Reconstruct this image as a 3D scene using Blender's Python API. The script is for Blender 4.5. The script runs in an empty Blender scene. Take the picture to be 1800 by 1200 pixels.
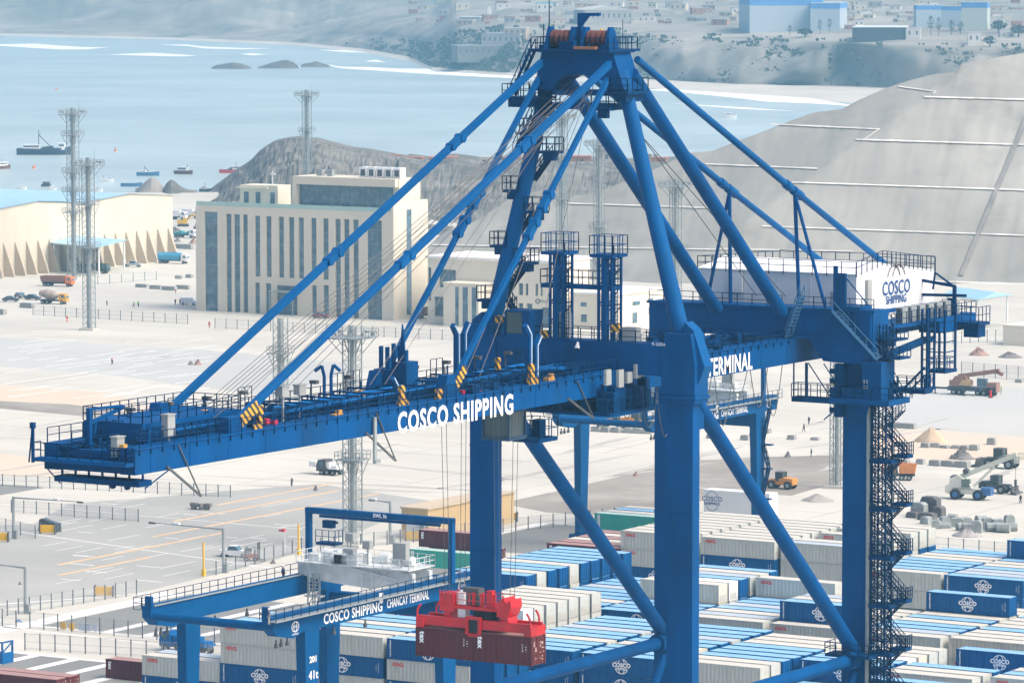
import bpy, math, random
from mathutils import Vector, Matrix
S = bpy.context.scene
COL = S.collection
R = random.Random(7)
rad = math.radians
# ---------------------------------------------------------------- camera
F, H, YAW, PIT = 8000.0, 97.5, rad(31.3), math.atan(710/8000.0)
cd = bpy.data.cameras.new('camera'); cam = bpy.data.objects.new('camera', cd); COL.objects.link(cam)
cd.sensor_width = 36; cd.lens = 160; cd.clip_start = 1; cd.clip_end = 30000
cam.location = (0, 0, H); cam.rotation_euler = (math.pi/2-PIT, 0, YAW)
S.camera = cam
# ---------------------------------------------------------------- light
SUN_EL, SUN_AZ = 50, 82            # azimuth clockwise from +Y
w = bpy.data.worlds.new('World'); S.world = w; w.use_nodes = True
nt = w.node_tree; bg = nt.nodes['Background']
sk = nt.nodes.new('ShaderNodeTexSky'); sk.sky_type = 'NISHITA'; sk.sun_disc = False
sk.sun_elevation = rad(SUN_EL); sk.sun_rotation = rad(SUN_AZ); sk.dust_density = 7; sk.air_density = .75; sk.ozone_density = .6
nt.links.new(sk.outputs[0], bg.inputs[0]); bg.inputs[1].default_value = 0.15
sd = bpy.data.lights.new('sun', 'SUN'); sun = bpy.data.objects.new('sun', sd); COL.objects.link(sun)
sd.energy = 0.52; sd.angle = rad(28); sd.color = (1, .94, .82)
sdir = Vector((math.sin(rad(SUN_AZ))*math.cos(rad(SUN_EL)), math.cos(rad(SUN_AZ))*math.cos(rad(SUN_EL)), math.sin(rad(SUN_EL))))
sun.rotation_euler = sdir.to_track_quat('Z', 'Y').to_euler(); sun.location = (-200, 400, 300)
S.view_settings.view_transform = 'Standard'; S.view_settings.look = 'None'
S.view_settings.exposure = 0.95; S.view_settings.gamma = 1
S.render.engine = 'CYCLES'
# ---------------------------------------------------------------- a pixel of the photo (1800 wide) to a place
_fw = Vector((-math.sin(YAW)*math.cos(PIT), math.cos(YAW)*math.cos(PIT), -math.sin(PIT)))
_rt = Vector((math.cos(YAW), math.sin(YAW), 0)); _up = _rt.cross(_fw); _C = Vector((0, 0, H))
def ray(x, y): return _fw + _rt*((x-900)/F) - _up*((y-600)/F)
def G(x, y, z=0.0):
    d = ray(x, y); return _C + d*((z-H)/d.z)
def QX(x, y, X):
    d = ray(x, y); return _C + d*(X/d.x)
def QY(x, y, Y):
    d = ray(x, y); return _C + d*(Y/d.y)
def DP(x, y, dep): return _C + ray(x, y)*dep
def ppm(y): return (y+110)/H          # pixels per metre for a thing standing on the ground at row y
# ---------------------------------------------------------------- materials
def lin(c):
    return tuple(((v/255)/12.92 if v/255 <= .04045 else ((v/255+.055)/1.055)**2.4) for v in c)
MT = {}
def M(name, rgb, rough=.55, var=.1, scale=.6, metal=0, alpha=1, spec=.5, bump=0, dirt=None, dirt_amt=.5, dscale=.25, stretch=None):
    """procedural paint / concrete / rock: rgb is linear base colour"""
    if name in MT: return MT[name]
    m = bpy.data.materials.new(name); m.use_nodes = True; n = m.node_tree; L = n.links
    b = n.nodes['Principled BSDF']; b.inputs['Roughness'].default_value = rough; b.inputs['Metallic'].default_value = metal
    b.inputs['Specular IOR Level'].default_value = spec
    tc = n.nodes.new('ShaderNodeTexCoord'); src = tc.outputs['Object']
    if stretch:
        mp = n.nodes.new('ShaderNodeMapping'); mp.inputs['Scale'].default_value = stretch; L.new(src, mp.inputs[0]); src = mp.outputs[0]
    nz = n.nodes.new('ShaderNodeTexNoise'); nz.inputs['Scale'].default_value = scale; nz.inputs['Detail'].default_value = 6; nz.inputs['Roughness'].default_value = .6
    L.new(src, nz.inputs['Vector'])
    rp = n.nodes.new('ShaderNodeValToRGB'); L.new(nz.outputs[0], rp.inputs[0])
    rp.color_ramp.elements[0].position = .3; rp.color_ramp.elements[1].position = .7
    rp.color_ramp.elements[0].color = tuple(max(0, c*(1-var)) for c in rgb)+(1,)
    rp.color_ramp.elements[1].color = tuple(min(1, c*(1+var)) for c in rgb)+(1,)
    out = rp.outputs[0]
    if dirt:
        n2 = n.nodes.new('ShaderNodeTexNoise'); n2.inputs['Scale'].default_value = dscale; n2.inputs['Detail'].default_value = 8; n2.inputs['Roughness'].default_value = .65
        L.new(src, n2.inputs['Vector'])
        r2 = n.nodes.new('ShaderNodeValToRGB'); r2.color_ramp.elements[0].position = .48; r2.color_ramp.elements[1].position = .68
        r2.color_ramp.elements[1].color = (dirt_amt,)*3+(1,); L.new(n2.outputs[0], r2.inputs[0])
        mx = n.nodes.new('ShaderNodeMix'); mx.data_type = 'RGBA'; L.new(r2.outputs[0], mx.inputs[0]); L.new(out, mx.inputs[6]); mx.inputs[7].default_value = tuple(dirt)+(1,)
        out = mx.outputs[2]
    L.new(out, b.inputs['Base Color'])
    if bump:
        bp = n.nodes.new('ShaderNodeBump'); bp.inputs['Strength'].default_value = bump; bp.inputs['Distance'].default_value = .3
        L.new(nz.outputs[0], bp.inputs['Height']); L.new(bp.outputs[0], b.inputs['Normal'])
    if alpha < 1: b.inputs['Alpha'].default_value = alpha
    MT[name] = m; return m
BLUE = M('crane_blue_paint', (.0, .060, .205), .5, .16, .35, spec=.05, dirt=(.006, .042, .12), dirt_amt=.6, dscale=.22, stretch=(1, 1, .3))
BLUE_D = M('dark_blue_steel', (.0, .034, .115), .5, .2, .6, spec=.06)
BLUE_S = M('stay_blue_paint', (.0, .073, .23), .48, .10, .3, spec=.08)
RAILM = M('handrail_steel', (.0, .022, .075), .5, .1, spec=.06)
WHITE = M('white_paint', (.72, .74, .75), .45, .05, .5)
LETTER = M('white_lettering', (.85, .86, .87), .5, .02)
HOUSE = M('machinery_house_cladding', (.66, .69, .70), .45, .04, .4, dirt=(.5, .53, .54), dirt_amt=.4, dscale=.3)
GREY = M('grey_cabinet', (.30, .32, .32), .5, .08)
LGREY = M('galvanised_steel', (.27, .305, .315), .5, .15, 1.2, metal=.2)
DGREY = M('dark_grey_steel', (.07, .075, .08), .6, .2)
BLACK = M('black_rubber', (.018, .018, .02), .75, .2, 2)
ROPE = M('wire_rope', (.06, .06, .065), .55, .1)
GLASS = M('window_glass', (.05, .115, .17), .12, .45, .45, spec=.8, dirt=(.20, .29, .34), dirt_amt=.6, dscale=.5)
GLASSC = M('cab_glass', (.014, .04, .048), .1, .2, .8, spec=.8)
RED = M('spreader_red', (.55, .008, .012), .4, .12, .8, dirt=(.22, .006, .01), dirt_amt=.6)
ORANGE = M('orange_paint', (.62, .17, .03), .5, .15)
YELLOW = M('safety_yellow', (.72, .42, .02), .5, .1)
CREAM = M('cream_render', (.60, .555, .455), .75, .05, .15, dirt=(.50, .455, .37), dirt_amt=.4, dscale=.06)
CREAM_L = M('cream_render_light', (.68, .63, .52), .75, .05, .15)
SKIN = M('skin', (.32, .18, .11), .6, .05)
def hazard(name='hazard_stripes', sc=.85):
    if name in MT: return MT[name]
    m = bpy.data.materials.new(name); m.use_nodes = True; n = m.node_tree; b = n.nodes['Principled BSDF']; b.inputs['Roughness'].default_value = .5
    tc = n.nodes.new('ShaderNodeTexCoord'); wv = n.nodes.new('ShaderNodeTexWave'); wv.bands_direction = 'DIAGONAL'; wv.inputs['Scale'].default_value = sc
    n.links.new(tc.outputs['Object'], wv.inputs['Vector']); rp = n.nodes.new('ShaderNodeValToRGB'); rp.color_ramp.interpolation = 'CONSTANT'
    rp.color_ramp.elements[0].color = (.03, .03, .035, 1); rp.color_ramp.elements[1].color = (.62, .33, .03, 1); rp.color_ramp.elements[1].position = .48
    n.links.new(wv.outputs[0], rp.inputs[0]); n.links.new(rp.outputs[0], b.inputs['Base Color']); MT[name] = m; return m
HAZ = hazard()
# ---------------------------------------------------------------- mesh builder
class MB:
    def __init__(s, off=(0, 0, 0)): s.v = []; s.f = []; s.m = []; s.mi = 0; s.off = Vector(off)
    def add(s, vs, fs):
        b = len(s.v); s.v += [tuple(Vector(p)-s.off) for p in vs]; s.f += [tuple(i+b for i in f) for f in fs]; s.m += [s.mi]*len(fs); return s
    def box(s, x0, x1, y0, y1, z0, z1):
        return s.add([(x0, y0, z0), (x1, y0, z0), (x1, y1, z0), (x0, y1, z0), (x0, y0, z1), (x1, y0, z1), (x1, y1, z1), (x0, y1, z1)],
                     [(0, 3, 2, 1), (4, 5, 6, 7), (0, 1, 5, 4), (1, 2, 6, 5), (2, 3, 7, 6), (3, 0, 4, 7)])
    def cbox(s, x, y, z, dx, dy, dz): return s.box(x-dx/2, x+dx/2, y-dy/2, y+dy/2, z, z+dz)
    def rbox(s, x, y, z, dx, dy, dz, rz=0, tilt=0):
        mt = Matrix.Translation((x, y, z)) @ Matrix.Rotation(rz, 4, 'Z') @ Matrix.Rotation(tilt, 4, 'Y')
        p = [(-dx/2, -dy/2, 0), (dx/2, -dy/2, 0), (dx/2, dy/2, 0), (-dx/2, dy/2, 0)]
        vs = [mt @ Vector(a) for a in p]+[mt @ Vector((a[0], a[1], dz)) for a in p]
        return s.add(vs, [(0, 3, 2, 1), (4, 5, 6, 7), (0, 1, 5, 4), (1, 2, 6, 5), (2, 3, 7, 6), (3, 0, 4, 7)])
    def bar(s, p, q, a, b=None, up=(0, 0, 1)):
        b = b or a; p = Vector(p); q = Vector(q); d = (q-p).normalized(); u = Vector(up)
        if abs(d.dot(u)) > .98: u = Vector((0, 1, 0))
        x = d.cross(u).normalized(); y = x.cross(d).normalized(); vs = []
        for c in (p, q):
            for i, j in ((-1, -1), (1, -1), (1, 1), (-1, 1)): vs.append(c+x*(i*a/2)+y*(j*b/2))
        return s.add(vs, [(0, 3, 2, 1), (4, 5, 6, 7), (0, 1, 5, 4), (1, 2, 6, 5), (2, 3, 7, 6), (3, 0, 4, 7)])
    def tube(s, p, q, r, r2=None, n=8, cap=True):
        r2 = r if r2 is None else r2; p = Vector(p); q = Vector(q); d = (q-p).normalized(); u = Vector((0, 0, 1))
        if abs(d.dot(u)) > .98: u = Vector((0, 1, 0))
        x = d.cross(u).normalized(); y = x.cross(d).normalized(); vs = []
        for c, rr in ((p, r), (q, r2)):
            for i in range(n):
                a = 2*math.pi*i/n; vs.append(c+x*(rr*math.cos(a))+y*(rr*math.sin(a)))
        fs = [(i, (i+1) % n, n+(i+1) % n, n+i) for i in range(n)]
        if cap: fs += [tuple(range(n-1, -1, -1)), tuple(range(n, 2*n))]
        return s.add(vs, fs)
    def path(s, pts, r, n=5):
        for a, b in zip(pts, pts[1:]): s.tube(a, b, r, n=n)
        return s
    def prism(s, poly, axis, a, b):
        def P(u, v, t): return {'x': (t, u, v), 'y': (u, t, v), 'z': (u, v, t)}[axis]
        n = len(poly); vs = [P(u, v, a) for u, v in poly]+[P(u, v, b) for u, v in poly]
        return s.add(vs, [tuple(range(n-1, -1, -1)), tuple(range(n, 2*n))]+[(i, (i+1) % n, n+(i+1) % n, n+i) for i in range(n)])
    def quad(s, a, b, c, d): return s.add([a, b, c, d], [(0, 1, 2, 3)])
    def wheel(s, x, y, z, r, wd, n=16, axis='y'):
        e = Vector((0, wd/2, 0)) if axis == 'y' else Vector((wd/2, 0, 0)); c = Vector((x, y, z)); s.tube(c-e, c+e, r, n=n)
        mi = s.mi; s.mi = mi+1; s.tube(c-e*1.04, c+e*1.04, r*.52, n=n); s.mi = mi; return s
    def rail(s, pts, h=1.1, sp=1.5, r=.035, rails=(1, .5), close=False):
        pts = [Vector(p) for p in pts]
        if close: pts.append(pts[0])
        for a, b in zip(pts, pts[1:]):
            L = (b-a).length; k = max(1, round(L/sp))
            for i in range(k+1):
                p = a.lerp(b, i/k); s.bar(p, p+Vector((0, 0, h)), r*2)
            for t in rails: s.bar(a+Vector((0, 0, h*t)), b+Vector((0, 0, h*t)), r*1.7)
        return s
    def build(s, name, mats, parent=None, smooth=False, loc=None):
        me = bpy.data.meshes.new(name); me.from_pydata(s.v, [], s.f)
        if not isinstance(mats, (list, tuple)): mats = [mats]
        for m in mats: me.materials.append(m)
        if len(mats) > 1: me.polygons.foreach_set('material_index', s.m)
        if smooth:
            me.polygons.foreach_set('use_smooth', [len(f) <= 4 for f in s.f])
            try: me.set_sharp_from_angle(angle=rad(40))
            except Exception: pass
        me.update()
        o = bpy.data.objects.new(name, me); COL.objects.link(o)
        if parent: o.parent = parent
        if loc is not None: o.location = loc
        return o
def tag(o, label=None, cat=None, group=None, kind=None):
    if label: o['label'] = label
    if cat: o['category'] = cat
    if group: o['group'] = group
    if kind: o['kind'] = kind
    return o
def thing(name, label, cat, loc=(0, 0, 0), rz=0, group=None):
    o = bpy.data.objects.new(name, None); COL.objects.link(o); o.location = loc; o.rotation_euler = (0, 0, rz)
    o.empty_display_size = .5
    return tag(o, label, cat, group)
def dup(root, loc, rz=None, label=None, group=None, drop=()):
    r = root.copy(); COL.objects.link(r); r.location = loc
    if rz is not None: r.rotation_euler = (0, 0, rz)
    if label: r['label'] = label
    if group: r['group'] = group
    for ch in list(root.children):
        if ch.name.split('.')[0] in drop: continue
        c = ch.copy(); COL.objects.link(c); c.parent = r
        for g in ch.children:
            d = g.copy(); COL.objects.link(d); d.parent = c
    return r
_tc = {}
def text_mesh(txt, size, bold=.0, ext=.0, narrow=1.0):
    k = (txt, size, bold, narrow)
    if k not in _tc:
        cu = bpy.data.curves.new('lettering', 'FONT'); cu.body = txt; cu.size = size; cu.offset = bold; cu.resolution_u = 3; cu.space_character = 1.0+min(.16, bold*1.9); cu.align_x = 'CENTER'; cu.align_y = 'CENTER'
        o = bpy.data.objects.new('lettering', cu); COL.objects.link(o); bpy.context.view_layer.update()
        me = bpy.data.meshes.new_from_object(o.evaluated_get(bpy.context.evaluated_depsgraph_get()))
        vs = [(v.co.x*narrow, v.co.y) for v in me.vertices]; fs = [tuple(p.vertices) for p in me.polygons]
        bpy.data.objects.remove(o); bpy.data.meshes.remove(me); _tc[k] = (vs, fs)
    return _tc[k]
def put_text(mb, txt, size, origin, xdir, ydir, bold=0, narrow=1.0):
    vs, fs = text_mesh(txt, size, bold, 0, narrow); o = Vector(origin); x = Vector(xdir); y = Vector(ydir)
    mb.add([o+x*a+y*b for a, b in vs], fs); return mb
def ring(mb, o, x, y, rx, ry, t, a0=0, a1=360, n=24):
    """flat elliptical arc band in the plane (x, y)"""
    o = Vector(o); x = Vector(x); y = Vector(y); vs = []; fs = []
    for i in range(n+1):
        a = rad(a0+(a1-a0)*i/n); c, q = math.cos(a), math.sin(a)
        vs += [o+x*(rx*c)+y*(ry*q), o+x*((rx-t)*c)+y*((ry-t)*q)]
        if i: b = 2*i; fs.append((b-2, b, b+1, b-1))
    return mb.add(vs, fs)
# ================================================================ SHIP-TO-SHORE CRANE
CX, CY = -212.1, 360.8
CB = Vector((CX, CY, 0))
def LU(px, py, u): return QX(px, py, CX+u)-CB
def LV(px, py, v): return QY(px, py, CY+v)-CB
crane = thing('ship_to_shore_crane', 'huge blue ship-to-shore container crane with long boom, A-frame top and white machinery house', 'crane', CB)
def cp(name, mb, mats=BLUE, parent=None, smooth=False): return mb.build(name, mats, parent or crane, smooth)
BC = .3                                           # boom centre line
# ---- legs
for u0, u1 in ((-11.9, -9.2), (9.3, 12.0)):
    for v0, v1, top in ((0, 1.3, 60.6), (35.2, 36.5, 61.2)):
        m = MB(); m.box(u0, u1, v0, v1, 0, top)
        for z in (14, 27, 40, 50): m.box(u0-.03, u1+.03, v0-.03, v1+.03, z, z+.14)
        cp('leg', m)
# ---- waterside portal beam with end joints
m = MB(); m.box(-9.2, 9.3, -.25, 1.9, 57.6, 60.5); cp('portal_beam', m)
pb = crane.children[-1]
for s, u in ((-1, -10.5), (1, 10.65)):
    m = MB()
    m.prism([(u-1.75, 55.2), (u+1.75, 55.2), (u+1.75, 58.9), (u+1.3, 61.6), (u-1.3, 61.6), (u-1.75, 58.9)], 'y', -.4, 2.1)
    m.box(u-1.9, u+1.9, -.55, 2.25, 55.6, 55.85)
    cp('leg_joint', m)
m = MB(); m.prism([(12.0, 55.9), (13.1, 58.6), (11.9, 61.9), (11.0, 62.6), (10.6, 60)], 'y', .2, 1.7); cp('pylon_bracket', m, BLUE_S)
m = MB(); m.prism([(-12.3, 56.5), (-12.6, 59), (-11.7, 61.9), (-10.8, 62.6), (-10.4, 60)], 'y', .2, 1.7); cp('pylon_bracket', m, BLUE_S)
# ---- landside portal beam, haunched, with an opening
m = MB(); m.prism([(-12, 61.3), (-12, 57.2), (-9, 58.5), (6, 58.4), (7.6, 56.2), (13.0, 56.0), (13.0, 61.3)], 'y', 34.2, 37.6)
m.box(-12.2, 13.2, 34.0, 34.2, 61.1, 61.35); m.box(-9, 7, 33.9, 34.2, 58.35, 58.6)
cp('portal_beam', m); lb = crane.children[-1]
r = MB(); r.rail([(-12, 34.2, 61.35), (3, 34.2, 61.35)], sp=1.6); r.rail([(5.2, 34.2, 61.35), (13.1, 34.2, 61.35)], sp=1.3)
cp('handrail', r, RAILM, lb)
# ---- stairs on the landside beam
def stair(p, q, wdt, n, side=(0, 1, 0)):
    p = Vector(p); q = Vector(q); e = Vector(side)*wdt/2; mm = MB()
    for k in (-1, 1): mm.bar(p+e*k, q+e*k, .07, .28)
    for i in range(n):
        c = p.lerp(q, (i+.5)/n); d = (q-p); d.z = 0; d.normalize(); mm.bar(c-e, c+e, .3, .05)
    for k in (-1, 1):
        mm.bar(p+e*k+Vector((0, 0, 1)), q+e*k+Vector((0, 0, 1)), .07)
        for i in range(5):
            c = p.lerp(q, i/4)+e*k; mm.bar(c, c+Vector((0, 0, 1)), .06)
    return mm
LG = M('stair_tread_grating', (.05, .16, .30), .5, .1)
a, b = LV(1383, 600, 33.2), LV(1410, 520, 33.2); cp('stair', stair(a, b, 1.0, 13, (0, 1, 0)), LG)
a, b = LV(1537, 590, 37.9), LV(1512, 545, 37.9); a, b = Vector((13.6, 34.6, 56.6)), Vector((9.2, 33.4, 61.3)); cp('stair', stair(a, b, 1.0, 12, (0, 1, 0)), LG)
# ---- diagonal braces and horizontal tubes of the two side frames
for u in (-10.6, 10.8):
    m = MB(); m.tube((u, 2.5, 55.3), (u, 35.6, 27.2), .72, n=18); m.box(u-.5, u+.5, 1.32, 3.4, 52.6, 55.1); cp('diagonal_brace', m, smooth=True)
    m = MB(); m.tube((u, 1, 26.9), (u, 35.4, 26.9), .64, n=18); m.tube((u, 33.4, 26.9), (u, 35.3, 26.9), .95, .95, n=18); cp('horizontal_brace', m, smooth=True)
    m = MB(); m.tube((u, 34.9, 25.6), (u, 20, 4), .5, n=14); cp('knee_brace', m, smooth=True)
m = MB(); m.box(8.6, 13.4, 33.0, 35.2, 27.3, 27.6); m.rail([(13.4, 35.2, 27.6), (13.4, 33, 27.6), (8.6, 33, 27.6), (8.6, 35.2, 27.6)], sp=1.1); cp('brace_platform', m, BLUE_D)
m = MB(); m.bar((10.8, 31.6, 30.4), (10.8, 33.6, 28.7), .12, 1.0); cp('hazard_panel', m, HAZ)
# ---- apex frame
AZ = 84.9
for u0, u1 in ((-10.3, -4.0), (10.5, 3.55)):
    m = MB(); m.tube((u0, 1.0, 60.4), (u1, 1.5, 85.2), .80, .66, n=22)
    for t in (.2, .5, .8):
        c = Vector((u0, 1, 60.4)).lerp(Vector((u1, 1.5, 85.2)), t); d = Vector((u1-u0, .5, 24.8)).normalized(); rr = .80-.14*t+.03; m.tube(c-d*.06, c+d*.06, rr, n=22)
    cp('pylon', m, BLUE_S, smooth=True)
for u in (-3.3, 4.0):
    m = MB(); m.tube((u, 2.6, 85.0), (u, 32.4, 60.9), .66, .66, n=18); cp('back_strut', m, smooth=True)
for u in (-3.3, 4.0):
    m = MB(); P0, P1, P2 = Vector((u, 3.6, 86.3)), Vector((u, 34.7, 72.75)), Vector((u, 55, 64.2))
    m.tube(P0, P1, .34, n=12); m.tube(P1, P2, .32, n=12)
    d = (P1-P0).normalized(); m.tube(P1-d*1.9, P1-d*1.0, .46, n=12); m.tube(P1-d*.2, P1+(P2-P1).normalized()*1.6, .46, n=12)
    cp('back_stay', m, BLUE_S, smooth=True)
    f = 1 if u > 0 else -1
    m = MB(); m.tube((u, 34.9, 72.4), (u+.2*f, 35.6, 61.3), .2, n=8); m.tube((u, 34.9, 72.4), (u+3.0*f, 35.8, 61.3), .17, n=8); cp('stay_prop', m, smooth=True)
def stay(top, bot, joints, name='fore_stay', wd=.46):
    top = Vector(top); bot = Vector(bot); m = MB(); d = (bot-top).normalized()
    m.bar(top, bot, wd*.8, .40); m.bar(top+Vector((0, 0, .25)), bot+Vector((0, 0, .25)), wd*1.1, .08); m.bar(top-Vector((0, 0, .25)), bot-Vector((0, 0, .25)), wd*1.1, .08)
    o = cp(name, m, BLUE_S)
    for t in joints:
        j = MB(); c = top.lerp(bot, t); j.bar(c-d*1.1, c+d*1.1, .6, .66); j.tube(c-d*.8+Vector((-.42, 0, 0)), c-d*.8+Vector((.42, 0, 0)), .42, n=12)
        j.tube(c+d*.9+Vector((-.4, 0, 0)), c+d*.9+Vector((.4, 0, 0)), .36, n=12)
        cp('pin_joint', j, BLUE_S, o)
    return o
for u in (-3.3, 4.0):
    so = stay((u, -1.4, 86.0), (u, -61.6, 58.6), (.245, .575))
    si = stay((u, -1.9, 84.5), (u, -29.0, 58.4), (.40, .49), wd=.36)
    h = MB(); p = Vector((u, -1.4, 86)).lerp(Vector((u, -61.6, 58.6)), .955); q = Vector((u, -1.4, 86)).lerp(Vector((u, -61.6, 58.6)), .995)
    if u > 0: h.bar(p+Vector((.5, 0, 0)), q+Vector((.5, 0, 0)), .1, .95); cp('hazard_panel', h, HAZ, so)
    h = MB(); p = Vector((u, -1.9, 84.5)).lerp(Vector((u, -29, 58.4)), .925); q = Vector((u, -1.9, 84.5)).lerp(Vector((u, -29, 58.4)), .99)
    if u > 0: h.bar(p+Vector((.42, 0, 0)), q+Vector((.42, 0, 0)), .1, .8); cp('hazard_panel', h, HAZ, si)
# apex cross beam with arched underside
arch = [(-5.0, 83.4), (-4.2, 87.0), (3.4, 87.0), (4.6, 83.6), (3.2, 83.6)]
for i in range(11):
    t = math.pi*i/10; arch.append((BC-.4+2.9*math.cos(t), 83.5+1.5*math.sin(t)))
arch.append((-4, 83.4))
m = MB(); m.prism(arch, 'y', .2, 3.4); m.box(-4.5, 3.6, -.2, 3.9, 86.95, 87.05); m.box(-3.3, 3.2, .6, 3.2, 83.0, 83.5)
m.box(-3.6, 3.2, .9, 2.9, 81.7, 82.3)
cp('apex_beam', m)
ap = crane.children[-1]
r = MB(); r.rail([(-4.6, -1.0, 87.25), (3.6, -1.0, 87.25), (3.6, 4.4, 87.25), (-4.6, 4.4, 87.25)], sp=1.0, close=True)
m = MB(); m.box(-4.8, 3.8, -1.2, 4.6, 87.05, 87.27)
o = cp('apex_platform', m, BLUE_D); cp('handrail', r, RAILM, o)
# lower wing platforms beside the apex
for nm, (u0, u1, v0, v1, z) in {'l': (-7.0, -4.0, -2.2, 2.6, 82.6), 'r': (3.4, 5.3, -.4, 3.4, 83.2), 'c': (1.8, 3.6, -.9, .2, 81.7)}.items():
    m = MB(); m.box(u0, u1, v0, v1, z, z+.25); m.box(u0+.4, u1-.4, v0+.4, v1-.2, z-.7, z); o = cp('wing_platform', m, BLUE_D)
    r = MB(); r.rail([(u0, v0, z+.25), (u1, v0, z+.25), (u1, v1, z+.25), (u0, v1, z+.25)], sp=1.0, h=1.2, close=True); cp('handrail', r, RAILM, o)
cp('stair', stair((-6.6, -1.0, 82.9), (-4.4, -1.0, 87.2), .9, 11, (0, 1, 0)), BLUE_D)
cp('stair', stair((-4.2, -1.2, 81.2), (-6.2, -1.2, 77.6), .8, 8, (0, 1, 0)), BLUE_D)
# sheaves, winch frames, davit, masts on the apex
SHV = M('rusty_red_sheave', (.13, .045, .04), .7, .35, 2)
for u in (-3.0, -2.5, -1.9, -1.4, .9, 1.4, 2.0, 2.5):
    m = MB(); m.tube((u-.13, .6, 88.2), (u+.13, .6, 88.2), .8, n=20); m.tube((u-.2, .6, 88.2), (u+.2, .6, 88.2), .22, n=10); cp('sheave', m, SHV, smooth=True)
m = MB()
for u in (-3.4, -.9, .4, 3.0): m.prism([(-.6, 87.2), (1.9, 87.2), (.9, 89.3), (.2, 89.3)], 'x', u-.14, u+.14)
for i in range(16): m.cbox(R.uniform(-4.2, 3.2), R.uniform(-.6, 3.6), 87.25, R.uniform(.3, 1.0), R.uniform(.3, 1), R.uniform(.3, 1.1))
cp('sheave_frame', m, BLUE)
m = MB(); m.bar((-.5, 1.0, 87.2), (-.5, 1.0, 90.5), .42); m.bar((-.7, 1.0, 90.4), (1.6, 1.0, 90.45), .3); m.prism([(-.3, 90.3), (.5, 90.3), (-.3, 89.4)], 'y', .9, 1.1); cp('service_davit', m, BLUE)
m = MB(); m.tube((-3.5, .4, 84), (-3.5, .4, 96.5), .08, .035, n=6); cp('lightning_mast', m, RAILM)
m = MB(); m.tube((-4.1, .4, 87), (-4.1, .4, 89.5), .05, n=5); m.tube((3.4, 2, 87), (3.4, 2, 90), .035, n=5); cp('aerial', m, RAILM)
m = MB(); m.box(.2, 2.5, -1.5, -1.0, 87.3, 87.55); cp('cable_tray', m, M('brown_cover', (.3, .12, .05)))
# ladder landings down the far pylon
for i, (px, py, dx) in enumerate(((962, 187, 1), (928, 232, -1), (968, 265, 1), (905, 333, -1), (943, 370, 1), (883, 430, -1), (925, 460, 1), (860, 525, -1))):
    p = LV(px, py, 1.2); m = MB(); m.box(p.x-.9, p.x+.9, .4, 2.0, p.z-.25, p.z); m.box(p.x-.5, p.x+.6, .6, 1.6, p.z-.9, p.z-.25); o = cp('ladder_landing', m, BLUE_D)
    r = MB(); r.rail([(p.x-.9, .4, p.z), (p.x+.9, .4, p.z), (p.x+.9, 2, p.z), (p.x-.9, 2, p.z)], sp=.8, h=1.25, close=True); cp('handrail', r, RAILM, o)
pts = [LV(*t, 1.3) for t in ((955, 215), (942, 258), (950, 278), (945, 330), (915, 385), (938, 375), (905, 470), (915, 475), (893, 530))]
for a, b in ((1, 2), (3, 5), (4, 6), (7, 8)):
    mm = MB()
    for k in (-.35, .35): mm.bar(pts[a]+Vector((0, k, 0)), pts[b]+Vector((0, k, 0)), .08)
for (xa, ya, xb, yb) in ((968, 275, 938, 318), (935, 378, 905, 420), (920, 470, 890, 520), (925, 468, 893, 512), (905, 540, 868, 590), (890, 520, 905, 548)):
    a, b = LV(xa, ya, 2.0), LV(xb, yb, 2.0); cp('access_ladder', stair(a, b, .7, 14, (0, 1, 0)), RAILM)
# ---- boom and bridge girders
VT, VE = -76.0, 56.0
for s in (-1, 1):
    m = MB(); ui, uo = sorted((BC+s*2.95, BC+s*4.4))
    m.box(ui, uo, VT, -.6, 55.9, 57.85); m.box(ui-.001, uo+.001, -.2, VE, 55.9, 58.25)
    m.box(ui-.12, uo+.12, VT, -.6, 57.85, 57.95); m.box(ui-.12, uo+.12, -.2, VE, 58.25, 58.35)
    for k in range(24):
        vv = VT+2+k*5.3; m.box(ui-.03, uo+.03, vv, vv+.08, 55.92, 57.84)
    cp('boom_girder', m); bg_ = crane.children[-1]
    f = uo+.06 if s > 0 else ui-.06
    r = MB()
    for (va, vb, zz) in ((-75.5, -1.2, 57.95), (-.2, 33, 58.35)):
        r.rail([(f, va, zz), (f, vb, zz)], sp=1.55, h=1.15, r=.034)
        k = va
        while k < vb: r.bar((f, k, zz-.55), (f, k, zz), .085); k += 1.55
    cp('handrail', r, RAILM, bg_)
    if s > 0:
        t = MB(); c = LU(803, 728, BC+4.47); put_text(t, 'COSCO SHIPPING', 2.42, (BC+4.47, c.y, c.z), (0, 1, 0), (0, 0, 1), bold=.07, narrow=.88); cp('boom_lettering', t, LETTER, bg_)
        t = MB(); c = LU(1281, 642, BC+4.47); put_text(t, 'TERMINAL', 2.3, (BC+4.47, c.y+.25, c.z), (0, 1, 0), (0, 0, 1), bold=.06, narrow=.77); cp('boom_lettering', t, LETTER, bg_); t = MB(); put_text(t, 'CHANCAY', 2.3, (BC+4.47, c.y-8.7, c.z), (0, 1, 0), (0, 0, 1), bold=.06, narrow=.68); cp('boom_lettering', t, LETTER, bg_)
v = VT+.4
while v < 54:
    m = MB(); m.box(BC-3, BC+3, v, v+.45, 57.0, 57.6); v += 7.5; cp('cross_tie', m)
m = MB(); m.box(BC-4.35, BC+4.35, VT-.02, VT+.9, 55.95, 56.9); cp('boom_end_beam', m, BLUE_D)  # darker blue here paints in the shade on the boom's front end
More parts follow.
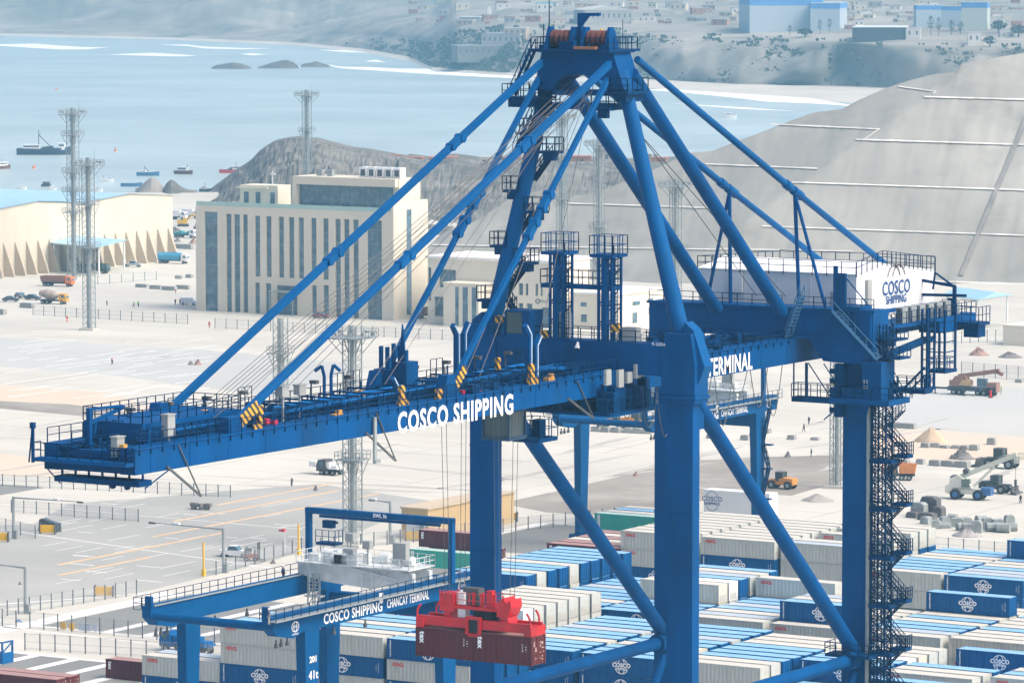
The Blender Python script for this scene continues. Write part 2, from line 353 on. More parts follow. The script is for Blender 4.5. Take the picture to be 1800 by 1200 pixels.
# walkways between girders and pipes
m = MB(); m.box(BC+1.7, BC+2.9, VT, 33, 57.7, 57.8); m.box(BC-2.9, BC-1.7, VT, 33, 57.7, 57.8); o = cp('boom_walkway', m, BLUE_D)
r = MB(); r.rail([(BC+1.7, VT, 57.8), (BC+1.7, -2, 57.8)], sp=1.9); r.rail([(BC-1.7, VT, 57.8), (BC-1.7, -2, 57.8)], sp=1.9); cp('handrail', r, RAILM, o)
for (ua, va, ub, vb, rr) in ((BC-.5, -50, BC-.3, -30, .16), (BC+2.2, -52, BC+2.0, -28, .14), (BC-1.5, -47, BC+3.2, -44.5, .2), (BC+1, -27, BC+1.4, -6, .2), (BC-2, -26, BC-1.5, -8, .16), (BC-.5, -12, BC+3.4, -8.6, .2), (BC+2.6, -70, BC+2.6, -54, .12)):
    m = MB(); m.tube((ua, va, 58.6), (ub, vb, 58.75), rr, n=10); cp('pipe', m, M('pale_blue_pipe', (.0, .11, .36), .45, .05, spec=.1), smooth=True)
def clutter(n, u0, u1, v0, v1, z, big=1.0, name='boom'):
    for i in range(n):
        mm = MB(); uu, vv = R.uniform(u0, u1), R.uniform(v0, v1); k = R.random()
        if k < .5: mm.cbox(uu, vv, z, R.uniform(.2, .9)*big, R.uniform(.2, 1.4)*big, R.uniform(.3, 1.0)*big); cp(name+'_equipment_box', mm, BLUE_D)
        elif k < .75: mm.tube((uu, vv, z+.3), (uu+R.uniform(-1, 1), vv+R.uniform(-1.5, 1.5), z+.3+R.uniform(0, .6)), .12*big, n=7); cp(name+'_pipe', mm, BLUE_D)
        else: mm.bar((uu, vv, z), (uu, vv, z+R.uniform(.8, 1.7)*big), .12); cp(name+'_post', mm, BLUE_D)
clutter(42, BC-2.8, BC+2.8, VT+1, -54, 57.7); clutter(55, BC-4, BC+3.8, -54, -28, 57.8); clutter(70, BC-4, BC+3.9, -28, -2, 57.8); clutter(40, BC-4, BC+4, 1, 32, 58.3, name='girder')
clutter(20, BC-2.8, BC+2.8, VT+.8, VT+6, 57.0, .9, 'tip')
for k in range(19):
    v = -51+k*2.6; a_, b_ = BC-2.6+R.uniform(0, .6), BC+2.4-R.uniform(0, .6); hh = R.uniform(.7, 1.3)
    m = MB(); m.bar((a_, v, 57.8), (a_, v, 57.8+hh), .12); m.bar((b_, v, 57.8), (b_, v, 57.8+hh), .12); m.bar((a_, v, 57.8+hh), (b_, v, 57.8+hh), .14); cp('rope_support_frame', m, BLUE_D)
for k in range(12):
    v = -66+k*5.3; m = MB(); m.bar((BC-3.6, v, 57.9), (BC-3.6, v, 59.8), .1); m.cbox(BC-3.3, v, 59.6, .7, .45, .3); cp('deck_lamp', m, DGREY)
for k in range(14):
    v = -72+k*1.35; u = R.uniform(-3.6, 3.2); m = MB(); m.prism([(v-.3, 57.9), (v+.3, 57.9), (v+.2, 59.0), (v, 59.4), (v-.2, 59.0)], 'x', u-.2, u+.2); cp('rope_guide_block', m, BLUE_D if k % 3 else BLUE)
for k in range(16):
    m = MB(); vv = VT+.3+R.uniform(0, 3.5); uu = BC-2.7+k*.36; m.cbox(uu, vv, 56.9, R.uniform(.3, .9), R.uniform(.4, 1.2), R.uniform(.3, 1.1)); cp('tip_winch_unit', m, R.choice((BLUE_D, BLUE_D, BLUE, M('teal_motor', (.02, .16, .22)))))
r = MB(); r.rail([(BC+3.0, VT+2, 57.95), (BC+3.0, -62, 57.95)], sp=1.1, h=1.2); r.rail([(BC+3.0, -58, 57.95), (BC+3.0, -3, 57.95)], sp=1.3, h=1.05, r=.03, rails=(1, .66, .33)); cp('inner_handrail', r, RAILM)
# stay anchor frames
for va, vb in ((-71, -57.5),):
    m = MB(); m.box(BC-4.3, BC+1.5, va, vb, 57.95, 59.3); m.box(BC+3.2, BC+4.2, -63, -60.5, 57.95, 59.2); o = cp('stay_anchor_box', m)
    r = MB(); r.rail([(BC-4.3, va, 59.3), (BC+1.5, va, 59.3), (BC+1.5, vb, 59.3), (BC-4.3, vb, 59.3)], sp=1.2, close=True); cp('handrail', r, RAILM, o)
for u, v in ((-3.3, -29.3), (4.0, -29.6), (-3.3, -61.8)):
    m = MB(); m.prism([(v-1.2, 57.9), (v+1.6, 57.9), (v+.6, 59.9), (v-.4, 59.9)], 'x', u-.5, u+.5); cp('stay_anchor', m)
m = MB(); p = LU(687, 690, -2.5); m.box(p.x-1.2, p.x+2.2, p.y-.9, p.y+1.0, 58, 60.0); m.box(p.x+.9, p.x+2.2, p.y-.9, p.y+1.0, 60, 60.7)
for k in range(5): m.bar((p.x-1.0+k*.65, p.y, 60.0), (p.x-1.0+k*.65, p.y, 61.5+R.random()*.8), .22, .4)
cp('sheave_tower', m)
m = MB(); m.prism([(p.x+1.0, 60), (p.x+1.7, 60), (p.x+1.5, 63.2), (p.x+1.35, 64.0)], 'y', p.y-.3, p.y-.1); cp('rope_guide', m)
# pair of curved rope guides
for px in (570, 582):
    p = LU(px, 690, -3.6); q = LU(px, 652, -3.6); s = -1 if px < 575 else 1
    m = MB(); m.path([(p.x, p.y, 57.9), (p.x, p.y, 60), (p.x+s*.15, p.y+s*.15, 60.9), (p.x+s*.7, p.y+s*.4, q.z)], .15, n=7); cp('rope_guide', m)
# bent latch arms with light strips
for px, py0, py1, v in ((803, 668, 570, -6.0), (816, 668, 570, -5.2), (672+265, 690, 570, -6.3)):
    pass
for (px, yb, yt, dx, u) in ((803, 665, 570, -1, -3.8), (815, 665, 568, 1, -3.8), (930, 672, 570, -1, 3.2), (941, 675, 590, 1, 3.2), (667+30, 705, 662, -1, 2.4)):
    p = LU(px, yb, u); q = LU(px, yt, u); m = MB(); h = q.z-.9
    m.bar((p.x, p.y, 57.9), (p.x, p.y, h), .42, .5); m.bar((p.x, p.y, h-.1), (p.x, p.y+dx*.75, q.z), .34, .45); o = cp('latch_arm', m)
    m = MB(); m.bar((p.x+.27, p.y, 58.4), (p.x+.27, p.y, h), .07, .13); m.bar((p.x+.27, p.y, h), (p.x+.27, p.y+dx*.72, q.z-.05), .07, .13); cp('pale_strip', m, M('pale_blue_strip', (.35, .5, .68), .4, .03), o)
# hazard painted buffers
for (px, py, wdt, hgt, u) in ((706, 698, .7, 2.0, 4.1), (708, 712, 1.5, .8, 4.4), (772, 697, 1.0, 1.3, 4.2), (934, 658, .7, 1.9, 4.1), (936, 672, 1.6, .9, 4.4), (457, 735, .6, 2.1, 4.1), (453, 752, 1.3, .6, 4.4), (633, 695, 1.2, .9, -1), (875, 640, .5, 1.2, -1), (1050, 680, .5, 1.0, 4.5), (1130, 660, .5, .9, 4.5), (714, 665, .4, 1.9, -1)):
    p = LU(px, py, u); m = MB(); m.cbox(p.x, p.y, p.z-hgt/2, .3, wdt, hgt); cp('hazard_buffer', m, HAZ)
for (px, py, u) in ((592, 728, 4.0), (965, 664, 4.0), (315, 728, -2), (355, 728, 0)):
    p = LU(px, py, u); m = MB(); m.cbox(p.x, p.y, p.z-.25, .5, 1.2, .3); m.cbox(p.x, p.y+.3, p.z, .4, .5, .35); cp('pipe_end_clamp', m, M('amber_fitting', (.55, .3, .07), .5, .2))
for (px, py, u, hh) in ((296, 748, 3.4, 1.7), (207, 785, 2.5, 1.5), (497, 688, 3, .8), (527, 685, 0, .8)):
    p = LU(px, py, u); m = MB(); m.cbox(p.x, p.y, p.z-hh/2, .6, 1.0, hh); m.cbox(p.x, p.y, p.z+hh/2, .75, 1.15, .1); m.bar((p.x, p.y, 57.5), (p.x, p.y, p.z-hh/2), .15); cp('equipment_cabinet', m, GREY)
p = LU(213, 788, 3.2); m = MB(); m.cbox(p.x, p.y+.3, p.z-.5, .4, .5, .8); cp('junction_box', m, M('amber_fitting', (.55, .3, .07)))
REDP = M('red_floodlight', (.5, .02, .06), .5)
for (px, py) in ((468, 740), (482, 742), (813, 690), (826, 691), (840, 688), (1222, 612)):
    p = LU(px, py, 3.6); m = MB(); m.cbox(p.x, p.y, p.z-.2, .4, .5, .4); m.bar((p.x, p.y, 57.9), (p.x, p.y, p.z), .1); cp('warning_light', m, REDP)
# tip: davit, catwalk, ladder posts
m = MB(); m.box(BC-4.6, BC+4.3, VT-1.1, VT-.05, 56.6, 56.9); o = cp('tip_platform', m, BLUE)
r = MB(); r.rail([(BC-4.6, VT-.2, 56.9), (BC-4.6, VT-1.1, 56.9), (BC+4.3, VT-1.1, 56.9), (BC+4.3, VT-.2, 56.9)], sp=1.1, h=1.2); cp('handrail', r, RAILM, o)
m = MB(); m.box(BC-3.6, BC+4.6, VT+.2, VT+1.9, 54.95, 55.4)
for k in range(7): m.bar((BC-3.4+k*1.3, VT+1, 55.4), (BC-3.4+k*1.3, VT+1, 55.9), .14)
m.bar((BC-3.6, VT+1, 54.7), (BC-5, VT+1, 55.9), .08); m.bar((BC+4.6, VT+1, 54.8), (BC+4.4, VT+4.5, 55.9), .08)
for k in (1.5, 2.9): m.wheel(BC+k, VT+1, 54.8, .22, .3, 10)
cp('underslung_catwalk', m, [BLUE_D, BLACK])
p = LU(157, 760, -1.0); m = MB(); m.bar((p.x, p.y, 56.6), (p.x, p.y, 60.7), .35); m.bar((p.x, p.y, 60.6), (p.x, p.y+4.4, 60.5), .2); m.bar((p.x, p.y+.1, 59.5), (p.x, p.y+4.6, 60.4), .26); m.bar((p.x, p.y+.6, 58.6), (p.x, p.y+.9, 59.6), .16); cp('service_davit', m)
m = MB(); m.bar((-4.3, VT-1.2, 56.5), (-4.3, VT-1.2, 59.6), .2); m.bar((-4.7, VT-1.2, 56.5), (-4.3, VT-1.2, 59.6), .09); m.cbox(-4.3, VT-1.2, 59.2, .35, .35, .45); cp('tip_mast', m, BLUE_D)
# far-girder extra high rails, small gates
for (va, vb) in ((-66, -63), (-60, -57.5), (-50, -48), (-36, -34), (-33.5, -31.5), (-20, -18)):
    r = MB(); r.rail([(BC-3.9, va, 58), (BC-3.9, vb, 58)], h=2.1, sp=1.0, r=.03); cp('gate_frame', r, RAILM)
# hanging brackets under the boom
p = LU(659, 775, BC+4.6); m = MB(); m.bar((p.x, p.y, 57.4), (p.x, p.y, 53.6), .18, .35); m.cbox(p.x, p.y+.3, 53.5, .3, .8, .3); cp('cable_bracket', m, LGREY)
for px in (335, 680, 1030):
    p = LU(px, 800, BC+4.5); zb = 53.4 if px < 900 else 54.0; m = MB(); m.bar((p.x, p.y-1.6, 57.7), (p.x, p.y+1.4, zb), .09); m.bar((p.x, p.y-3.2, 56.2), (p.x, p.y+1.4, zb), .16); cp('lamp_bracket', m, DGREY)
# apex ropes down to the boom, hoist ropes
for i in range(12):
    u = BC-2.6+.9*(i % 6); v0 = -52-1.2*(i//3) if i < 6 else -58-.8*(i-6); m = MB(); m.tube((u*.6, .4, 84.2-.12*i), (u, v0, 58.9), .034, n=4, cap=False); cp('boom_rope', m, ROPE)
for (v0, u) in ((-33, -1.6), (-31.5, -1), (-22, 1.2), (-20.4, 1.8), (-12, 2.2)):
    m = MB(); m.tube((u*.5, .6, 84), (u, v0, 59), .034, n=4, cap=False); cp('boom_rope', m, ROPE)
for (xa, ya, ua, xb, yb, ub) in ((1085, 180, 0, 1330, 520, -1), (1115, 225, 3, 1380, 520, 3)):
    a, b = LU(xa, ya, ua), LU(xb, yb, ub); m = MB(); m.tube(a, b, .05, n=4, cap=False); cp('trim_rope', m, ROPE)
# trolley with operator cab, basket
m = MB(); m.box(BC-3.0, BC+3.0, -22.5, -12.5, 57.0, 57.9)
for k in range(4): m.tube((BC-2+k*1.3, -17-3.2, 58.1), (BC-1.6+k*1.3, -17-3.2, 58.1), .5, n=12); m.tube((BC-2+k*1.3, -14.4, 58.1), (BC-1.6+k*1.3, -14.4, 58.1), .5, n=12)
cp('trolley', m, BLUE_D)
pc = LU(878, 752, 1.2); pz = 52.9
m = MB(); m.box(.1, 3.0, pc.y-1.3, pc.y+1.7, pz, pz+.35); m.box(.1, 3.0, pc.y-1.2, pc.y+1.7, pz+2.5, 55.9); m.box(.3, 2.7, pc.y+1.2, pc.y+1.7, pz, 56)
for (uu, vv) in ((.2, -1.2), (2.9, -1.2), (.2, 1.6), (2.9, 1.6)): m.bar((uu, pc.y+vv, pz), (uu, pc.y+vv, pz+2.6), .16)
o = cp('operator_cab', m, M('dark_cab_body', (.01, .04, .09), .5)); m = MB(); m.box(.15, 2.95, pc.y-1.15, pc.y+1.2, pz+.35, pz+2.5); cp('cab_window', m, GLASSC, o)
m = MB(); m.box(.9, 1.6, pc.y-.8, pc.y-.2, pz+.4, pz+1.6); cp('operator_seat', m, BLACK, o)
p = LU(945, 768, 2.5); m = MB(); m.box(.8, 3.6, p.y-1.6, p.y+1.7, p.z-.35, p.z); m.rail([(.8, p.y-1.6, p.z), (3.6, p.y-1.6, p.z), (3.6, p.y+1.7, p.z), (.8, p.y+1.7, p.z)], sp=1.1, h=1.7, close=True)
m.bar((2, p.y, p.z+1.7), (2, p.y-1.2, 56), .05); m.bar((2.6, p.y+1, p.z+1.7), (2.6, p.y+.4, 56), .05); m.cbox(2, p.y+1, p.z, .8, 1, 1.5); cp('service_basket', m, BLUE_D)
for (px, uu) in ((791, -3), (797, -2.2), (806, -1.6), (812, 1.6), (818, 2.2), (866, 2.0), (872, 2.6), (901, 3.2)):
    pass
HB = Vector((BC, -17.9, 38.6))                      # head block top
for uu in (-3.0, -2.5, 2.5, 3.0):
    for vv in (-1.3, 1.2):
        m = MB(); m.tube((uu+BC, HB.y+vv*1.4, 57), (uu*.95+BC, HB.y+vv, HB.z), .03, n=4, cap=False); cp('hoist_rope', m, ROPE)
# festoon loops below the bridge girder
m = MB()
for k in range(9):
    v0 = 1+k*3.6; n = 10; pts = [(BC+3.2+.3*(k % 2), v0+3.6*i/n, 55.8-(2.6+1.2*(k % 3))*math.sin(math.pi*i/n)) for i in range(n+1)]; m.path(pts, .045, n=4)
cp('festoon_cable', m, DGREY)
# hinge-area machinery between the waterside legs
m = MB(); m.box(-3, 6.4, -5.5, 4.0, 54.2, 54.5)
for i in range(46): m.cbox(R.uniform(-2.5, 6), R.uniform(-5, 3.5), 54.5, R.uniform(.4, 1.3), R.uniform(.4, 1.6), R.uniform(.6, 2.8))
o = cp('hinge_platform', m, BLUE_D); r = MB(); r.rail([(6.4, -5.5, 54.5), (6.4, 4, 54.5)], sp=1.2, h=1.2); r.rail([(-3, -5.5, 54.5), (6.4, -5.5, 54.5)], sp=1.2); cp('handrail', r, RAILM, o)
for (px, py, hh) in ((1068, 663, 1.4), (1090, 665, 1.6), (1105, 663, 1.0), (1120, 652, 1.3), (1127, 650, 1.2)):
    p = LU(px, py, 6.2); m = MB(); m.cbox(p.x, p.y, p.z-hh/2, .3, .9, hh); cp('equipment_cabinet', m, GREY)
# ---- on top of the waterside beam
zt = 60.5
r = MB(); r.rail([(-8.5, -.2, zt), (9, -.2, zt)], sp=1.4); r.rail([(-8.5, 1.85, zt), (9, 1.85, zt)], sp=1.4); cp('handrail', r, RAILM, pb)
def tower(uL, uR, v0, v1, top, name='latch_tower'):
    mm = MB()
    for uu, ww in ((uL, .22), (uL+.95*(uR-uL)/2, .5), (uR, .22)):
        for vv in (v0, v1): mm.bar((uu, vv, zt), (uu, vv, top), ww if vv == v0 else .2)
    k = zt+1.5
    while k < top-.5:
        for vv in (v0, v1): mm.bar((uL, vv, k), (uR, vv, k), .12); mm.bar((uL, vv, k), (uR, vv, min(top, k+1.7)), .09)
        k += 1.8
    o = cp(name, mm, BLUE)
    q = MB(); q.box(uL-.7, uR+.4, v0-.5, v1+.5, top, top+.3); q.rail([(uL-.7, v0-.5, top+.3), (uR+.4, v0-.5, top+.3), (uR+.4, v1+.5, top+.3), (uL-.7, v1+.5, top+.3)], sp=.9, h=1.7, close=True); cp('tower_platform', q, BLUE, o)
    q = MB()
    for kk in (-.22, .22): q.bar((uR+.55+kk, v0-.2, zt), (uR+.55+kk, v0-.2, top+1.2), .06)
    z = zt+.3
    while z < top: q.bar((uR+.33, v0-.2, z), (uR+.77, v0-.2, z), .05); z += .35
    cp('access_ladder', q, RAILM, o)
a = LV(973, 590, .5); b = LV(995, 590, .5); c = LV(985, 447, .5); tower(a.x, b.x, -.1, 1.6, c.z)
a = LV(1058, 590, .5); b = LV(1081, 590, .5); c = LV(1070, 452, .5); tower(a.x, b.x, -.1, 1.6, c.z); 
a = LV(953, 497, .5); b = LV(1082, 497, .5); m = MB(); m.box(a.x, b.x, .2, 1.4, a.z-.4, a.z); o = cp('tower_bridge', m, BLUE); r = MB(); r.rail([(a.x, .2, a.z), (b.x, .2, a.z), (b.x, 1.4, a.z), (a.x, 1.4, a.z)], sp=1.2, h=1.3, close=True); cp('handrail', r, RAILM, o)
a = LV(893, 600, -.6); b = LV(937, 600, -.6); kz = LV(915, 548, -.6).z
m = MB(); m.box(a.x, b.x, -1.2, 1.2, 59.5, kz-2.0); m.box(b.x-.85, b.x, -1.2, 1.2, kz-2, kz); m.box(a.x, b.x, -1.25, 1.25, kz, kz+.18); m.box(a.x, a.x+.12, -1.2, 1.2, kz-2, kz); o = cp('control_kiosk', m)
m = MB(); m.box(a.x+.14, b.x-.87, -1.1, 1.1, kz-1.98, kz-.02); cp('kiosk_window', m, GLASSC, o)
m = MB(); r = MB(); r.rail([(a.x-2.4, -1.2, 60.5), (a.x, -1.2, 60.5)], sp=.6, h=1.9); cp('kiosk_railing', r, RAILM); r = MB(); r.rail([(a.x-2.4, 1.2, 60.5), (a.x, 1.2, 60.5)], sp=.6, h=1.9); cp('kiosk_railing', r, RAILM)
for (px, py, ww, hh) in ((990, 565, 1.3, 2.2), (1110, 590, 1.5, 1.2)):
    p = LV(px, py, .4); m = MB(); m.cbox(p.x, .4, zt+.2, ww, .8, hh); cp('equipment_cabinet', m, GREY)
for (px, py) in ((878, 562), (957, 588), (1082, 578)):
    p = LV(px, py, -.2); m = MB(); m.cbox(p.x, -.2, p.z-.3, .8, .3, .7); cp('hazard_buffer', m, HAZ)
m = MB(); p = LV(1016, 606, -.3); m.tube((p.x, -.45, p.z-.3), (p.x, -.3, p.z+.3), .26, .08, n=8); cp('beam_floodlight', m, WHITE)
t = MB(); p = LV(1160, 605, -.2); put_text(t, 'R-G03A', .42, (p.x, -.42, p.z), (1, 0, 0), (0, 0, 1)); cp('beam_marking', t, LETTER)
# ---- machinery house
u0, u1, v0, v1 = -8.7, 9.0, 38.5, 55.8; zb, ze, vr, zr = 60.6, 64.5, 43.9, 65.3; zk = 63.95
gab = [(v0, zb), (v1, zb), (v1, zk), (vr, zr), (v0, ze)]
m = MB(); m.prism(gab, 'x', u0, u1)
for k in range(5): uu = u0+1.5+k*3.7; m.box(uu, uu+.08, v0-.06, v0, zb, ze)
house = cp('machinery_house', m, HOUSE)
m = MB(); m.add([(u0-.1, v0-.25, ze-.02), (u1+.1, v0-.25, ze-.02), (u1+.1, vr, zr+.05), (u0-.1, vr, zr+.05)], [(0, 1, 2, 3)]); m.add([(u0-.1, vr, zr+.05), (u1+.1, vr, zr+.05), (u1+.1, v1+.2, zk+.04), (u0-.1, v1+.2, zk+.04)], [(0, 1, 2, 3)]); cp('house_roof', m, M('white_roof_sheet', (.8, .82, .83), .5, .03), house)
r = MB()
rr = [(u0, v0-.3, ze-.3), (u1+.1, v0-.3, ze-.3)]; r.rail(rr, sp=1.55, h=1.5, rails=(1, .62)); r.rail([(u1+.15, v0-.3, ze-.3), (u1+.15, vr, zr-.3)], sp=1.1, h=1.5, rails=(1, .62)); r.rail([(u1+.15, vr, zr-.3), (u1+.15, v1, zk-.3)], sp=1.0, h=1.5, rails=(1, .62)); r.rail([(u0, v1, zk-.3), (u1+.1, v1, zk-.3)], sp=1.6, h=1.6); r.rail([(u0, v0-.3, ze-.3), (u0, v1, zk-.3)], sp=1.6, h=1.5)
cp('handrail', r, RAILM, house)
m = MB(); m.box(6.2, 7.2, v0-.09, v0-.02, zb, zb+2.1); cp('door', m, GREY, house)
m = MB(); m.box(-5.2, -3.6, v0-.35, v0-.05, zb+1.6, zb+3.6); cp('vent_hood', m, HOUSE, house)
m = MB(); m.box(u1+.02, u1+.3, v0+1.9, v0+2.8, zb+.2, zb+3.2); cp('cable_duct', m, GREY, house)
lc = LU(1576, 512, u1+.07); NAVY = M('logo_navy', (.01, .07, .25), .5, .02); LGR = M('logo_grey', (.12, .1, .11), .5, .02)
t = MB(); put_text(t, 'COSCO', 1.95, (u1+.07, lc.y, lc.z+.35), (0, 1, 0), (0, 0, 1), bold=.03, narrow=.88); put_text(t, 'SHIPPING', 1.15, (u1+.07, lc.y, lc.z-.8), (0, 1, 0), (0, 0, 1), bold=.02, narrow=.92); cp('house_lettering', t, NAVY, house)
t = MB()
for a0, a1, oz in ((20, 160, .9), (200, 340, -1.3)):
    for off in (-.55, .55): ring(t, (u1+.06, lc.y+off, lc.z+oz+.1+(.2 if oz < 0 else 0)), (0, 1, 0), (0, 0, 1), 1.55, 1.7, .16, a0, a1)
cp('house_emblem', t, LGR, house)
# deck under house and landside platform with air conditioners
DZ = 59.56
m = MB(); m.box(u0-1, 9.1, 37.6, 56, 60.2, 60.6); m.box(9.1, 13.0, 38.2, 57.4, DZ-.35, DZ); m.box(9.4, 10.6, 38, 57, 58.3, DZ-.35); m.box(10.7, 13.0, 49, 57.4, DZ-1.5, DZ-.35); m.prism([(9.3, 57.2), (9.3, DZ-.4), (13.0, DZ-.4)], 'y', 57.4, 57.7)
o = cp('rear_platform', m); r = MB(); r.rail([(13, 38.2, DZ), (13, 57.4, DZ), (9.2, 57.4, DZ)], sp=1.1, h=1.2); cp('handrail', r, RAILM, o)
for k in range(7):
    vv = 42.6+k*1.95; m = MB(); m.box(11.6, 12.35, vv-.62, vv+.62, DZ, DZ+1.5); ac = cp('air_conditioner', m, LGREY)
    m = MB(); m.box(11.75, 12.2, vv-.72, vv-.63, DZ+.15, DZ+1.4); cp('fan_grille', m, DGREY, ac)
m = MB(); m.box(12.6, 15.4, 53.0, 55.6, 58.6, 58.9); m.rail([(12.6, 53, 58.9), (15.4, 53, 58.9), (15.4, 55.6, 58.9)], sp=.8, h=1.6); m.box(13.6, 15.2, 53.3, 55, 57.4, 58.6); cp('corner_platform', m, BLUE_D)
m = MB(); t_ = LU(1678, 503, 12.6); m.bar((12.6, t_.y, DZ), (12.6, t_.y, t_.z), .32); m.bar((8.6, t_.y, t_.z+.5), (12.7, t_.y, t_.z), .28); m.bar((8.6, t_.y, t_.z-1.0), (13.9, t_.y, t_.z-.9), .28); m.bar((10.4, t_.y, t_.z+1.3), (10.2, t_.y, t_.z-.4), .16); m.bar((10.4, t_.y, t_.z+1.3), (12.5, t_.y, t_.z), .16); m.cbox(12.2, t_.y, t_.z-2.2, .5, .5, 1); cp('service_davit', m, BLUE_D)
m = MB(); m.box(8.9, 9.3, 33.7, 34.0, 61.3, 65.6); m.box(9.2, 11.8, 33.7, 36.4, 61.3, 61.7); m.box(9.35, 10.2, 33.8, 34.1, 61.7, 64.9); m.bar((10.2, 34.0, 64.4), (12.6, 34.0, 61.9), .1); m.bar((9.3, 34.0, 61.9), (12.6, 34.0, 61.9), .1); m.box(11.2, 12.9, 33.9, 36, 58.6, 61.4); cp('stair_cabin', m, BLUE)
# hanging maintenance frames below the platform (right side)
def frame(a, b, v0, v1, z0, z1, name):
    mm = MB()
    for uu in (a, b):
        for vv in (v0, v1): mm.bar((uu, vv, z0), (uu, vv, z1), .2)
    mm.box(a-.15, b+.15, v0-.15, v1+.15, z0-.3, z0)
    for zz in (z0+1.1,): mm.rail([(a, v0, z0), (b, v0, z0), (b, v1, z0), (a, v1, z0)], sp=1, h=1.2, close=True)
    k = z0+.8
    while k < z1-.5:
        mm.bar((a, v0, k), (b, v0, k), .1); mm.bar((b, v0, k), (b, v1, k), .1); k += 1.0
    return cp(name, mm, BLUE_D)
a = LV(1625, 680, 45); b = LV(1634, 680, 45); frame(a.x, b.x, 44.4, 46.0, a.z, 60.8, 'inspection_frame')
a = LV(1640, 648, 48); b = LV(1668, 648, 48); frame(a.x, b.x, 47, 49.4, a.z, 60.6, 'inspection_frame')
a = LV(1570, 680, 40); b = LV(1632, 680, 40); m = MB(); m.box(a.x, b.x, 39.2, 41, a.z-.45, a.z); m.rail([(a.x, 39.2, a.z), (b.x, 39.2, a.z)], sp=1.1); m.rail([(a.x, 41, a.z), (b.x, 41, a.z)], sp=1.1); m.bar((b.x-2.3, 39.2, a.z), (b.x, 39.2, a.z+2.2), .2); m.bar((b.x-1.5, 39.2, a.z), (b.x, 39.2, a.z+1.4), .14); cp('service_walkway', m, BLUE_D)
m = MB(); m.bar((12.2, 36.4, 56.4), (13.4, 45, 57.8), .45, .55); m.bar((12.2, 38.4, 56.4), (13.4, 47, 57.8), .3, .4); cp('rail_beam', m, BLUE_D)
# walkway to the left of the landside leg, hung from the girder
a = LV(1397, 690, 34.2); b = LV(1482, 697, 34.2); zz = a.z-.3
m = MB(); m.box(a.x, b.x, 33.5, 34.9, zz-.5, zz); m.rail([(a.x, 33.5, zz), (b.x, 33.5, zz), (b.x, 34.9, zz), (a.x, 34.9, zz)], sp=1.0, h=1.3, close=True)
m.bar((a.x+.2, 33.6, zz), (a.x+.2, 33.6, 56), .12); m.bar((a.x+1.6, 33.6, zz), (a.x+1.6, 33.6, 56), .22)
for k in (0, 1.7): m.bar((a.x+1.8+k, 33.6, 56), (a.x+4.2+k, 33.6, zz+.2), .09)
m.bar((a.x+3.6, 33.5, zz-2.1), (a.x+5.2, 34.5, zz-.5), .12); cp('hung_walkway', m, BLUE_D)
a = LV(1480, 640, 34.6); m = MB(); m.box(9.0, 9.8, 33.9, 34.9, 50.8, 56); 
for k in range(5): m.box(8.3, 8.9, 34.2, 34.3, 51.2+k*.95, 51.7+k*.95)
cp('cable_ladder', m, BLUE_D)
# mid-level ring platform and electrical room on the near landside leg
m = MB(); m.box(8.6, 15.2, 33.4, 38, 52.2, 52.75); m.box(8.7, 13.6, 33.6, 34.2, 52.75, 53.7); m.box(12.1, 14.2, 33.7, 36.6, 52.75, 56.4); m.prism([(9.0, 52.2), (9.3, 50.8), (12, 50.8), (12.4, 52.2)], 'y', 34.8, 36.6); o = cp('ring_platform', m)
r = MB(); r.rail([(8.6, 33.4, 52.75), (15.2, 33.4, 52.75), (15.2, 38, 52.75)], sp=1.0, h=1.2); cp('handrail', r, RAILM, o)
m = MB()
for k in range(6): m.box(12.3+.3*(k % 2), 12.45+.3*(k % 2), 33.66, 33.7, 53.2+.55*(k//2), 53.55+.55*(k//2))
cp('vent_grille', m, LGREY, o)
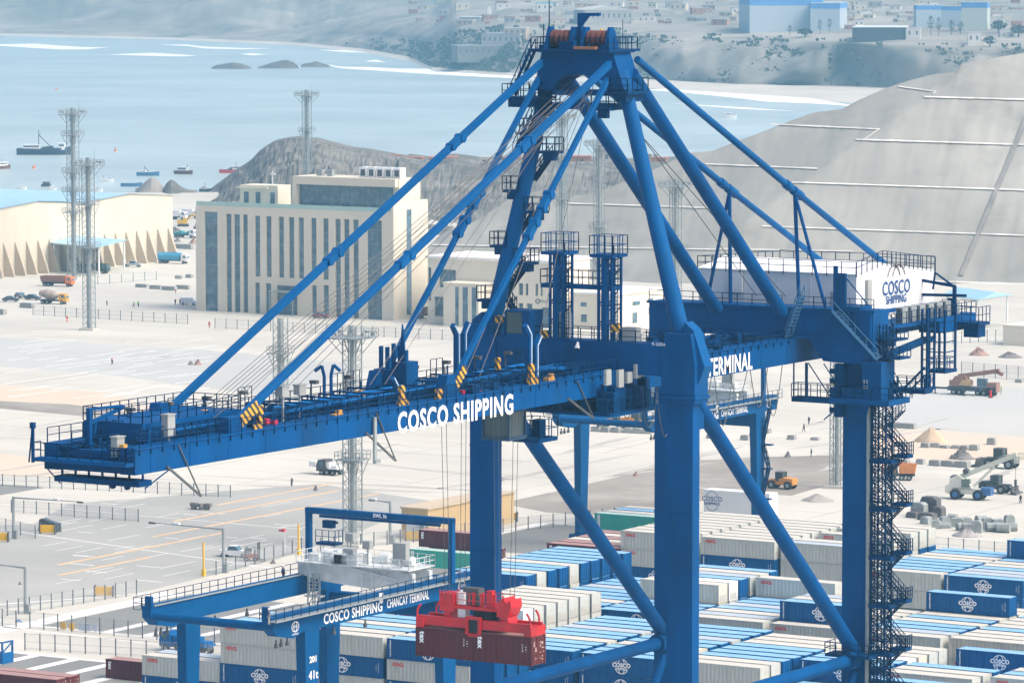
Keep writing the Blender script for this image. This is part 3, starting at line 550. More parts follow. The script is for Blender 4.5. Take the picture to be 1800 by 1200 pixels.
# elevator mast and stair tower on the leg's outer face
m = MB(); m.box(12.05, 12.3, 34.9, 35.2, 0, 60); cp('cable_conduit', m, LGREY)
tw = [(12.5, 35.2), (14.0, 35.2), (14.0, 36.6), (12.5, 36.6)]
m = MB()
for (uu, vv) in tw: m.bar((uu, vv, 0), (uu, vv, 60), .15)
for uu in (12.85, 13.25, 13.65): m.bar((uu, 35.2, 0), (uu, 35.2, 60), .09)
z = 0.5
while z < 59:
    for (a, b) in ((0, 1), (1, 2), (2, 3), (3, 0)): m.bar(tw[a]+(z,), tw[b]+(z,), .08); m.bar(tw[a]+(z,), tw[b]+(z+1.05,), .075); m.bar(tw[b]+(z,), tw[a]+(z+1.05,), .075)
    z += 1.05
cp('lift_mast', m, RAILM)
z = 4.0; k = 0
while z < 51:
    m = MB(); m.box(12.2, 14.7, 35.0, 37.0, z-.38, z); m.box(14.4, 15.9, 36.0, 37.4, z+.15, z+.5); o = cp('stair_landing', m, BLUE_D)
    r = MB(); r.rail([(14.5, 36.0, z+.5), (15.9, 36.0, z+.5), (15.9, 37.4, z+.5)], sp=.5, h=1.2, r=.04, rails=(1, .7, .35)); r.rail([(12.2, 35.0, z), (14.4, 35.0, z)], sp=.5, h=1.2); cp('handrail', r, RAILM, o)
    if z < 47:
        for (pa, pb, n_) in (((15.7, 36.6, z+.4), (13.0, 36.6, z+3.0), 10), ((13.2, 37.2, z+3.0), (14.9, 37.2, z+4.7), 7)):
            st = MB(); pa, pb = Vector(pa), Vector(pb)
            for q in (-.35, .35):
                e = Vector((0, q, 0)); st.bar(pa+e, pb+e, .05, .13); st.bar(pa+e+Vector((0, 0, 1)), pb+e+Vector((0, 0, 1)), .06); st.bar(pa+e+Vector((0, 0, .5)), pb+e+Vector((0, 0, .5)), .05)
                for i in range(6): c = pa.lerp(pb, i/5)+e; st.bar(c, c+Vector((0, 0, 1)), .05)
            for i in range(n_): c = pa.lerp(pb, (i+.5)/n_); st.bar(c-Vector((0, .35, 0)), c+Vector((0, .35, 0)), .2, .04)
            cp('stair', st, RAILM)
    z += 4.75; k += 1
# upper stair rails near the landside leg top
for (za, ub) in ((56.8, 15.5), (58.6, 15.2)):
    m = MB(); m.box(12.2, ub, 35, 37.5, za-.2, za); m.rail([(12.2, 35, za), (ub, 35, za), (ub, 37.5, za)], sp=.8, h=1.1); cp('stair_landing', m, BLUE_D)
cp('stair', stair((15.2, 36, 52.8), (12.6, 36, 56.8), .8, 12), BLUE_D)
# ---- spreader with two maroon boxes, held by the ropes
SP = CB+Vector((BC, -17.9, 0))
sp = thing('container_spreader', 'red twin-lift spreader and head block hanging on ropes above the two maroon boxes', 'spreader', SP+Vector((0, 0, 36.15)))
m = MB(); m.box(-5.9, 5.9, -1.05, -.75, -.05, .78); m.box(-5.9, 5.9, .75, 1.05, -.05, .78); m.box(-2.6, 2.6, -.75, .75, .05, .7); m.box(-6.05, -5.3, -1.22, 1.22, -.3, .55); m.box(5.3, 6.05, -1.22, 1.22, -.3, .55)
m.build('spreader_beam', RED, sp)
m = MB()
for uu in (-.65, .65): m.bar((uu, -1.2, -.55), (uu, -1.2, .95), .28, .25)
m.box(-.8, .8, -1.3, -1.0, .8, 1.05); m.box(-.5, .5, -1.28, -1.05, -.75, -.45); m.build('centre_twistlock_frame', RED, sp)
m = MB(); m.box(-.45, .45, -1.16, -1.08, -.3, .8); m.build('guide_slot', BLACK, sp)
for uu in (-3.0, 3.0):
    m = MB(); m.box(uu-.75, uu+.75, -.9, .9, 1.3, 2.9) if uu < 0 else m.prism([(uu-.7, 1.2), (uu+.4, 1.2), (uu+.8, 2.1), (uu+.7, 2.8), (uu+.3, 2.5), (uu-.1, 2.9), (uu-.7, 2.5)], 'y', -.95, .95)
    m.prism([(uu-.5, .6), (uu+.5, .6), (uu+.25, 1.4), (uu-.25, 1.4)], 'y', -.8, .8); m.build('sheave_block', RED, sp)
m = MB(); m.box(-3.2, 3.2, -.85, .85, 1.6, 1.85)
for uu in (-.6, .3, 1.5): m.box(uu, uu+.25, -.4, -.1, 1.95, 3.1)
m.cbox(1.3, -.3, 1.9, .6, .6, 1.5)
for k in range(6): m.bar((-3.7+k*.3, -.9, 2.9), (-3.7+k*.3, -.9, 3.2), .08)
m.build('head_block', RED, sp)
r = MB(); r.rail([(-3, -.9, 1.85), (3, -.9, 1.85)], h=1.2, sp=1.2, r=.03); r.rail([(-3, .9, 1.85), (3, .9, 1.85)], h=1.2, sp=1.2, r=.03); r.build('handrail', RED, sp)
m = MB(); m.cbox(-1.7, -.2, 1.95, .8, .8, 1.1); m.cbox(-1.6, -.2, .8, .8, .8, .8); m.build('control_box', WHITE, sp); m = MB(); m.cbox(-.8, .2, 1.95, 1.6, 1, 1.5); m.build('motor_box', DGREY, sp)
m = MB(); m.cbox(.6, 0, .75, 2.0, 1.2, .75); m.build('power_pack', BLACK, sp)
for (uu, vv, sx) in ((-5.9, -1.2, -1), (5.9, -1.2, 1), (-5.4, 1.2, -1), (5.4, 1.2, 1)):
    m = MB(); m.path([(uu, vv, .5), (uu, vv, 1.2), (uu-.2*sx, vv, 1.6), (uu-.35*sx, vv, 1.75)], .10, n=6); m.build('gather_guide', RED, sp)
# ================================================================ GROUND OF THE TERMINAL
def struct(name, mb, mat): return tag(mb.build(name, mat), kind='structure')
CONC = M('dusty_concrete', (.50, .492, .435), .85, .12, .035, dirt=(.40, .39, .36), dirt_amt=.7, dscale=.012, stretch=(.5, 1, 1))
ASPH = M('asphalt_pad', (.185, .195, .185), .8, .08, .05, dirt=(.26, .26, .255), dirt_amt=.5, dscale=.03)
SUBG = M('graded_subgrade', (.25, .235, .205), .9, .2, .03, dirt=(.40, .38, .34), dirt_amt=.8, dscale=.04)
SAND = M('sandy_ground', (.55, .47, .37), .9, .08, .02, dirt=(.46, .43, .38), dirt_amt=.7, dscale=.02)
DUST = M('compacted_grey_fill', (.41, .425, .41), .85, .08, .01, dirt=(.50, .485, .45), dirt_amt=.6, dscale=.015)
PAINT = M('white_road_paint', (.72, .72, .70), .7, .05, .3)
PAINTO = M('worn_orange_paint', (.60, .42, .24), .8, .1, .2)
def ngon(pts, z):
    m = MB(); m.add([(p[0], p[1], z) for p in pts], [tuple(range(len(pts)))]); return m
m = MB(); m.add([(-2600, 352, 0), (1500, 352, 0), (1500, 2600, 0), (-700, 2300, 0), (-890, 1700, 0), (-960, 1500, 0), (-1010, 1425, 0), (-1060, 1400, 0), (-1300, 1150, 0), (-2600, 900, 0)], [tuple(range(10))])
struct('ground', m, CONC)
m = MB(); m.box(-2600, 1500, 351.6, 352, -6, 0.3); struct('quay_edge', m, CONC)
rect = lambda x0, x1, y0, y1, z: ngon([(x0, y0), (x1, y0), (x1, y1), (x0, y1)], z)
for a in ((-390.5, -205, 456, 491.5), (-390.5, -205, 513.5, 550), (-386, -150, 572, 606), (-386.5, -150, 614, 648)): struct('asphalt_pad', rect(*a, .004), ASPH)
struct('asphalt_pad', rect(-640, -489, 629, 644.5, .004), ASPH)
struct('graded_strip', ngon([G(-60, 702), G(120, 710), G(262, 728), G(262, 742), G(120, 729), G(-60, 712)], .004), SUBG)
struct('graded_area', ngon([G(880, 884), G(1000, 858), G(1085, 838), G(1160, 812), G(1330, 803), G(1490, 799), G(1490, 842), G(1390, 871), G(1300, 868), G(1235, 880), G(1040, 905), G(960, 900)], .004), SUBG)
struct('sandy_strip', ngon([G(1560, 752), G(1640, 756), G(1830, 770), G(1830, 812), G(1560, 806), G(1480, 800), G(1480, 760)], .004), SAND)
struct('sandy_strip', ngon([G(-50, 672), G(190, 690), G(270, 715), G(262, 728), G(120, 710), G(-60, 702)], .004), SAND)
struct('sandy_strip', ngon([G(-50, 790), G(110, 810), G(150, 838), G(60, 838), G(-50, 832)], .004), SAND)
struct('grey_fill_area', ngon([G(1480, 690), G(1830, 680), G(1830, 768), G(1640, 754), G(1480, 744)], .004), DUST)
struct('grey_fill_area', ngon([G(-50, 590), G(330, 612), G(640, 640), G(500, 700), G(200, 660), G(-50, 640)], .004), DUST)
struct('grey_fill_area', ngon([G(120, 885), G(560, 850), G(760, 880), G(640, 930), G(480, 985), G(250, 1040), G(-40, 1075), G(-40, 925), G(60, 920)], .004), M('worn_grey_concrete', (.315, .325, .305), .8, .10, .02, dirt=(.38, .385, .36), dirt_amt=.6, dscale=.03))
mk = MB()
for k in range(26):
    x = -389+6.62*k
    mk.add([(x, 456, .008), (x+1.7, 456, .008), (x+1.7, 491.5, .008), (x, 491.5, .008)], [(0, 1, 2, 3)])
    if k: mk.add([(x+2.5, 513.5, .008), (x+4.2, 513.5, .008), (x+4.2, 550, .008), (x+2.5, 550, .008)], [(0, 1, 2, 3)])
for (x0, x1, y0, y1) in ((-394.5, -391, 456, 549), (-389, -386.6, 614, 648), (-391, -205, 491.6, 492.6), (-391, -205, 512.3, 513.3)): mk.add([(x0, y0, .008), (x1, y0, .008), (x1, y1, .008), (x0, y1, .008)], [(0, 1, 2, 3)])
for i in range(70):
    p = G(R.uniform(60, 560), R.uniform(865, 1030)); l = R.uniform(2.5, 5); d = .22
    mk.add([(p.x, p.y, .008), (p.x+d, p.y, .008), (p.x+d, p.y+l*2, .008), (p.x, p.y+l*2, .008)], [(0, 1, 2, 3)]) if i % 3 else mk.add([(p.x, p.y, .008), (p.x+l, p.y, .008), (p.x+l, p.y+d*1.6, .008), (p.x, p.y+d*1.6, .008)], [(0, 1, 2, 3)])
for i in range(60):
    p = G(R.uniform(0, 330), R.uniform(600, 700)); l = R.uniform(6, 18)
    mk.add([(p.x, p.y, .008), (p.x+.5, p.y, .008), (p.x+.5, p.y+l, .008), (p.x, p.y+l, .008)], [(0, 1, 2, 3)])
for (a, b, wd) in (((-30, 1098), (310, 1136), .5), ((0, 930), (560, 1010), .35), ((0, 885), (530, 930), .3), ((0, 1062), (300, 1040), .6)):
    p, q = G(*a), G(*b); d = (q-p).normalized(); n = Vector((-d.y, d.x, 0))*wd; mk.add([p+n*0+Vector((0, 0, .008)), q+Vector((0, 0, .008)), q+n+Vector((0, 0, .008)), p+n+Vector((0, 0, .008))], [(0, 1, 2, 3)])
struct('road_marking', mk, PAINT)
mk = MB()
for (x, y0, y1) in ((-427, 565, 610), (-442.5, 618, 668), (-434, 600, 668), (-449, 640, 676), (-420, 556, 580)): mk.add([(x, y0, .012), (x+.9, y0, .012), (x+.9, y1, .012), (x, y1, .012)], [(0, 1, 2, 3)])
struct('lane_marking', mk, PAINTO)
JM = M('pavement_joint_sealant', (.34, .335, .31), .85, .25, .05); mk = MB()
for k in range(34):
    y = 565+k*17.5+R.uniform(-2, 2); x0 = -900+R.uniform(0, 250); x1 = -250-R.uniform(0, 120); d = R.uniform(-.01, .01)*(x1-x0)
    mk.add([(x0, y, .003), (x1, y+d, .003), (x1, y+d+.3, .003), (x0, y+.3, .003)], [(0, 1, 2, 3)])
for k in range(30):
    x = -880+k*21+R.uniform(-3, 3); y0 = 580+R.uniform(0, 120); y1 = y0+R.uniform(120, 420); mk.add([(x, y0, .003), (x+.35, y0, .003), (x+.35, y1, .003), (x, y1, .003)], [(0, 1, 2, 3)])
struct('pavement_joint', mk, JM)
TM = M('tyre_stain', (.39, .38, .35), .9, .25, .04); mk = MB()
for k in range(46):
    p = G(R.uniform(-20, 1800), R.choice((R.uniform(560, 690), R.uniform(740, 860)))); L_ = R.uniform(15, 70); W_ = R.uniform(.6, 3.5); a = R.choice((0, 1.57))+R.uniform(-.25, .25); c_, s_ = math.cos(a), math.sin(a); q = []
    n_ = 9
    for i in range(n_):
        t = i/(n_-1); ww = W_*math.sin(math.pi*t)**.5*(.6+.5*R.random())+.01; off = R.uniform(-.4, .4); q += [(p.x+c_*L_*(t-.5)-s_*(ww/2+off), p.y+s_*L_*(t-.5)+c_*(ww/2+off), .006), (p.x+c_*L_*(t-.5)+s_*(ww/2-off), p.y+s_*L_*(t-.5)-c_*(ww/2-off), .006)]
    mk.add(q, [(2*i, 2*i+1, 2*i+3, 2*i+2) for i in range(n_-1)])
struct('tyre_stain', mk, TM)
# ================================================================ SHIPPING CONTAINERS
def cpaint(name, rgb, var=.08, dirt=None): return M(name, rgb, .55, var, .5, spec=.15, dirt=dirt or tuple(c*.6+(.02 if min(rgb) > .001 else .004) for c in rgb), dirt_amt=.5, dscale=.9, stretch=(1, 1, .25))
CB_ = cpaint('container_blue', (.0, .075, .235)); CBR = M('sky_lit_blue_roof', (.22, .45, .70), .42, .14, .35, dirt=(.32, .47, .60), dirt_amt=.6, dscale=.4)  # blue roof colour lightened: sky light on the tops is painted in
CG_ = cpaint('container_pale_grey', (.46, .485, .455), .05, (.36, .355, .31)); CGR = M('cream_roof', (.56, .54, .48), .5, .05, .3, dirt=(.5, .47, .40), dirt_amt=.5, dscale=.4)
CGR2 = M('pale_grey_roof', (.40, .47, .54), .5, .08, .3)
CW_ = cpaint('container_cream', (.55, .53, .44), .05); CM_ = cpaint('container_maroon', (.10, .022, .026)); CMR = M('pale_maroon_roof', (.33, .20, .18), .6, .12, .4)  # maroon boxes get a paler roof colour than their sides
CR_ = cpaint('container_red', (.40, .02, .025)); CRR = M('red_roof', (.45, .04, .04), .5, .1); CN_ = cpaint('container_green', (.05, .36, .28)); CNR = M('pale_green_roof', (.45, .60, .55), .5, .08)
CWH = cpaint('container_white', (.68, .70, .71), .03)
REDL = M('red_lettering', (.62, .03, .03), .5, .02); BLK = M('dark_seal', (.03, .03, .03), .7)
MARK = M('door_marking', (.5, .42, .34), .6, .1)
def body_mesh(L, Hh, door):
    m = MB(); hx, hy = L/2, 1.22
    # corrugated long sides
    for s in (-1, 1):
        n = int(L/.56); vs = []; fs = []
        x0 = -hx+.12; st = (L-.24)/n
        prof = []
        for i in range(n):
            a = x0+i*st; prof += [(a, 0), (a+st*.3, 0), (a+st*.5, .032), (a+st*.8, .032)]
        prof.append((hx-.12, 0))
        for (x, d) in prof: vs += [(x, s*(hy-.02-d), .16), (x, s*(hy-.02-d), Hh-.1)]
        for i in range(len(prof)-1): b = 2*i; fs.append((b, b+2, b+3, b+1) if s < 0 else (b, b+1, b+3, b+2))
        m.add(vs, fs); m.box(-hx+.12, hx-.12, *sorted((s*hy, s*(hy-.1))), 0.02, .16); m.box(-hx+.12, hx-.12, *sorted((s*hy, s*(hy-.1))), Hh-.1, Hh-.02)
        for e in (-1, 1): m.box(*sorted((e*hx, e*(hx-.16))), *sorted((s*hy, s*(hy-.16))), 0, Hh)
    m.box(-hx+.04, -hx+.1, -hy+.16, hy-.16, .1, Hh-.05); m.box(-hx+.1, hx-.1, -hy+.12, hy-.12, .03, .12)
    m.box(hx-.08, hx-.03, -hy+.16, hy-.16, .06, Hh-.06)
    return m
def make_container(kind, bm, rm, L=12.19, Hh=2.6, door='dry'):
    t = thing('shipping_container', 'proto', 'shipping container')
    body_mesh(L, Hh, door).build('body', bm, t)
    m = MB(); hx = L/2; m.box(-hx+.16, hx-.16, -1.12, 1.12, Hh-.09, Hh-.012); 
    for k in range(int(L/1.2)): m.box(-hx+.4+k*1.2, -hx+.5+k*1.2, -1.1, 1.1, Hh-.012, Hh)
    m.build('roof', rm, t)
    m = MB(); x = hx-.03
    if door == 'dry':
        for y in (-.95, -.35, .35, .95): m.tube((x+.03, y, .15), (x+.03, y, Hh-.12), .03, n=5)
        m.box(x, x+.02, -.02, .02, .1, Hh-.1)
        for y in (-.65, .65): m.box(x+.03, x+.06, y-.3, y+.3, 1.0, 1.08)
    else:
        m.box(x, x+.03, -.85, .85, .25, 1.15); m.box(x+.03, x+.05, -.16, .16, 1.7, 1.85)
    m.build('door_gear' if door == 'dry' else 'cooling_unit', bm if door == 'dry' else M('reefer_panel', (.42, .42, .38), .5), t)
    y = -1.235
    if kind == 'blue':
        e = MB()
        for rx, ry in ((1.0, 1.0), (.52, 1.0)): ring(e, (0, y, 1.3), (1, 0, 0), (0, 0, 1), rx, ry, .11, 22, 158, 14); ring(e, (0, y, 1.3), (1, 0, 0), (0, 0, 1), rx, ry, .11, 202, 338, 14)
        put_text(e, 'COSCO', .72, (0, y, 1.42), (1, 0, 0), (0, 0, 1), bold=.04); put_text(e, 'SHIPPING', .4, (0, y, .95), (1, 0, 0), (0, 0, 1), bold=.02); e.build('emblem', LETTER, t)
        e = MB(); put_text(e, 'COSCO SHIPPING', .26, (-hx+.55, y, 1.35), (0, 0, 1), (-1, 0, 0), bold=.01); put_text(e, 'CSNU 40 22G1', .2, (hx-.6, y, 1.35), (0, 0, 1), (-1, 0, 0)); put_text(e, '22 45 G1', .2, (hx-.95, y, 1.35), (0, 0, 1), (-1, 0, 0)); e.build('side_lettering', LETTER, t)
    if kind == 'grey':
        e = MB(); put_text(e, 'OOCL', .58, (-hx+1.7, y, Hh-.62), (1, 0, 0), (0, 0, 1), bold=.035); e.build('side_lettering', REDL, t)
        e = MB(); put_text(e, 'OOCL', .2, (hx+.035, .35, 1.9), (0, 1, 0), (0, 0, 1)); e.build('end_lettering', REDL, t)
    if kind == 'green':
        e = MB(); e.box(-hx+.55, -hx+1.05, y-.01, y, .3, 2.35); e.build('side_panel', WHITE, t); e = MB(); put_text(e, 'CHINA SHIPPING', .22, (-hx+.8, y-.02, 1.3), (0, 0, 1), (-1, 0, 0)); e.build('side_lettering', CN_, t)
    if kind in ('maroon', 'red'):
        e = MB(); put_text(e, 'tex', .75, (-hx+.7, y, 1.75), (0, 0, -1), (1, 0, 0), bold=.03); e.build('side_lettering', LETTER, t)
        e = MB(); put_text(e, '22 30 48', .2, (hx-.95, y, 1.6), (0, 0, -1), (1, 0, 0)); put_text(e, '2 G 1', .24, (hx-.6, y, 1.5), (0, 0, -1), (1, 0, 0))
        e.build('side_lettering', LETTER, t)
        e = MB()
        for k in range(26): yy = R.choice((-.8, -.5, .3, .6, .85)); zz = R.uniform(.3, Hh-.4); e.box(hx+.0, hx+.012, yy-.1, yy+.12, zz, zz+.07)
        e.build('door_marking', MARK, t)
    return t
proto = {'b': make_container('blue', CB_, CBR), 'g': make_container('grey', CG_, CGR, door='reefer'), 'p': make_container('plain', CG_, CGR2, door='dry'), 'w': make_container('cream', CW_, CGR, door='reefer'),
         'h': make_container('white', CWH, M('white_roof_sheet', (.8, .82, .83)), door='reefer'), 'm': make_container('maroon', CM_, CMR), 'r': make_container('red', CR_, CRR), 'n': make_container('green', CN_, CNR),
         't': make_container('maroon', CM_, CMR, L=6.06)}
CN = {'b': 'blue', 'g': 'pale grey', 'p': 'plain grey', 'w': 'cream', 'h': 'white', 'm': 'maroon', 'r': 'bright red', 'n': 'green', 't': 'short maroon'}
used = set(); PITCH = 2.95; nth = ['front', 'second', 'third', 'fourth', 'fifth', 'sixth', 'seventh', 'eighth', 'ninth', 'tenth', 'eleventh', 'twelfth']
TIER = ['ground', 'second', 'third', 'top']
def put(k, x, y, z, label, marks=True):
    src = proto[k]
    if k not in used: used.add(k); src.location = (x, y, z); src['label'] = label; src['group'] = 'shipping containers in the yard'; return src
    return dup(src, (x, y, z), 0, label, 'shipping containers in the yard', () if marks else ('emblem', 'side_lettering', 'end_lettering'))
def bay(block, bname, xr, yf, rows, L=12.19):
    """rows: front to back, each a string of tiers from bottom to top ('.' = hidden tier left out)"""
    hs = [len(r_) for r_ in rows]
    for i, st in enumerate(rows):
        for t, k in enumerate(st):
            if k in '. ': continue
            y = yf+1.22+i*PITCH; top = t == len(st)-1
            marks = (i == 0) or (hs[i-1] <= t)
            lab = '%s container, %s tier, %s row, %s, %s' % (CN[k], TIER[t], nth[i], bname, block)
            put(k, xr-L/2+R.uniform(-.05, .05), y+R.uniform(-.04, .04), t*2.6, lab, marks)
NB, MBk, RB, FB = 'nearest block', 'second block', 'third block', 'far block'
# nearest block (front left)
bay(NB, 'bay right of numbered gantry leg', -306.4, 472.8, ['ppbg', '..gg', '..gb', '..bg', '..bb', '..gb'])
bay(NB, 'row standing apart behind that bay', -306.6, 494.7, ['bbbr'])
bay(NB, 'bay left of numbered gantry leg', -318.9, 472.8, ['pbgg', '...b', '...g', '...b'])
bay(NB, 'bay behind the hanging boxes', -293.6, 472.8, ['bbgb', '..gg', '..b', '..b', '..b'])
bay(NB, 'bay at its left end', -331.3, 472.8, ['bg', '.p'])
# second block (behind it, centre of picture)
bay(MBk, 'leftmost bay', -303.3, 489.8, ['', '', '', '..b', '..gh', '...g', '..gg', '..gg', '..gg', '..gg', '..gg'])
bay(MBk, 'bay left of inner crane leg', -288.9, 489.8, ['bbb', '..b', '..b', '..g', '..b', '..b', '..p', '..b', '..b', '..b'])
bay(MBk, 'bay behind inner crane leg', -275.7, 489.8, ['bbb', '..b', '..b', '..w', '..b', '..b', '..p', '..b', '..b', '..b'])
bay(MBk, 'bay between the near legs', -262.5, 490.6, ['bgg', '..g', '..b', '..b', '..b', '..b', '..g', '..w', '..g'])
bay(MBk, 'bay left of outer landside leg', -249.5, 490.6, ['..', '.b', '.b', '.bb', '..b', '..h', '..w', '..g', '..g'])
bay(MBk, 'bay right of outer landside leg', -236.4, 490.6, ['.bb', '.g', '.gg', '..g', '..b', '..', '.b', '.b', '.b', '.bb'])
bay(MBk, 'rightmost bay', -223.2, 490.6, ['.b', '.g', '.b', '.gg', '..b', '..g', '..b'])
# third block
bay(RB, 'leftmost bay', -319.5, 523.4, ['.bb', '.bb', '.bbb', '..gg', '..bb', '..bb', '..gg', '..bb', '..bb', '..bb', '..bb', '..bb'])
bay(RB, 'bay left of inner crane leg', -305.4, 523.4, ['bbb', '..b', '..g', '..b', '..b', '..b', '..p', '..b', '..b', '..b'])
bay(RB, 'bay right of inner crane leg', -292.7, 523.4, ['bbb', '..b', '..b', '..b', '..gw', '..gh', '..bb', '..bp', '..bg', '...b'])
bay(RB, 'bay under the long diagonal brace', -280.0, 524.0, ['.gg', '..p', '..g', '..b', '..p', '..b', '..b', '.ggg'])
bay(RB, 'bay left of outer landside leg', -266.8, 524.0, ['.gg', '..bb', '..bg', '..bp', '..g', '..g', '..g'])
bay(RB, 'bay right of outer landside leg', -254.1, 524.0, ['.gg', '..p', '..b', '..b', '..g', '..b', '..g', '..gb', '..g', '..g'])
bay(RB, 'rightmost bay', -241.2, 525.0, ['.gw', '..g', '..g', '..b', '..g', '..w', '..g', '..b'])
# far block
bay(FB, 'leftmost bay', -357.0, 577.0, ['.n', '..m', '.m'])
bay(FB, 'bay left of inner crane leg', -332.6, 577.0, ['mmm', '..m', '..w', '..m', '..w', '..m'])
bay(FB, 'bay behind inner crane leg', -320.5, 578.0, ['.bgg', '...g', '..gg', '..gg', '..gg', '..gg', '..gg', '..gg', '..gg'])
bay(FB, 'bay between the near legs', -307.0, 578.0, ['.gbg', '...g', '...g', '...g', '...g', '...g', '...g', '...g', '...g'])
bay(FB, 'bay left of outer landside leg', -294.3, 579.0, ['.gpp', '...g', '..g', '..p', '...g', '..g', '..gg', '..bg', '..bg'])
bay(FB, 'bay right of outer landside leg', -279.8, 577.0, ['.pg', '..b', '..b', '..b', '..b', '..g', '..g', '..b', '..b'])
bay(FB, 'rightmost bay', -267.1, 577.0, ['.bb', '..p', '..p', '..b', '..g', '..g', '..b', '..bb'])
# green and pale boxes beyond, under the second gantry
bay('stack under the farther gantry', 'left bay', -354.7, 629.0, ['.n', '.g', '.b', '.g'])
# maroon boxes on the ground, lower left
put('m', -349.3, 482.3, 0, 'maroon container standing alone on the asphalt beside the grey front stack')
for y in (465.0, 467.6): put('m', -356.6, y, 0, 'maroon container with pale door marks, %s of the pair in the bottom left corner' % ('front' if y < 466 else 'rear'))
for k in (-1, 1): put('t', SP.x+k*3.06, SP.y, 36.15-.32-2.6, 'short maroon container hanging under the red spreader, %s end' % ('left' if k < 0 else 'right'))
# ================================================================ RAIL-MOUNTED YARD GANTRIES
def make_gantry():
    t = thing('yard_gantry_crane', 'proto', 'gantry crane')
    B = M('gantry_blue_paint', (.0, .070, .215), .5, .12, .35, spec=.06, dirt=(.0, .05, .17), dirt_amt=.35, dscale=.12)
    B2 = B
    zb, zt = 19.8, 22.05
    for s in (-1, 1):
        xo = s*8.85; xi = xo-s*1.3; a, b = sorted((xo, xi))
        m = MB(); m.prism([(-7.0, zt), (-7.0, 20.9), (-5.8, 19.9), (-2.6, 19.3), (-.8, zb), (36, zb), (36, zt)], 'x', a, b); m.box(a-.05, b+.05, -7.0, 36, zt, zt+.1); g = m.build('girder', B, t)
        m = MB(); f = xo+s*.9; e0, e1 = sorted((xo, f+s*.1)); m.box(e0, e1, -7.4, 36, zt-.35, zt-.2); m.build('walkway_grating', LGREY, g); m = MB(); m.rail([(f, -7.4, zt-.2), (f, 36, zt-.2)], sp=1.7, h=1.3); m.rail([(f, -7.4, zt-.2), (f-s*2.2, -7.4, zt-.2)], sp=1.1, h=1.3)
        m.build('walkway', RAILM, g)
        m = MB(); m.box(xi-s*.1-.1, xi-s*.1+.1, -6.6, 35.5, zt+.1, zt+.25); m.build('rail', LGREY, g)
        m = MB(); m.box(*sorted((xi, xi+s*.9)), -7.0, -6.6, zt+.1, zt+1.25); m.build('end_stop', B, g)
        for y in (-5.2, -4.2, -3.0, 6.5, 13): m = MB(); m.bar((xo-s*.6, y, zb-.4), (xo-s*.6, y, zb-.9-.5*(y < -7)), .16); m.cbox(xo-s*.6, y, zb-1.3-.5*(y < -7), .3, .35, .45); m.build('floodlight', DGREY, g)
        for y0, wid in ((0.0, 2.3), (29.0, 2.6)):
            m = MB(); m.add([(xo, y0-.3, zb), (xi, y0-.3, zb), (xi, y0+wid+.3, zb), (xo, y0+wid+.3, zb), (xo, y0+.2, 1.2), (xi+s*.25, y0+.2, 1.2), (xi+s*.25, y0+wid-.2, 1.2), (xo, y0+wid-.2, 1.2)], [(0, 1, 5, 4), (1, 2, 6, 5), (2, 3, 7, 6), (3, 0, 4, 7), (4, 5, 6, 7), (0, 3, 2, 1)]); m.build('leg', B2, t)
    m = MB(); m.tube((-8.9, -6.3, 21.0), (8.9, -6.3, 21.0), .5, n=16); m.build('tie_tube', B2, t, True)
    m = MB(); m.tube((-8.9, 35.6, 21.0), (8.9, 35.6, 21.0), .5, n=16); m.build('tie_tube', B2, t, True)
    for y0 in (-.2, 28.8):
        m = MB(); m.box(-10, 10, y0+.4, y0+2.2, .5, 1.7)
        for x in (-9.4, -7.8, 7.8, 9.4): m.wheel(x, y0+1.3, .4, .4, .5, 12)
        m.build('sill_beam', [B, DGREY], t)
    m = MB(); m.box(-8.3, 8.3, 29.4, 30.8, 17.4, 19.4); m.build('portal_tie', B, t)
    # lettering, emblem, numbers on the outer face
    x = 8.87
    m = MB(); put_text(m, 'COSCO SHIPPING', 1.6, (x, 9.6, 20.6), (0, 1, 0), (0, 0, 1), bold=.04, narrow=.9); m.build('girder_lettering', LETTER, t); m = MB(); put_text(m, 'CHANCAY TERMINAL', 1.45, (x, 21.2, 20.7), (0, 1, 0), (0, 0, 1), bold=.02, narrow=.62); m.build('girder_lettering', LETTER, t)
    m = MB(); put_text(m, '201', 1.0, (x+.03, 1.3, 16.4), (0, 1, 0), (0, 0, 1), bold=.03); m.build('leg_number', LETTER, t); m = MB(); put_text(m, '41t', 1.35, (x+.03, 1.3, 14.6), (0, 1, 0), (0, 0, 1), bold=.03); m.build('leg_number', LETTER, t); m = MB(); put_text(m, '201', .9, (8.2, -.12, 11.0), (1, 0, 0), (0, 0, 1), bold=.03); m.build('leg_number', LETTER, t); m = MB()
    ring(m, (x+.03, -2.3, 20.6), (0, 1, 0), (0, 0, 1), .75, .62, .09, 0, 360); ring(m, (x+.03, -2.3, 20.6), (0, 1, 0), (0, 0, 1), .35, .62, .09, 0, 360); put_text(m, 'COSCO', .45, (x+.03, -2.3, 20.6), (0, 1, 0), (0, 0, 1)); put_text(m, 'SHIPPING', .32, (x+.03, -2.3, 19.75), (0, 1, 0), (0, 0, 1))
    m.build('girder_emblem', LETTER, t); m = MB(); ring(m, (x+.03, 33, 20.9), (0, 1, 0), (0, 0, 1), .8, .6, .1, 0, 360); put_text(m, 'COSCO', .45, (x+.03, 33, 20.9), (0, 1, 0), (0, 0, 1)); m.build('girder_emblem', LETTER, t)
    m = MB(); m.box(x, x+.1, 14.9, 15.7, 21.1, 22.3); m.build('notice_board', WHITE, t)
    # maintenance gantry over the trolley with its little hoist
    m = MB()
    for sx in (-1, 1): m.bar((sx*10.1, 28.8, 21.8), (sx*10.1, 28.8, 29.4), .6, .7)
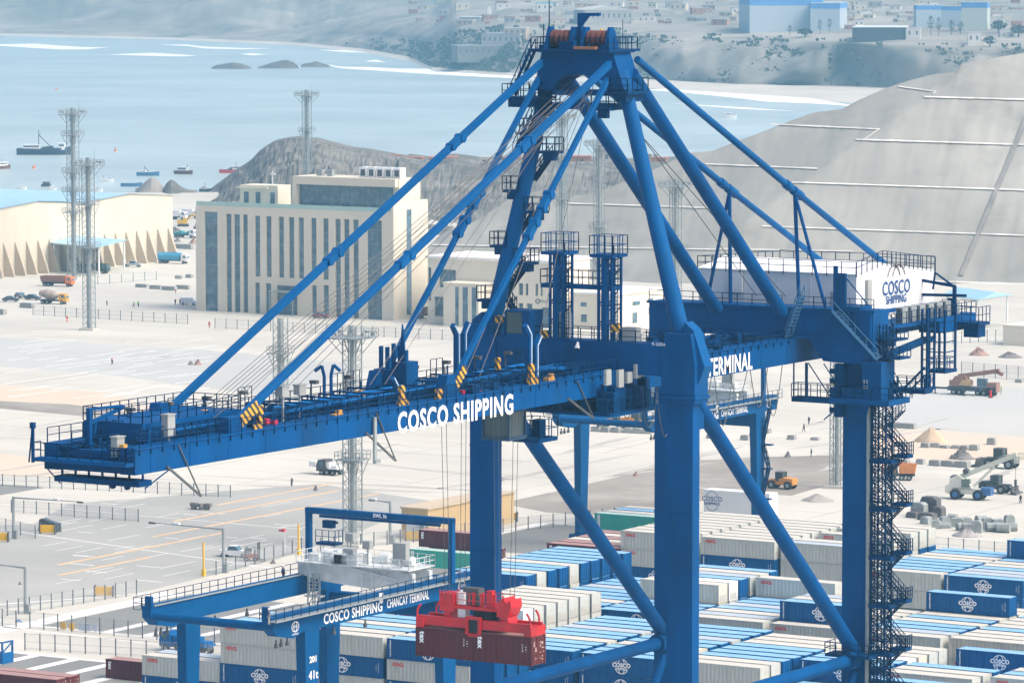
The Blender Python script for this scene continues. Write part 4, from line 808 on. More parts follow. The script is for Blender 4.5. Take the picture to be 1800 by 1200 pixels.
    m.box(-10.4, 10.4, 28.4, 29.2, 28.8, 29.5)
    for k in range(16): m.box(-8.2+k*1.08, -7.6+k*1.08, 28.35, 28.4, 28.45, 28.62)
    m.box(-8.5, 8.5, 28.6, 29.0, 28.4, 28.7); mg = m.build('maintenance_portal', B, t)
    m = MB(); put_text(m, 'SWL 5t', .6, (.3, 28.38, 29.15), (1, 0, 0), (0, 0, 1), bold=.02); m.build('load_lettering', LETTER, mg)
    m = MB(); m.box(-8.6, -5.8, 28, 29.6, 25.2, 25.5); m.rail([(-8.6, 28, 25.5), (-5.8, 28, 25.5), (-5.8, 29.6, 25.5)], sp=1.0, h=1.5); m.cbox(-7.2, 28.8, 27.2, 1.4, .8, .9); m.bar((-7.5, 28.8, 27.8), (-6, 28.8, 27.9), .3); m.build('hoist_basket', BLUE_D, mg)
    # white trolley
    W = M('trolley_white_paint', (.62, .66, .67), .45, .08, .6, dirt=(.35, .37, .37), dirt_amt=.6, dscale=.5)
    for y in (23.5, 27.2):
        m = MB(); m.prism([(-8.1, 22.3), (-8.1, 23.6), (-4, 24.2), (3.5, 23.9), (8.0, 23.3), (8.0, 22.3), (2, 21.2), (-4.5, 21.6)], 'y', y, y+.7); m.build('trolley_beam', W, t)
    m = MB(); m.box(-7.9, 7.9, 22.8, 28.6, 23.7, 23.85); tr = m.build('trolley_deck', W, t)
    r = MB(); r.rail([(-7.9, 22.8, 23.85), (7.9, 22.8, 23.85), (7.9, 28.6, 23.85), (-7.9, 28.6, 23.85)], sp=1.2, h=1.2, close=True); r.build('handrail', W, tr)
    for i in range(26): x, y = R.uniform(-6.8, 6.5), R.uniform(23.3, 28); m = MB(); (m.cbox(x, y, 23.85, R.uniform(.5, 1.7), R.uniform(.5, 1.5), R.uniform(.4, 1.5)) if i % 3 else m.tube((x-.6, y, 24.5), (x+.6, y, 24.5), R.uniform(.4, .75), n=12)); m.build('hoist_unit', W, tr)
    for (x, y, z, a, b) in ((-.9, 24, 26.6, 1.1, .9), (1.6, 23.8, 25.9, 1.0, .9), (-.6, 23.3, 25.3, 1.4, .5), (6.0, 24.2, 24.9, 1.8, 1.9)): m = MB(); m.cbox(x, y, z, a, .9, b); m.bar((x, y, 23.8), (x, y, z), .15); m.build('resistor_box', GREY, tr)
    for (x, y) in ((-2.3, 22.9), (-1.8, 22.9)): m = MB(); m.cbox(x, y, 24.0, .45, .3, 1.0); m.build('vent_opening', BLACK, tr)
    for x in (-5.6, 1.8): m = MB(); [m.bar((x+k, 23.2, 19.9), (x+k, 23.2, 23.8), .09) for k in (-.7, .7)]; [m.bar((x-.7, 23.2, 19.9+.4*k), (x+.7, 23.2, 19.9+.4*k), .06) for k in range(10)]; m.box(x-1.1, x+1.1, 22.6, 23.8, 19.7, 19.9); m.build('access_ladder', W, tr)
    m = MB(); m.bar((5.0, 23.3, 24), (3.3, 23.3, 21.9), .2); m.bar((-1, 23.3, 23.6), (6, 23.3, 22.5), .22); m.build('trolley_brace', W, tr)
    # ladder tower on the far back leg
    for k in range(2):
        m = MB(); xx = -5.7+k*1.0
        for s in (-.35, .35): m.bar((xx+s, 22.5, 16), (xx+s, 22.5, 22.6), .12)
        for q in range(5): m.bar((xx-.35, 22.5, 16.2+q*1.2), (xx+.35, 22.5, 17.4+q*1.2), .09)
        m.build('cable_mast', LGREY, t)
    return t
gan = make_gantry(); gan.location = (-292.2, 421.5, 0); gan['label'] = 'nearer blue yard gantry crane numbered 201 with white trolley below the boom'; gan['group'] = 'rail-mounted yard gantries'
g2 = dup(gan, (-360.6, 627, 0), 0, 'farther blue yard gantry crane seen between the tall crane legs', 'rail-mounted yard gantries')
# zig-zag stair on the farther gantry's back leg
m = MB(); q = []
for (x0, z0, x1, z1) in ((10.2, 20.5, 8.8, 14.5), (8.8, 14.5, 10.0, 10.5), (10.0, 10.5, 8.8, 5.5), (8.8, 5.5, 9.8, 1.5)):
    st = stair((x0, 31, z0), (x1, 31, z1), .8, 14); m.add([Vector(v) for v in st.v], st.f); m.box(min(x0, x1)-.7, max(x0, x1)+.4, 30.4, 31.6, z1-.2, z1)
m.build('leg_stair', BLUE_D, g2)
# ================================================================ SEA, COAST, HILLS
def noise2(x, y, s=1.0, o=4):
    from mathutils import noise
    return noise.fractal(Vector((x*s, y*s, .37)), 1.0, 2.0, o)
def rough(x, y):
    from mathutils import noise
    return noise.fractal(Vector((x, y, 1.7)), .35, 2.1, 8)
SEA = M('sea_water', (.47, .57, .58), .22, .18, .006, spec=.6)
_n = SEA.node_tree; _b = _n.nodes['Principled BSDF']; _t = _n.nodes.new('ShaderNodeTexCoord'); _w = _n.nodes.new('ShaderNodeTexNoise'); _w.inputs['Scale'].default_value = .25; _w.inputs['Detail'].default_value = 5
_n.links.new(_t.outputs['Object'], _w.inputs['Vector']); _p = _n.nodes.new('ShaderNodeBump'); _p.inputs['Strength'].default_value = .5; _p.inputs['Distance'].default_value = .6; _n.links.new(_w.outputs[0], _p.inputs['Height']); _n.links.new(_p.outputs[0], _b.inputs['Normal'])
m = MB(); m.add([(-9000, -1500, -1.6), (3500, -1500, -1.6), (3500, 9000, -1.6), (-9000, 9000, -1.6)], [(0, 1, 2, 3)]); struct('sea', m, SEA)
FOAM = M('white_surf', (.8, .82, .83), .8, .1, .05)
def foam(pts, th, nm='surf'):
    """a strip of breaking water along photo rows"""
    mm = MB(); vs = []
    for i, (x, y) in enumerate(pts):
        k = min(1, 3*min(i, len(pts)-1-i)/max(1, len(pts)-1))*th*(.7+.5*R.random()); vs += [G(x, y-k*.5, -1.5), G(x, y+k*.5, -1.5)]
    mm.add(vs, [(2*i, 2*i+2, 2*i+3, 2*i+1) for i in range(len(pts)-1)]); struct(nm, mm, FOAM)
foam([(-30, 79), (20, 80), (60, 81), (110, 84), (150, 85), (190, 84)], 7); foam([(190, 96), (230, 96), (270, 96), (320, 98), (345, 98)], 5); foam([(280, 79), (330, 80), (360, 84), (430, 86), (480, 85)], 4); foam([(420, 95), (445, 96), (470, 96)], 4)
foam([(560, 112), (600, 119), (650, 121), (700, 124), (760, 126), (820, 130), (900, 136), (960, 141)], 8); foam([(1130, 158), (1200, 159), (1280, 165), (1350, 172), (1430, 178), (1515, 188)], 14); foam([(560, 88), (600, 90), (640, 91), (665, 94)], 4); foam([(480, 117), (520, 118), (545, 116), (590, 114)], 3)
foam([(640, 108), (660, 107), (680, 110)], 5); foam([(1180, 182), (1300, 190), (1400, 196)], 4)
SCRUB = M('arid_hill', (.30, .275, .235), .95, .3, .02, bump=.5, dirt=(.10, .115, .10), dirt_amt=.8, dscale=.009)
BEACH = M('beach_sand', (.50, .47, .41), .95, .12, .02)
def lerp_tab(tab, x):
    if x <= tab[0][0]: return tab[0][1:]
    for a, b in zip(tab, tab[1:]):
        if x <= b[0]: t = (x-a[0])/(b[0]-a[0]); return tuple(p+(q-p)*t for p, q in zip(a[1:], b[1:]))
    return tab[-1][1:]
# px : shoreline row, cliff-foot row, cliff-top row, cliff-top height
COAST = [(-400, 56, 53, 47, 1.6), (0, 63, 59, 52, 1.8), (300, 70, 66, 58, 2), (520, 80, 75, 66, 3), (640, 92, 86, 68, 8), (720, 108, 100, 74, 10), (760, 124, 118, 80, 12), (800, 128, 122, 62, 23), (900, 134, 128, 50, 30), (1000, 142, 134, 52, 30), (1150, 156, 140, 66, 27.5), (1300, 166, 148, 70, 27.5), (1420, 174, 150, 74, 27.5), (1520, 184, 152, 80, 27), (1700, 198, 160, 86, 26), (2200, 215, 176, 90, 26)]
m = MB(); cols = list(range(-400, 2210, 8)); NR = 44; vs = []
def coast_pt(px, r):
    ys, yf, yt, zt_ = lerp_tab(COAST, px)
    ps = G(px, ys, -1.6); pf = G(px, yf, .1); pt = G(px, yt, zt_); out = (pt-_C); out.z = 0; out.normalize()
    if r <= 3: p = ps.lerp(pf, r/3)
    elif r <= 11:
        t = (r-3)/8; p = pf.lerp(pt, t); n = noise2(p.x*.012, p.y*.012, 1, 5); p += out*(n*45*min(1, zt_/28)**2*math.sin(math.pi*t)); p.z += 5*noise2(p.x*.03, p.y*.03)*math.sin(math.pi*t)
    else:
        t = (r-11)/(NR-11); dist = 40+t*t*2600; left = max(0, min(1, (760-px)/260)); p = pt+out*dist
        rise = (1-left)*(34*t+14*max(0, t-.5))+left*(62*min(1, dist/900)**1.15+30*t)
        p.z = zt_+rise+noise2(p.x*.005, p.y*.005, 1, 6)*(5+20*left)*min(1, t*4)
        if p.z > 93: p.z = 93
    return p
for px in cols:
    for r in range(NR+1): vs.append(coast_pt(px, r))
fs = []; fb = []
for i in range(len(cols)-1):
    for r in range(NR):
        a = i*(NR+1)+r; (fb if r < 3 else fs).append((a, a+NR+1, a+NR+2, a+1))
m.add(vs, fs); struct('coastal_hills', m, SCRUB)
for p in COL.objects['coastal_hills'].data.polygons: p.use_smooth = True
m = MB(); m.add(vs, fb); struct('beach', m, BEACH)
m = MB(); q = []
for px in range(1150, 1560, 20): q += [G(px, lerp_tab(COAST, px)[0]-9, 1.2)+Vector((0, 0, .6)), G(px, lerp_tab(COAST, px)[0]-13, 1.5)+Vector((0, 0, .6))]
def coast_ground(px, y):
    """walk out along the ray of a photo pixel until it meets the coastal land"""
    best = None
    for r in range(11, NR):
        for s in (0, .33, .66):
            a = coast_pt(px, r); b = coast_pt(px, r+1); p = a.lerp(b, s); d = (p-_C).dot(_fw); yy = 600-F*((p-_C).dot(_up))/d
            if yy <= y: return p
    return coast_pt(px, NR-4)
# rocks in the bay
ROCK = M('dark_shore_rock', (.10, .095, .085), .9, .3, .05, bump=.5, dirt=(.22, .20, .17), dirt_amt=.6, dscale=.03)
def rock_mass(name, pts, base_z, depth, mat, amp=.12, seed=1, rows=8):
    """pts: silhouette (px, y) left to right; rises from base_z; rounded in plan"""
    mm = MB(); rr = random.Random(seed); n = len(pts); vs = []
    yb = max(p[1] for p in pts)
    for i, (x, y) in enumerate(pts):
        p0 = G(x, yb, base_z); out = (p0-_C); out.z = 0; out.normalize(); d0 = (p0-_C).dot(_fw)
        for r in range(2*rows+1):
            t = r/rows; hgt = max(0, yb-y)/F*d0
            k = math.sin(min(1, t if t <= 1 else 2-t)*math.pi/2); pos = p0+out*(t*depth/2); nn = 1+amp*noise2(pos.x*.08+seed, pos.y*.08, 1, 4)+rr.uniform(-amp, amp)*.4
            vs.append((pos.x, pos.y, base_z-.5+hgt*k*nn))
    w_ = 2*rows+1
    mm.add(vs, [(i*w_+r, (i+1)*w_+r, (i+1)*w_+r+1, i*w_+r+1) for i in range(n-1) for r in range(w_-1)])
    return mm.build(name, mat)
for k, (pts, lab) in enumerate((([(369, 122), (380, 116), (395, 113), (410, 111), (425, 113), (436, 117), (443, 122)], 'low dark rock islet, the left one, alone in the bay'),
                    ([(449, 121), (460, 117), (475, 112), (490, 108), (505, 106), (515, 110), (523, 116), (527, 121)], 'higher dark rock islet, second from the left in the bay'),
                    ([(524, 119), (535, 113), (545, 111), (556, 109), (570, 113), (584, 119)], 'small dark rock islet touching the right side of the higher one'))):
    tag(rock_mass('rock_islet', pts, -1.6, 60, ROCK, seed=k+3), lab, 'rock', 'rock islets in the bay')
# headland behind the office building
HEAD = M('rocky_headland', (.125, .122, .108), .95, .5, .08, bump=1, dirt=(.24, .23, .205), dirt_amt=.8, dscale=.05)
HEADV = [(335, 352), (355, 345), (380, 331), (400, 316), (420, 300), (436, 290), (445, 283), (458, 268), (470, 259), (484, 250), (497, 246), (512, 243), (530, 241), (545, 245), (560, 244), (580, 250), (600, 255), (625, 262), (650, 264), (680, 270), (720, 277), (760, 283), (800, 277), (850, 284), (900, 280), (960, 284), (1030, 283), (1100, 286), (1180, 283), (1260, 280)]
m = MB(); vs = []; C2 = list(range(330, 1270, 4)); NR2 = 40
for px in C2:
    yr = lerp_tab(HEADV, px)[0]; dr = 1760; rz = H-(yr+110)/F*dr
    for r in range(NR2+1):
        t = r/22
        if t <= 1:
            d = 1500+(dr-1500)*t; k = t**.8; z = rz*k
            if px > 700: z = rz*(min(1, max(0, t-.45)/.35))
            q_ = DP(px, 600, d); n = rough(q_.x*.02, q_.y*.02); z += n*3.4*math.sin(math.pi*min(t, .98))**.6*(1 if px < 720 else .5); z = max(-1.2, z)
            if t == 1: z = rz+1.6*rough(px*.05, 3)-.6
        else: d = dr+(t-1)*300; z = max(-2.5, rz-(t-1)*(6 if px < 720 else 3)-((t-1)**3)*40)
        p = DP(px, 600, d); vs.append((p.x, p.y, z))
w_ = NR2+1
m.add(vs, [(i*w_+r, (i+1)*w_+r, (i+1)*w_+r+1, i*w_+r+1) for i in range(len(C2)-1) for r in range(NR2)]); struct('rocky_headland', m, HEAD)
tag(rock_mass('rock_mound', [(238, 345), (246, 336), (256, 326), (266, 319), (274, 320), (282, 330), (288, 338), (292, 345)], -1, 70, M('grey_boulder', (.30, .28, .25), .9, .2, .06, bump=.4), .08, 9), 'pale grey rock mound at the water behind the warehouse corner', 'rock')
tag(rock_mass('rock_mound', [(284, 345), (292, 330), (300, 322), (308, 326), (318, 334), (330, 340), (346, 347)], -1, 60, HEAD, .1, 12), 'brown rock mound sloping to the water beside the office roof', 'rock')
# terraced cut slope on the right
SLOPE = M('cut_slope_earth', (.275, .275, .25), .95, .28, .05, bump=.6, dirt=(.20, .20, .18), dirt_amt=.8, dscale=.025, stretch=(1, 1, .35))
SIL = [(700, 470), (740, 440), (790, 412), (850, 380), (900, 345), (935, 338), (965, 331), (1000, 346), (1045, 340), (1090, 322), (1130, 308), (1190, 278), (1215, 268), (1250, 266), (1300, 247), (1340, 232), (1380, 216), (1430, 198), (1480, 192), (1510, 176), (1560, 154), (1600, 141), (1645, 130), (1680, 127), (1690, 112), (1740, 103), (1800, 93), (2000, 70), (2200, 60)]
def slope_pt(px, y, lift=0):
    xe = 1180+(480-y)*1.44
    d = 6.76e6/(y+4750)+max(0, xe-px)*.10
    p = DP(px, y, d); n = .6*noise2(px*.02+y*.006, p.z*.05, 1, 6)+.15*noise2(px*.10+y*.02, p.z*.03, 1, 3)
    return DP(px, y, d+n*1.5-lift)
m = MB(); vs = []; C3 = list(range(700, 2200, 5)); NR3 = 60
for px in C3:
    ys = lerp_tab(SIL, px)[0]
    for r in range(NR3+1):
        y = 505+(ys-505)*r/NR3; p = slope_pt(px, y)
        vs.append(p)
    last = vs[-1]; o2 = (last-_C); o2.z = 0; o2.normalize()
    for k in (1, 2, 3): q = last+o2*(60*k*k); q.z = max(-2, last.z-1.2-5*k*k); vs.append(q)
w_ = NR3+4
m.add(vs, [(i*w_+r, (i+1)*w_+r, (i+1)*w_+r+1, i*w_+r+1) for i in range(len(C3)-1) for r in range(w_-1)]); struct('terraced_hill', m, SLOPE)
for p in COL.objects['terraced_hill'].data.polygons: p.use_smooth = True
BEN = M('pale_bench_edge', (.56, .55, .51), .9, .2, .1)
for (xa, ya, xb, yb, th) in ((995, 357, 1250, 365, 2.6), (760, 430, 1260, 438, 2.2), (1260, 437, 1500, 441, 2), (1392, 320, 1990, 340, 2.6), (1505, 245, 1990, 260, 3), (1625, 170, 1990, 180, 3), (1240, 288, 1437, 296, 2.8), (1355, 218, 1547, 227, 3), (1580, 152, 1646, 161, 2.6), (1340, 397, 1990, 420, 2.4), (1640, 494, 1990, 505, 3.5), (1160, 362, 1230, 365, 2.4), (1517, 247, 1545, 227, 2.4), (1640, 165, 1646, 160, 2)):
    mm = MB(); q = []
    n = max(2, int(abs(xb-xa)/10))
    for i in range(n+1):
        x = xa+(xb-xa)*i/n; y = ya+(yb-ya)*i/n; t = th*(.7+.5*R.random()); t *= .85; q += [slope_pt(x, y+t/2, .8), slope_pt(x, y-t/2, .8)]
    mm.add(q, [(2*i, 2*i+2, 2*i+3, 2*i+1) for i in range(n)]); struct('slope_bench', mm, BEN)
mm = MB(); a = [(1806-116*k/24, 205+279*k/24) for k in range(25)]; q = []
for (x, y) in a: q += [slope_pt(x-5, y, .9), slope_pt(x+4, y, .9)]
mm.add(q, [(2*i, 2*i+1, 2*i+3, 2*i+2) for i in range(len(a)-1)]); struct('drain_chute', mm, M('drain_concrete', (.2, .2, .19), .9, .2, .1))
# ================================================================ BUILDINGS OF THE TERMINAL
def base_line(xa, ya, xb): a = G(xa, ya); b = QY(xb, ya, a.y); return a, b.x
a, xr = base_line(345, 545, 692)
OW = xr-a.x; OH = 27.6
off = thing('office_building', 'cream office block with tall narrow dark window strips and a glazed roof storey', 'building', a)
CRM = CREAM
def wstrip(par, x0, x1, z0, z1, y=0, glass=GLASS):
    m = MB(); m.box(x0, x1, y+.55, y+.7, z0, z1); g = m.build('window', glass, par)
    m = MB(); z = z0+1.2
    while z < z1-1: m.box(x0, x1, y+.5, y+.56, z, z+.12); z += 3.6
    k = max(1, round((x1-x0)/1.3))
    for i in range(1, k): xx = x0+(x1-x0)*i/k; m.box(xx-.04, xx+.04, y+.5, y+.56, z0, z1)
    m.build('frame', M('window_mullion', (.16, .2, .22), .4, .1), g); return g
def facade(par, W, Hh, D, op, mat, y0=0):
    """wall of a front at y0 with rectangular openings op=(x0,x1,z0,z1), built as piers and spandrels"""
    m = MB(); xs = sorted({0, W}|{o[0] for o in op}|{o[1] for o in op})
    for xa, xb in zip(xs, xs[1:]):
        if xb-xa < .01: continue
        cuts = sorted((o[2], o[3]) for o in op if o[0] <= xa+.001 and o[1] >= xb-.001); z = 0
        for z0, z1 in cuts:
            if z0 > z+.01: m.box(xa, xb, y0, y0+.6, z, z0)
            z = max(z, z1)
        if z < Hh-.01: m.box(xa, xb, y0, y0+.6, z, Hh)
    m.box(0, W, y0+.72, y0+D, 0, Hh-.4); m.box(0, W, y0+D-.5, y0+D, Hh-.4, Hh); m.box(0, .4, y0+.6, y0+D-.5, Hh-.4, Hh); m.box(W-.4, W, y0+.6, y0+D-.5, Hh-.4, Hh)
    o = m.build('wall', mat, par)
    for (x0, x1, z0, z1) in op: wstrip(par, x0, x1, z0, z1, y0)
    return o
sx = OW/(692-345); fx = lambda px: (px-345)*sx
wins = [(361, 383, 0, 26)]
for (p, q_) in ((400, 408), (414, 423), (430, 437)): wins.append((p, q_, 0, 25.6))
for (p, q_) in ((451, 459), (471, 479), (493, 501), (511, 519), (528, 536), (550, 558), (571, 579)): wins.append((p, q_, 9.6, 25.4))
for (p, q_) in ((592, 600), (607, 615), (623, 631)) : wins.append((p, q_, 0, 25.4))
wins += [(451, 458, 0, 8.0), (470, 478, 0, 8.0), (490, 524, 0, 7.6), (551, 558, 0, 8), (571, 579, 0, 8.2), (647, 671, 0, 25.4)]
facade(off, OW, OH, 16.5, [(fx(p-.7), fx(q_+.9), z0, z1) for p, q_, z0, z1 in wins], CRM)
m = MB(); m.box(0.5, fx(505), 1, 15.8, OH-.35, OH-.25); m.build('roof', M('green_roof_deck', (.30, .42, .36), .8, .1), off)
m = MB(); m.box(.1, fx(505), .1, .2, OH, OH+1.1); m.box(fx(505), OW*.98, .1, .2, OH, OH+1.1); m.build('glass_parapet', M('pale_green_glass', (.35, .5, .46), .2, .05), off)
m = MB(); m.box(fx(390), fx(457), 9, 15, OH-.3, OH+5.2); m.box(fx(385), fx(440), 8.6, 15.4, OH+4.2, OH+4.7); m.build('roof_house', CREAM_L, off)
for p in (397, 418, 444): m = MB(); m.box(fx(p), fx(p+8), 8.9, 8.98, OH+.2, OH+3.4); m.build('window', GLASS, off)
m = MB(); px0, px1 = fx(506), fx(684); m.box(px0, px0+1.2, 3, 15, OH-.3, OH+8.3); m.box(px0+1.2, px1, 3, 4.6, OH+6.2, OH+8.3); m.box(px0+1.2, px1, 4.9, 15, OH-.3, OH+8.2); m.build('penthouse', CRM, off)
m = MB(); m.box(px0+1.2, fx(674), 4.55, 4.88, OH-.2, OH+6.2); g = m.build('window', GLASS, off); m = MB(); [m.box(px0+1.2+k*3.1, px0+1.3+k*3.1, 4.45, 4.56, OH-.2, OH+6.2) for k in range(9)]; m.build('frame', M('window_mullion', (.16, .2, .22)), g)
m = MB(); m.box(OW-.9, OW-.02, .02, 16.4, OH-.35, OH+2.6); m.build('corner_block', CRM, off)
m = MB(); m.box(OW+.01, OW+.08, 6.2, 8.4, 1, 28); m.build('window', GLASS, off)
for k in range(5): m = MB(); x = fx(604)+k*2.6; m.box(x, x+2.2, 8, 10.5, OH+8.3, OH+10.9); c = m.build('cooling_unit', WHITE, off); m = MB(); m.box(x+.4, x+1.8, 7.95, 8.0, OH+8.6, OH+10.3); m.build('fan_grille', DGREY, c)
for p in (533, 551): m = MB(); m.cbox(fx(p), 9, OH+8.2, 1.6, 1.4, 1.7); m.build('cooling_unit', LGREY, off)
m = MB(); m.box(fx(486), fx(530), -3.2, 0, 6.0, 6.35); [m.bar((fx(p), -3, 0), (fx(p), -3, 6), .25) for p in (488, 528)]; m.build('porch_canopy', LGREY, off)
m = MB(); m.bar((fx(444), 10, OH+5), (fx(444), 10, OH+9), .2); m.cbox(fx(444), 10, OH+8, 1.6, .4, .4); m.build('aerial', WHITE, off)
# annex right of it
a, xr = base_line(752, 566, 966); ax = thing('annex_building', 'two-storey cream annex with a tall projecting porch behind the crane leg', 'building', a); W = xr-a.x; s_ = W/(966-752); fx2 = lambda p: (p-752)*s_
facade(ax, W, 16.3, 20, [(fx2(p), fx2(q_), z0, z1) for p, q_, z0, z1 in ((752.5, 758, 5.5, 14), (772, 802, 9, 13.6), (764, 792, 1.6, 6.6), (882, 895, 8.2, 11.6), (896, 902, 8.2, 11.6), (912, 920, 8, 11), (924, 929, 8, 11), (941, 946, 8, 11), (950, 954, 8, 11), (912, 920, 3, 6), (926, 936, 1, 6), (952, 966, 0, 5.2))], CREAM_L)
m = MB(); m.box(-.4, W+.4, -.5, 20.4, 16.3, 17.0); m.build('roof', M('white_roof_coping', (.75, .74, .71), .6), ax)
m = MB(); pw = fx2(868)-fx2(806); x0 = fx2(806); m.box(x0, x0+pw, -7, .0, 0, 10.6); m.box(x0-.2, x0+pw+.2, -7.2, 0, 10.6, 11); m.build('porch', CREAM_L, ax)
for p, q_ in ((827, 833), (840, 849), (856, 864)): m = MB(); m.box(fx2(p), fx2(q_), -7.06, -7.0, .2, 10); m.build('window', GLASS, ax)
m = MB(); put_text(m, 'OPERATIONS', 1.0, (fx2(960), -.04, 6.7), (1, 0, 0), (0, 0, 1)); ring(m, (fx2(955)-1.6, -.04, 6.7), (1, 0, 0), (0, 0, 1), .7, .7, .2); m.build('wall_sign', DGREY, ax)
c = G(1087, 580); x0 = QY(1003, 580, c.y).x; ho = thing('service_building', 'low cream flat-roofed building right of the latch towers', 'building', (x0, c.y, 0)); W = c.x-x0
m = MB(); m.box(0, W, 0, 24, 0, 8.6); m.build('wall', CREAM_L, ho); m = MB(); m.box(-.3, W+.3, -.3, 24.3, 8.6, 9.1); m.build('roof', M('white_roof_coping', (.75, .74, .71)), ho)
for (x, z, w_, h_) in ((3, 5.5, 1.6, 1.0), (3.1, 1.6, 1.6, 1.9)): m = MB(); m.box(x, x+w_, -.08, -.01, z, z+h_); m.build('window', GLASS, ho)
for (y, z, w_, h_) in ((7, 5.6, 3.8, 1.0), (15, 5.9, 2.4, .9), (7, 1.2, 2.4, 2.6), (15.2, 2.8, 1.2, 1.8)): m = MB(); m.box(W+.01, W+.08, y, y+w_, z, z+h_); m.build('window', GLASS, ho)
m = MB(); m.box(W, W+.9, 15.8, 17.2, .6, 2.3); m.build('air_conditioner', LGREY, ho)
# warehouse with buttresses
WX, WY0, WY1 = -806, 1036.5, 1127; wh = thing('warehouse', 'long cream warehouse with slanted concrete buttresses and a pale blue double roof', 'building', (WX, WY0, 0)); D_ = WY1-WY0
prof = [(0, 0), (D_, 0), (D_, 19.4), (D_*.75, 20.9), (D_*.5, 19.3), (D_*.25, 20.9), (0, 19.2)]
m = MB(); m.prism(prof, 'x', -110, 0); m.build('wall', CREAM, wh)
m = MB(); 
for (a_, b_, za, zb_) in ((-.6, D_*.25, 19.3, 21.05), (D_*.25, D_*.5, 21.05, 19.5), (D_*.5, D_*.75, 19.5, 21.05), (D_*.75, D_+.6, 21.05, 19.5)): m.add([(-110, a_, za), (.5, a_, za), (.5, b_, zb_), (-110, b_, zb_)], [(0, 1, 2, 3)])
m.build('roof', M('pale_blue_roof_sheet', (.33, .53, .66), .45, .08, .1), wh)
BUT = M('buttress_concrete', (.50, .43, .34), .8, .06, .2)
for k in range(17):
    y = 1.2+k*5.42; m = MB(); m.add([(0, y, 0), (3.9, y, 0), (3.5, y, 1.5), (0.2, y, 9.6), (0, y, 9.6), (0, y+.7, 0), (3.9, y+.7, 0), (3.5, y+.7, 1.5), (.2, y+.7, 9.6), (0, y+.7, 9.6)], [(0, 1, 2, 3, 4), (9, 8, 7, 6, 5), (1, 6, 7, 2), (2, 7, 8, 3), (3, 8, 9, 4)]); m.build('buttress', BUT, wh)
def canopy(name, label, pts, z, thick, group=None):
    """pts: ground corners (front-left, front-right, back-right)"""
    A, B_, C_ = pts; D2 = A+(C_-B_); o = thing(name, label, 'canopy', A); q = [p-A for p in (A, B_, C_, D2)]; m = MB(); dx = (q[1]-q[0]).normalized()*1.6; dy = (q[2]-q[1]).normalized()*1.6
    e = [q[0]-dx-dy, q[1]+dx-dy, q[2]+dx+dy, q[3]-dx+dy]; mid0 = (e[0]+e[3])/2; mid1 = (e[1]+e[2])/2; up = Vector((0, 0, z)); r_ = Vector((0, 0, z+1.3))
    m.add([e[0]+up, e[1]+up, mid1+r_, mid0+r_, e[3]+up, e[2]+up], [(0, 1, 2, 3), (3, 2, 5, 4), (0, 3, 4), (1, 5, 2), (0, 4, 5, 1)]); m.build('roof', M('pale_blue_canopy_sheet', (.30, .52, .66), .4, .06), o)
    for p in q: m = MB(); m.tube(p, p+up, .26, n=8); m.build('post', WHITE, o)
    m = MB(); [m.bar(q[i]+up-Vector((0, 0, .25)), q[(i+1) % 4]+up-Vector((0, 0, .25)), .3) for i in range(4)]; m.build('frame', WHITE, o)
canopy('canopy', 'pale blue canopy on white posts in front of the buttressed warehouse', (G(95, 478), G(174, 485), G(218, 473)), 8.6, .4)
canopy('canopy', 'pale blue canopy on white posts at the foot of the terraced slope', (G(1665, 572), G(1719, 580), G(1770, 572)), 7.8, .4)
def shed(name, label, xa, ya, xb, depth, h, wm, rm, cat='building', extra=None):
    a, x1 = base_line(xa, ya, xb); o = thing(name, label, cat, a); W = x1-a.x; m = MB(); m.box(0, W, 0, depth, 0, h); m.build('wall', wm, o); m = MB(); m.box(-.2, W+.2, -.2, depth+.2, h, h+.25); m.build('roof', rm, o)
    return o, W
o, W = shed('cream_hut', 'small cream building at the right edge below the blue canopy', 1763, 606, 1850, 10, 4.6, CREAM_L, CREAM_L)
TAN = M('tan_cladding', (.52, .38, .20), .7, .06, .3)
o, W = shed('site_office', 'long tan cabin office with wall units behind the white trolley', 706, 946, 752, 27, 5.0, TAN, M('tan_roof', (.50, .42, .30), .7))
m = MB(); m.box(1.0, 3.6, -.1, -.02, 1.3, 4.0); m.build('panel', WHITE, o); m = MB(); m.box(3.9, 4.9, -.75, -.05, 1.8, 3.1); m.build('air_conditioner', LGREY, o)
a = Vector((-370.5, 672, 0)); o = thing('equipment_house', 'white equipment box lettered in navy beyond the far stacks', 'cabin', a); m = MB(); m.box(0, 12.6, 0, 3, 0, 4.3); m.build('wall', M('white_cabin', (.68, .70, .71), .5, .04), o)
m = MB(); put_text(m, 'COSCO', 1.1, (1.6, -.03, 2.75), (1, 0, 0), (0, 0, 1), bold=.02); put_text(m, 'SHIPPING', .7, (1.6, -.03, 1.95), (1, 0, 0), (0, 0, 1), bold=.02); ring(m, (1.6, -.03, 2.5), (1, 0, 0), (0, 0, 1), 1.3, 1.6, .1, 25, 155); ring(m, (1.6, -.03, 2.3), (1, 0, 0), (0, 0, 1), 1.3, 1.6, .1, 205, 335); m.build('wall_lettering', NAVY, o)
m = MB(); m.box(11.2, 12.4, -.06, -.01, .1, 2.2); m.build('door', LGREY, o)
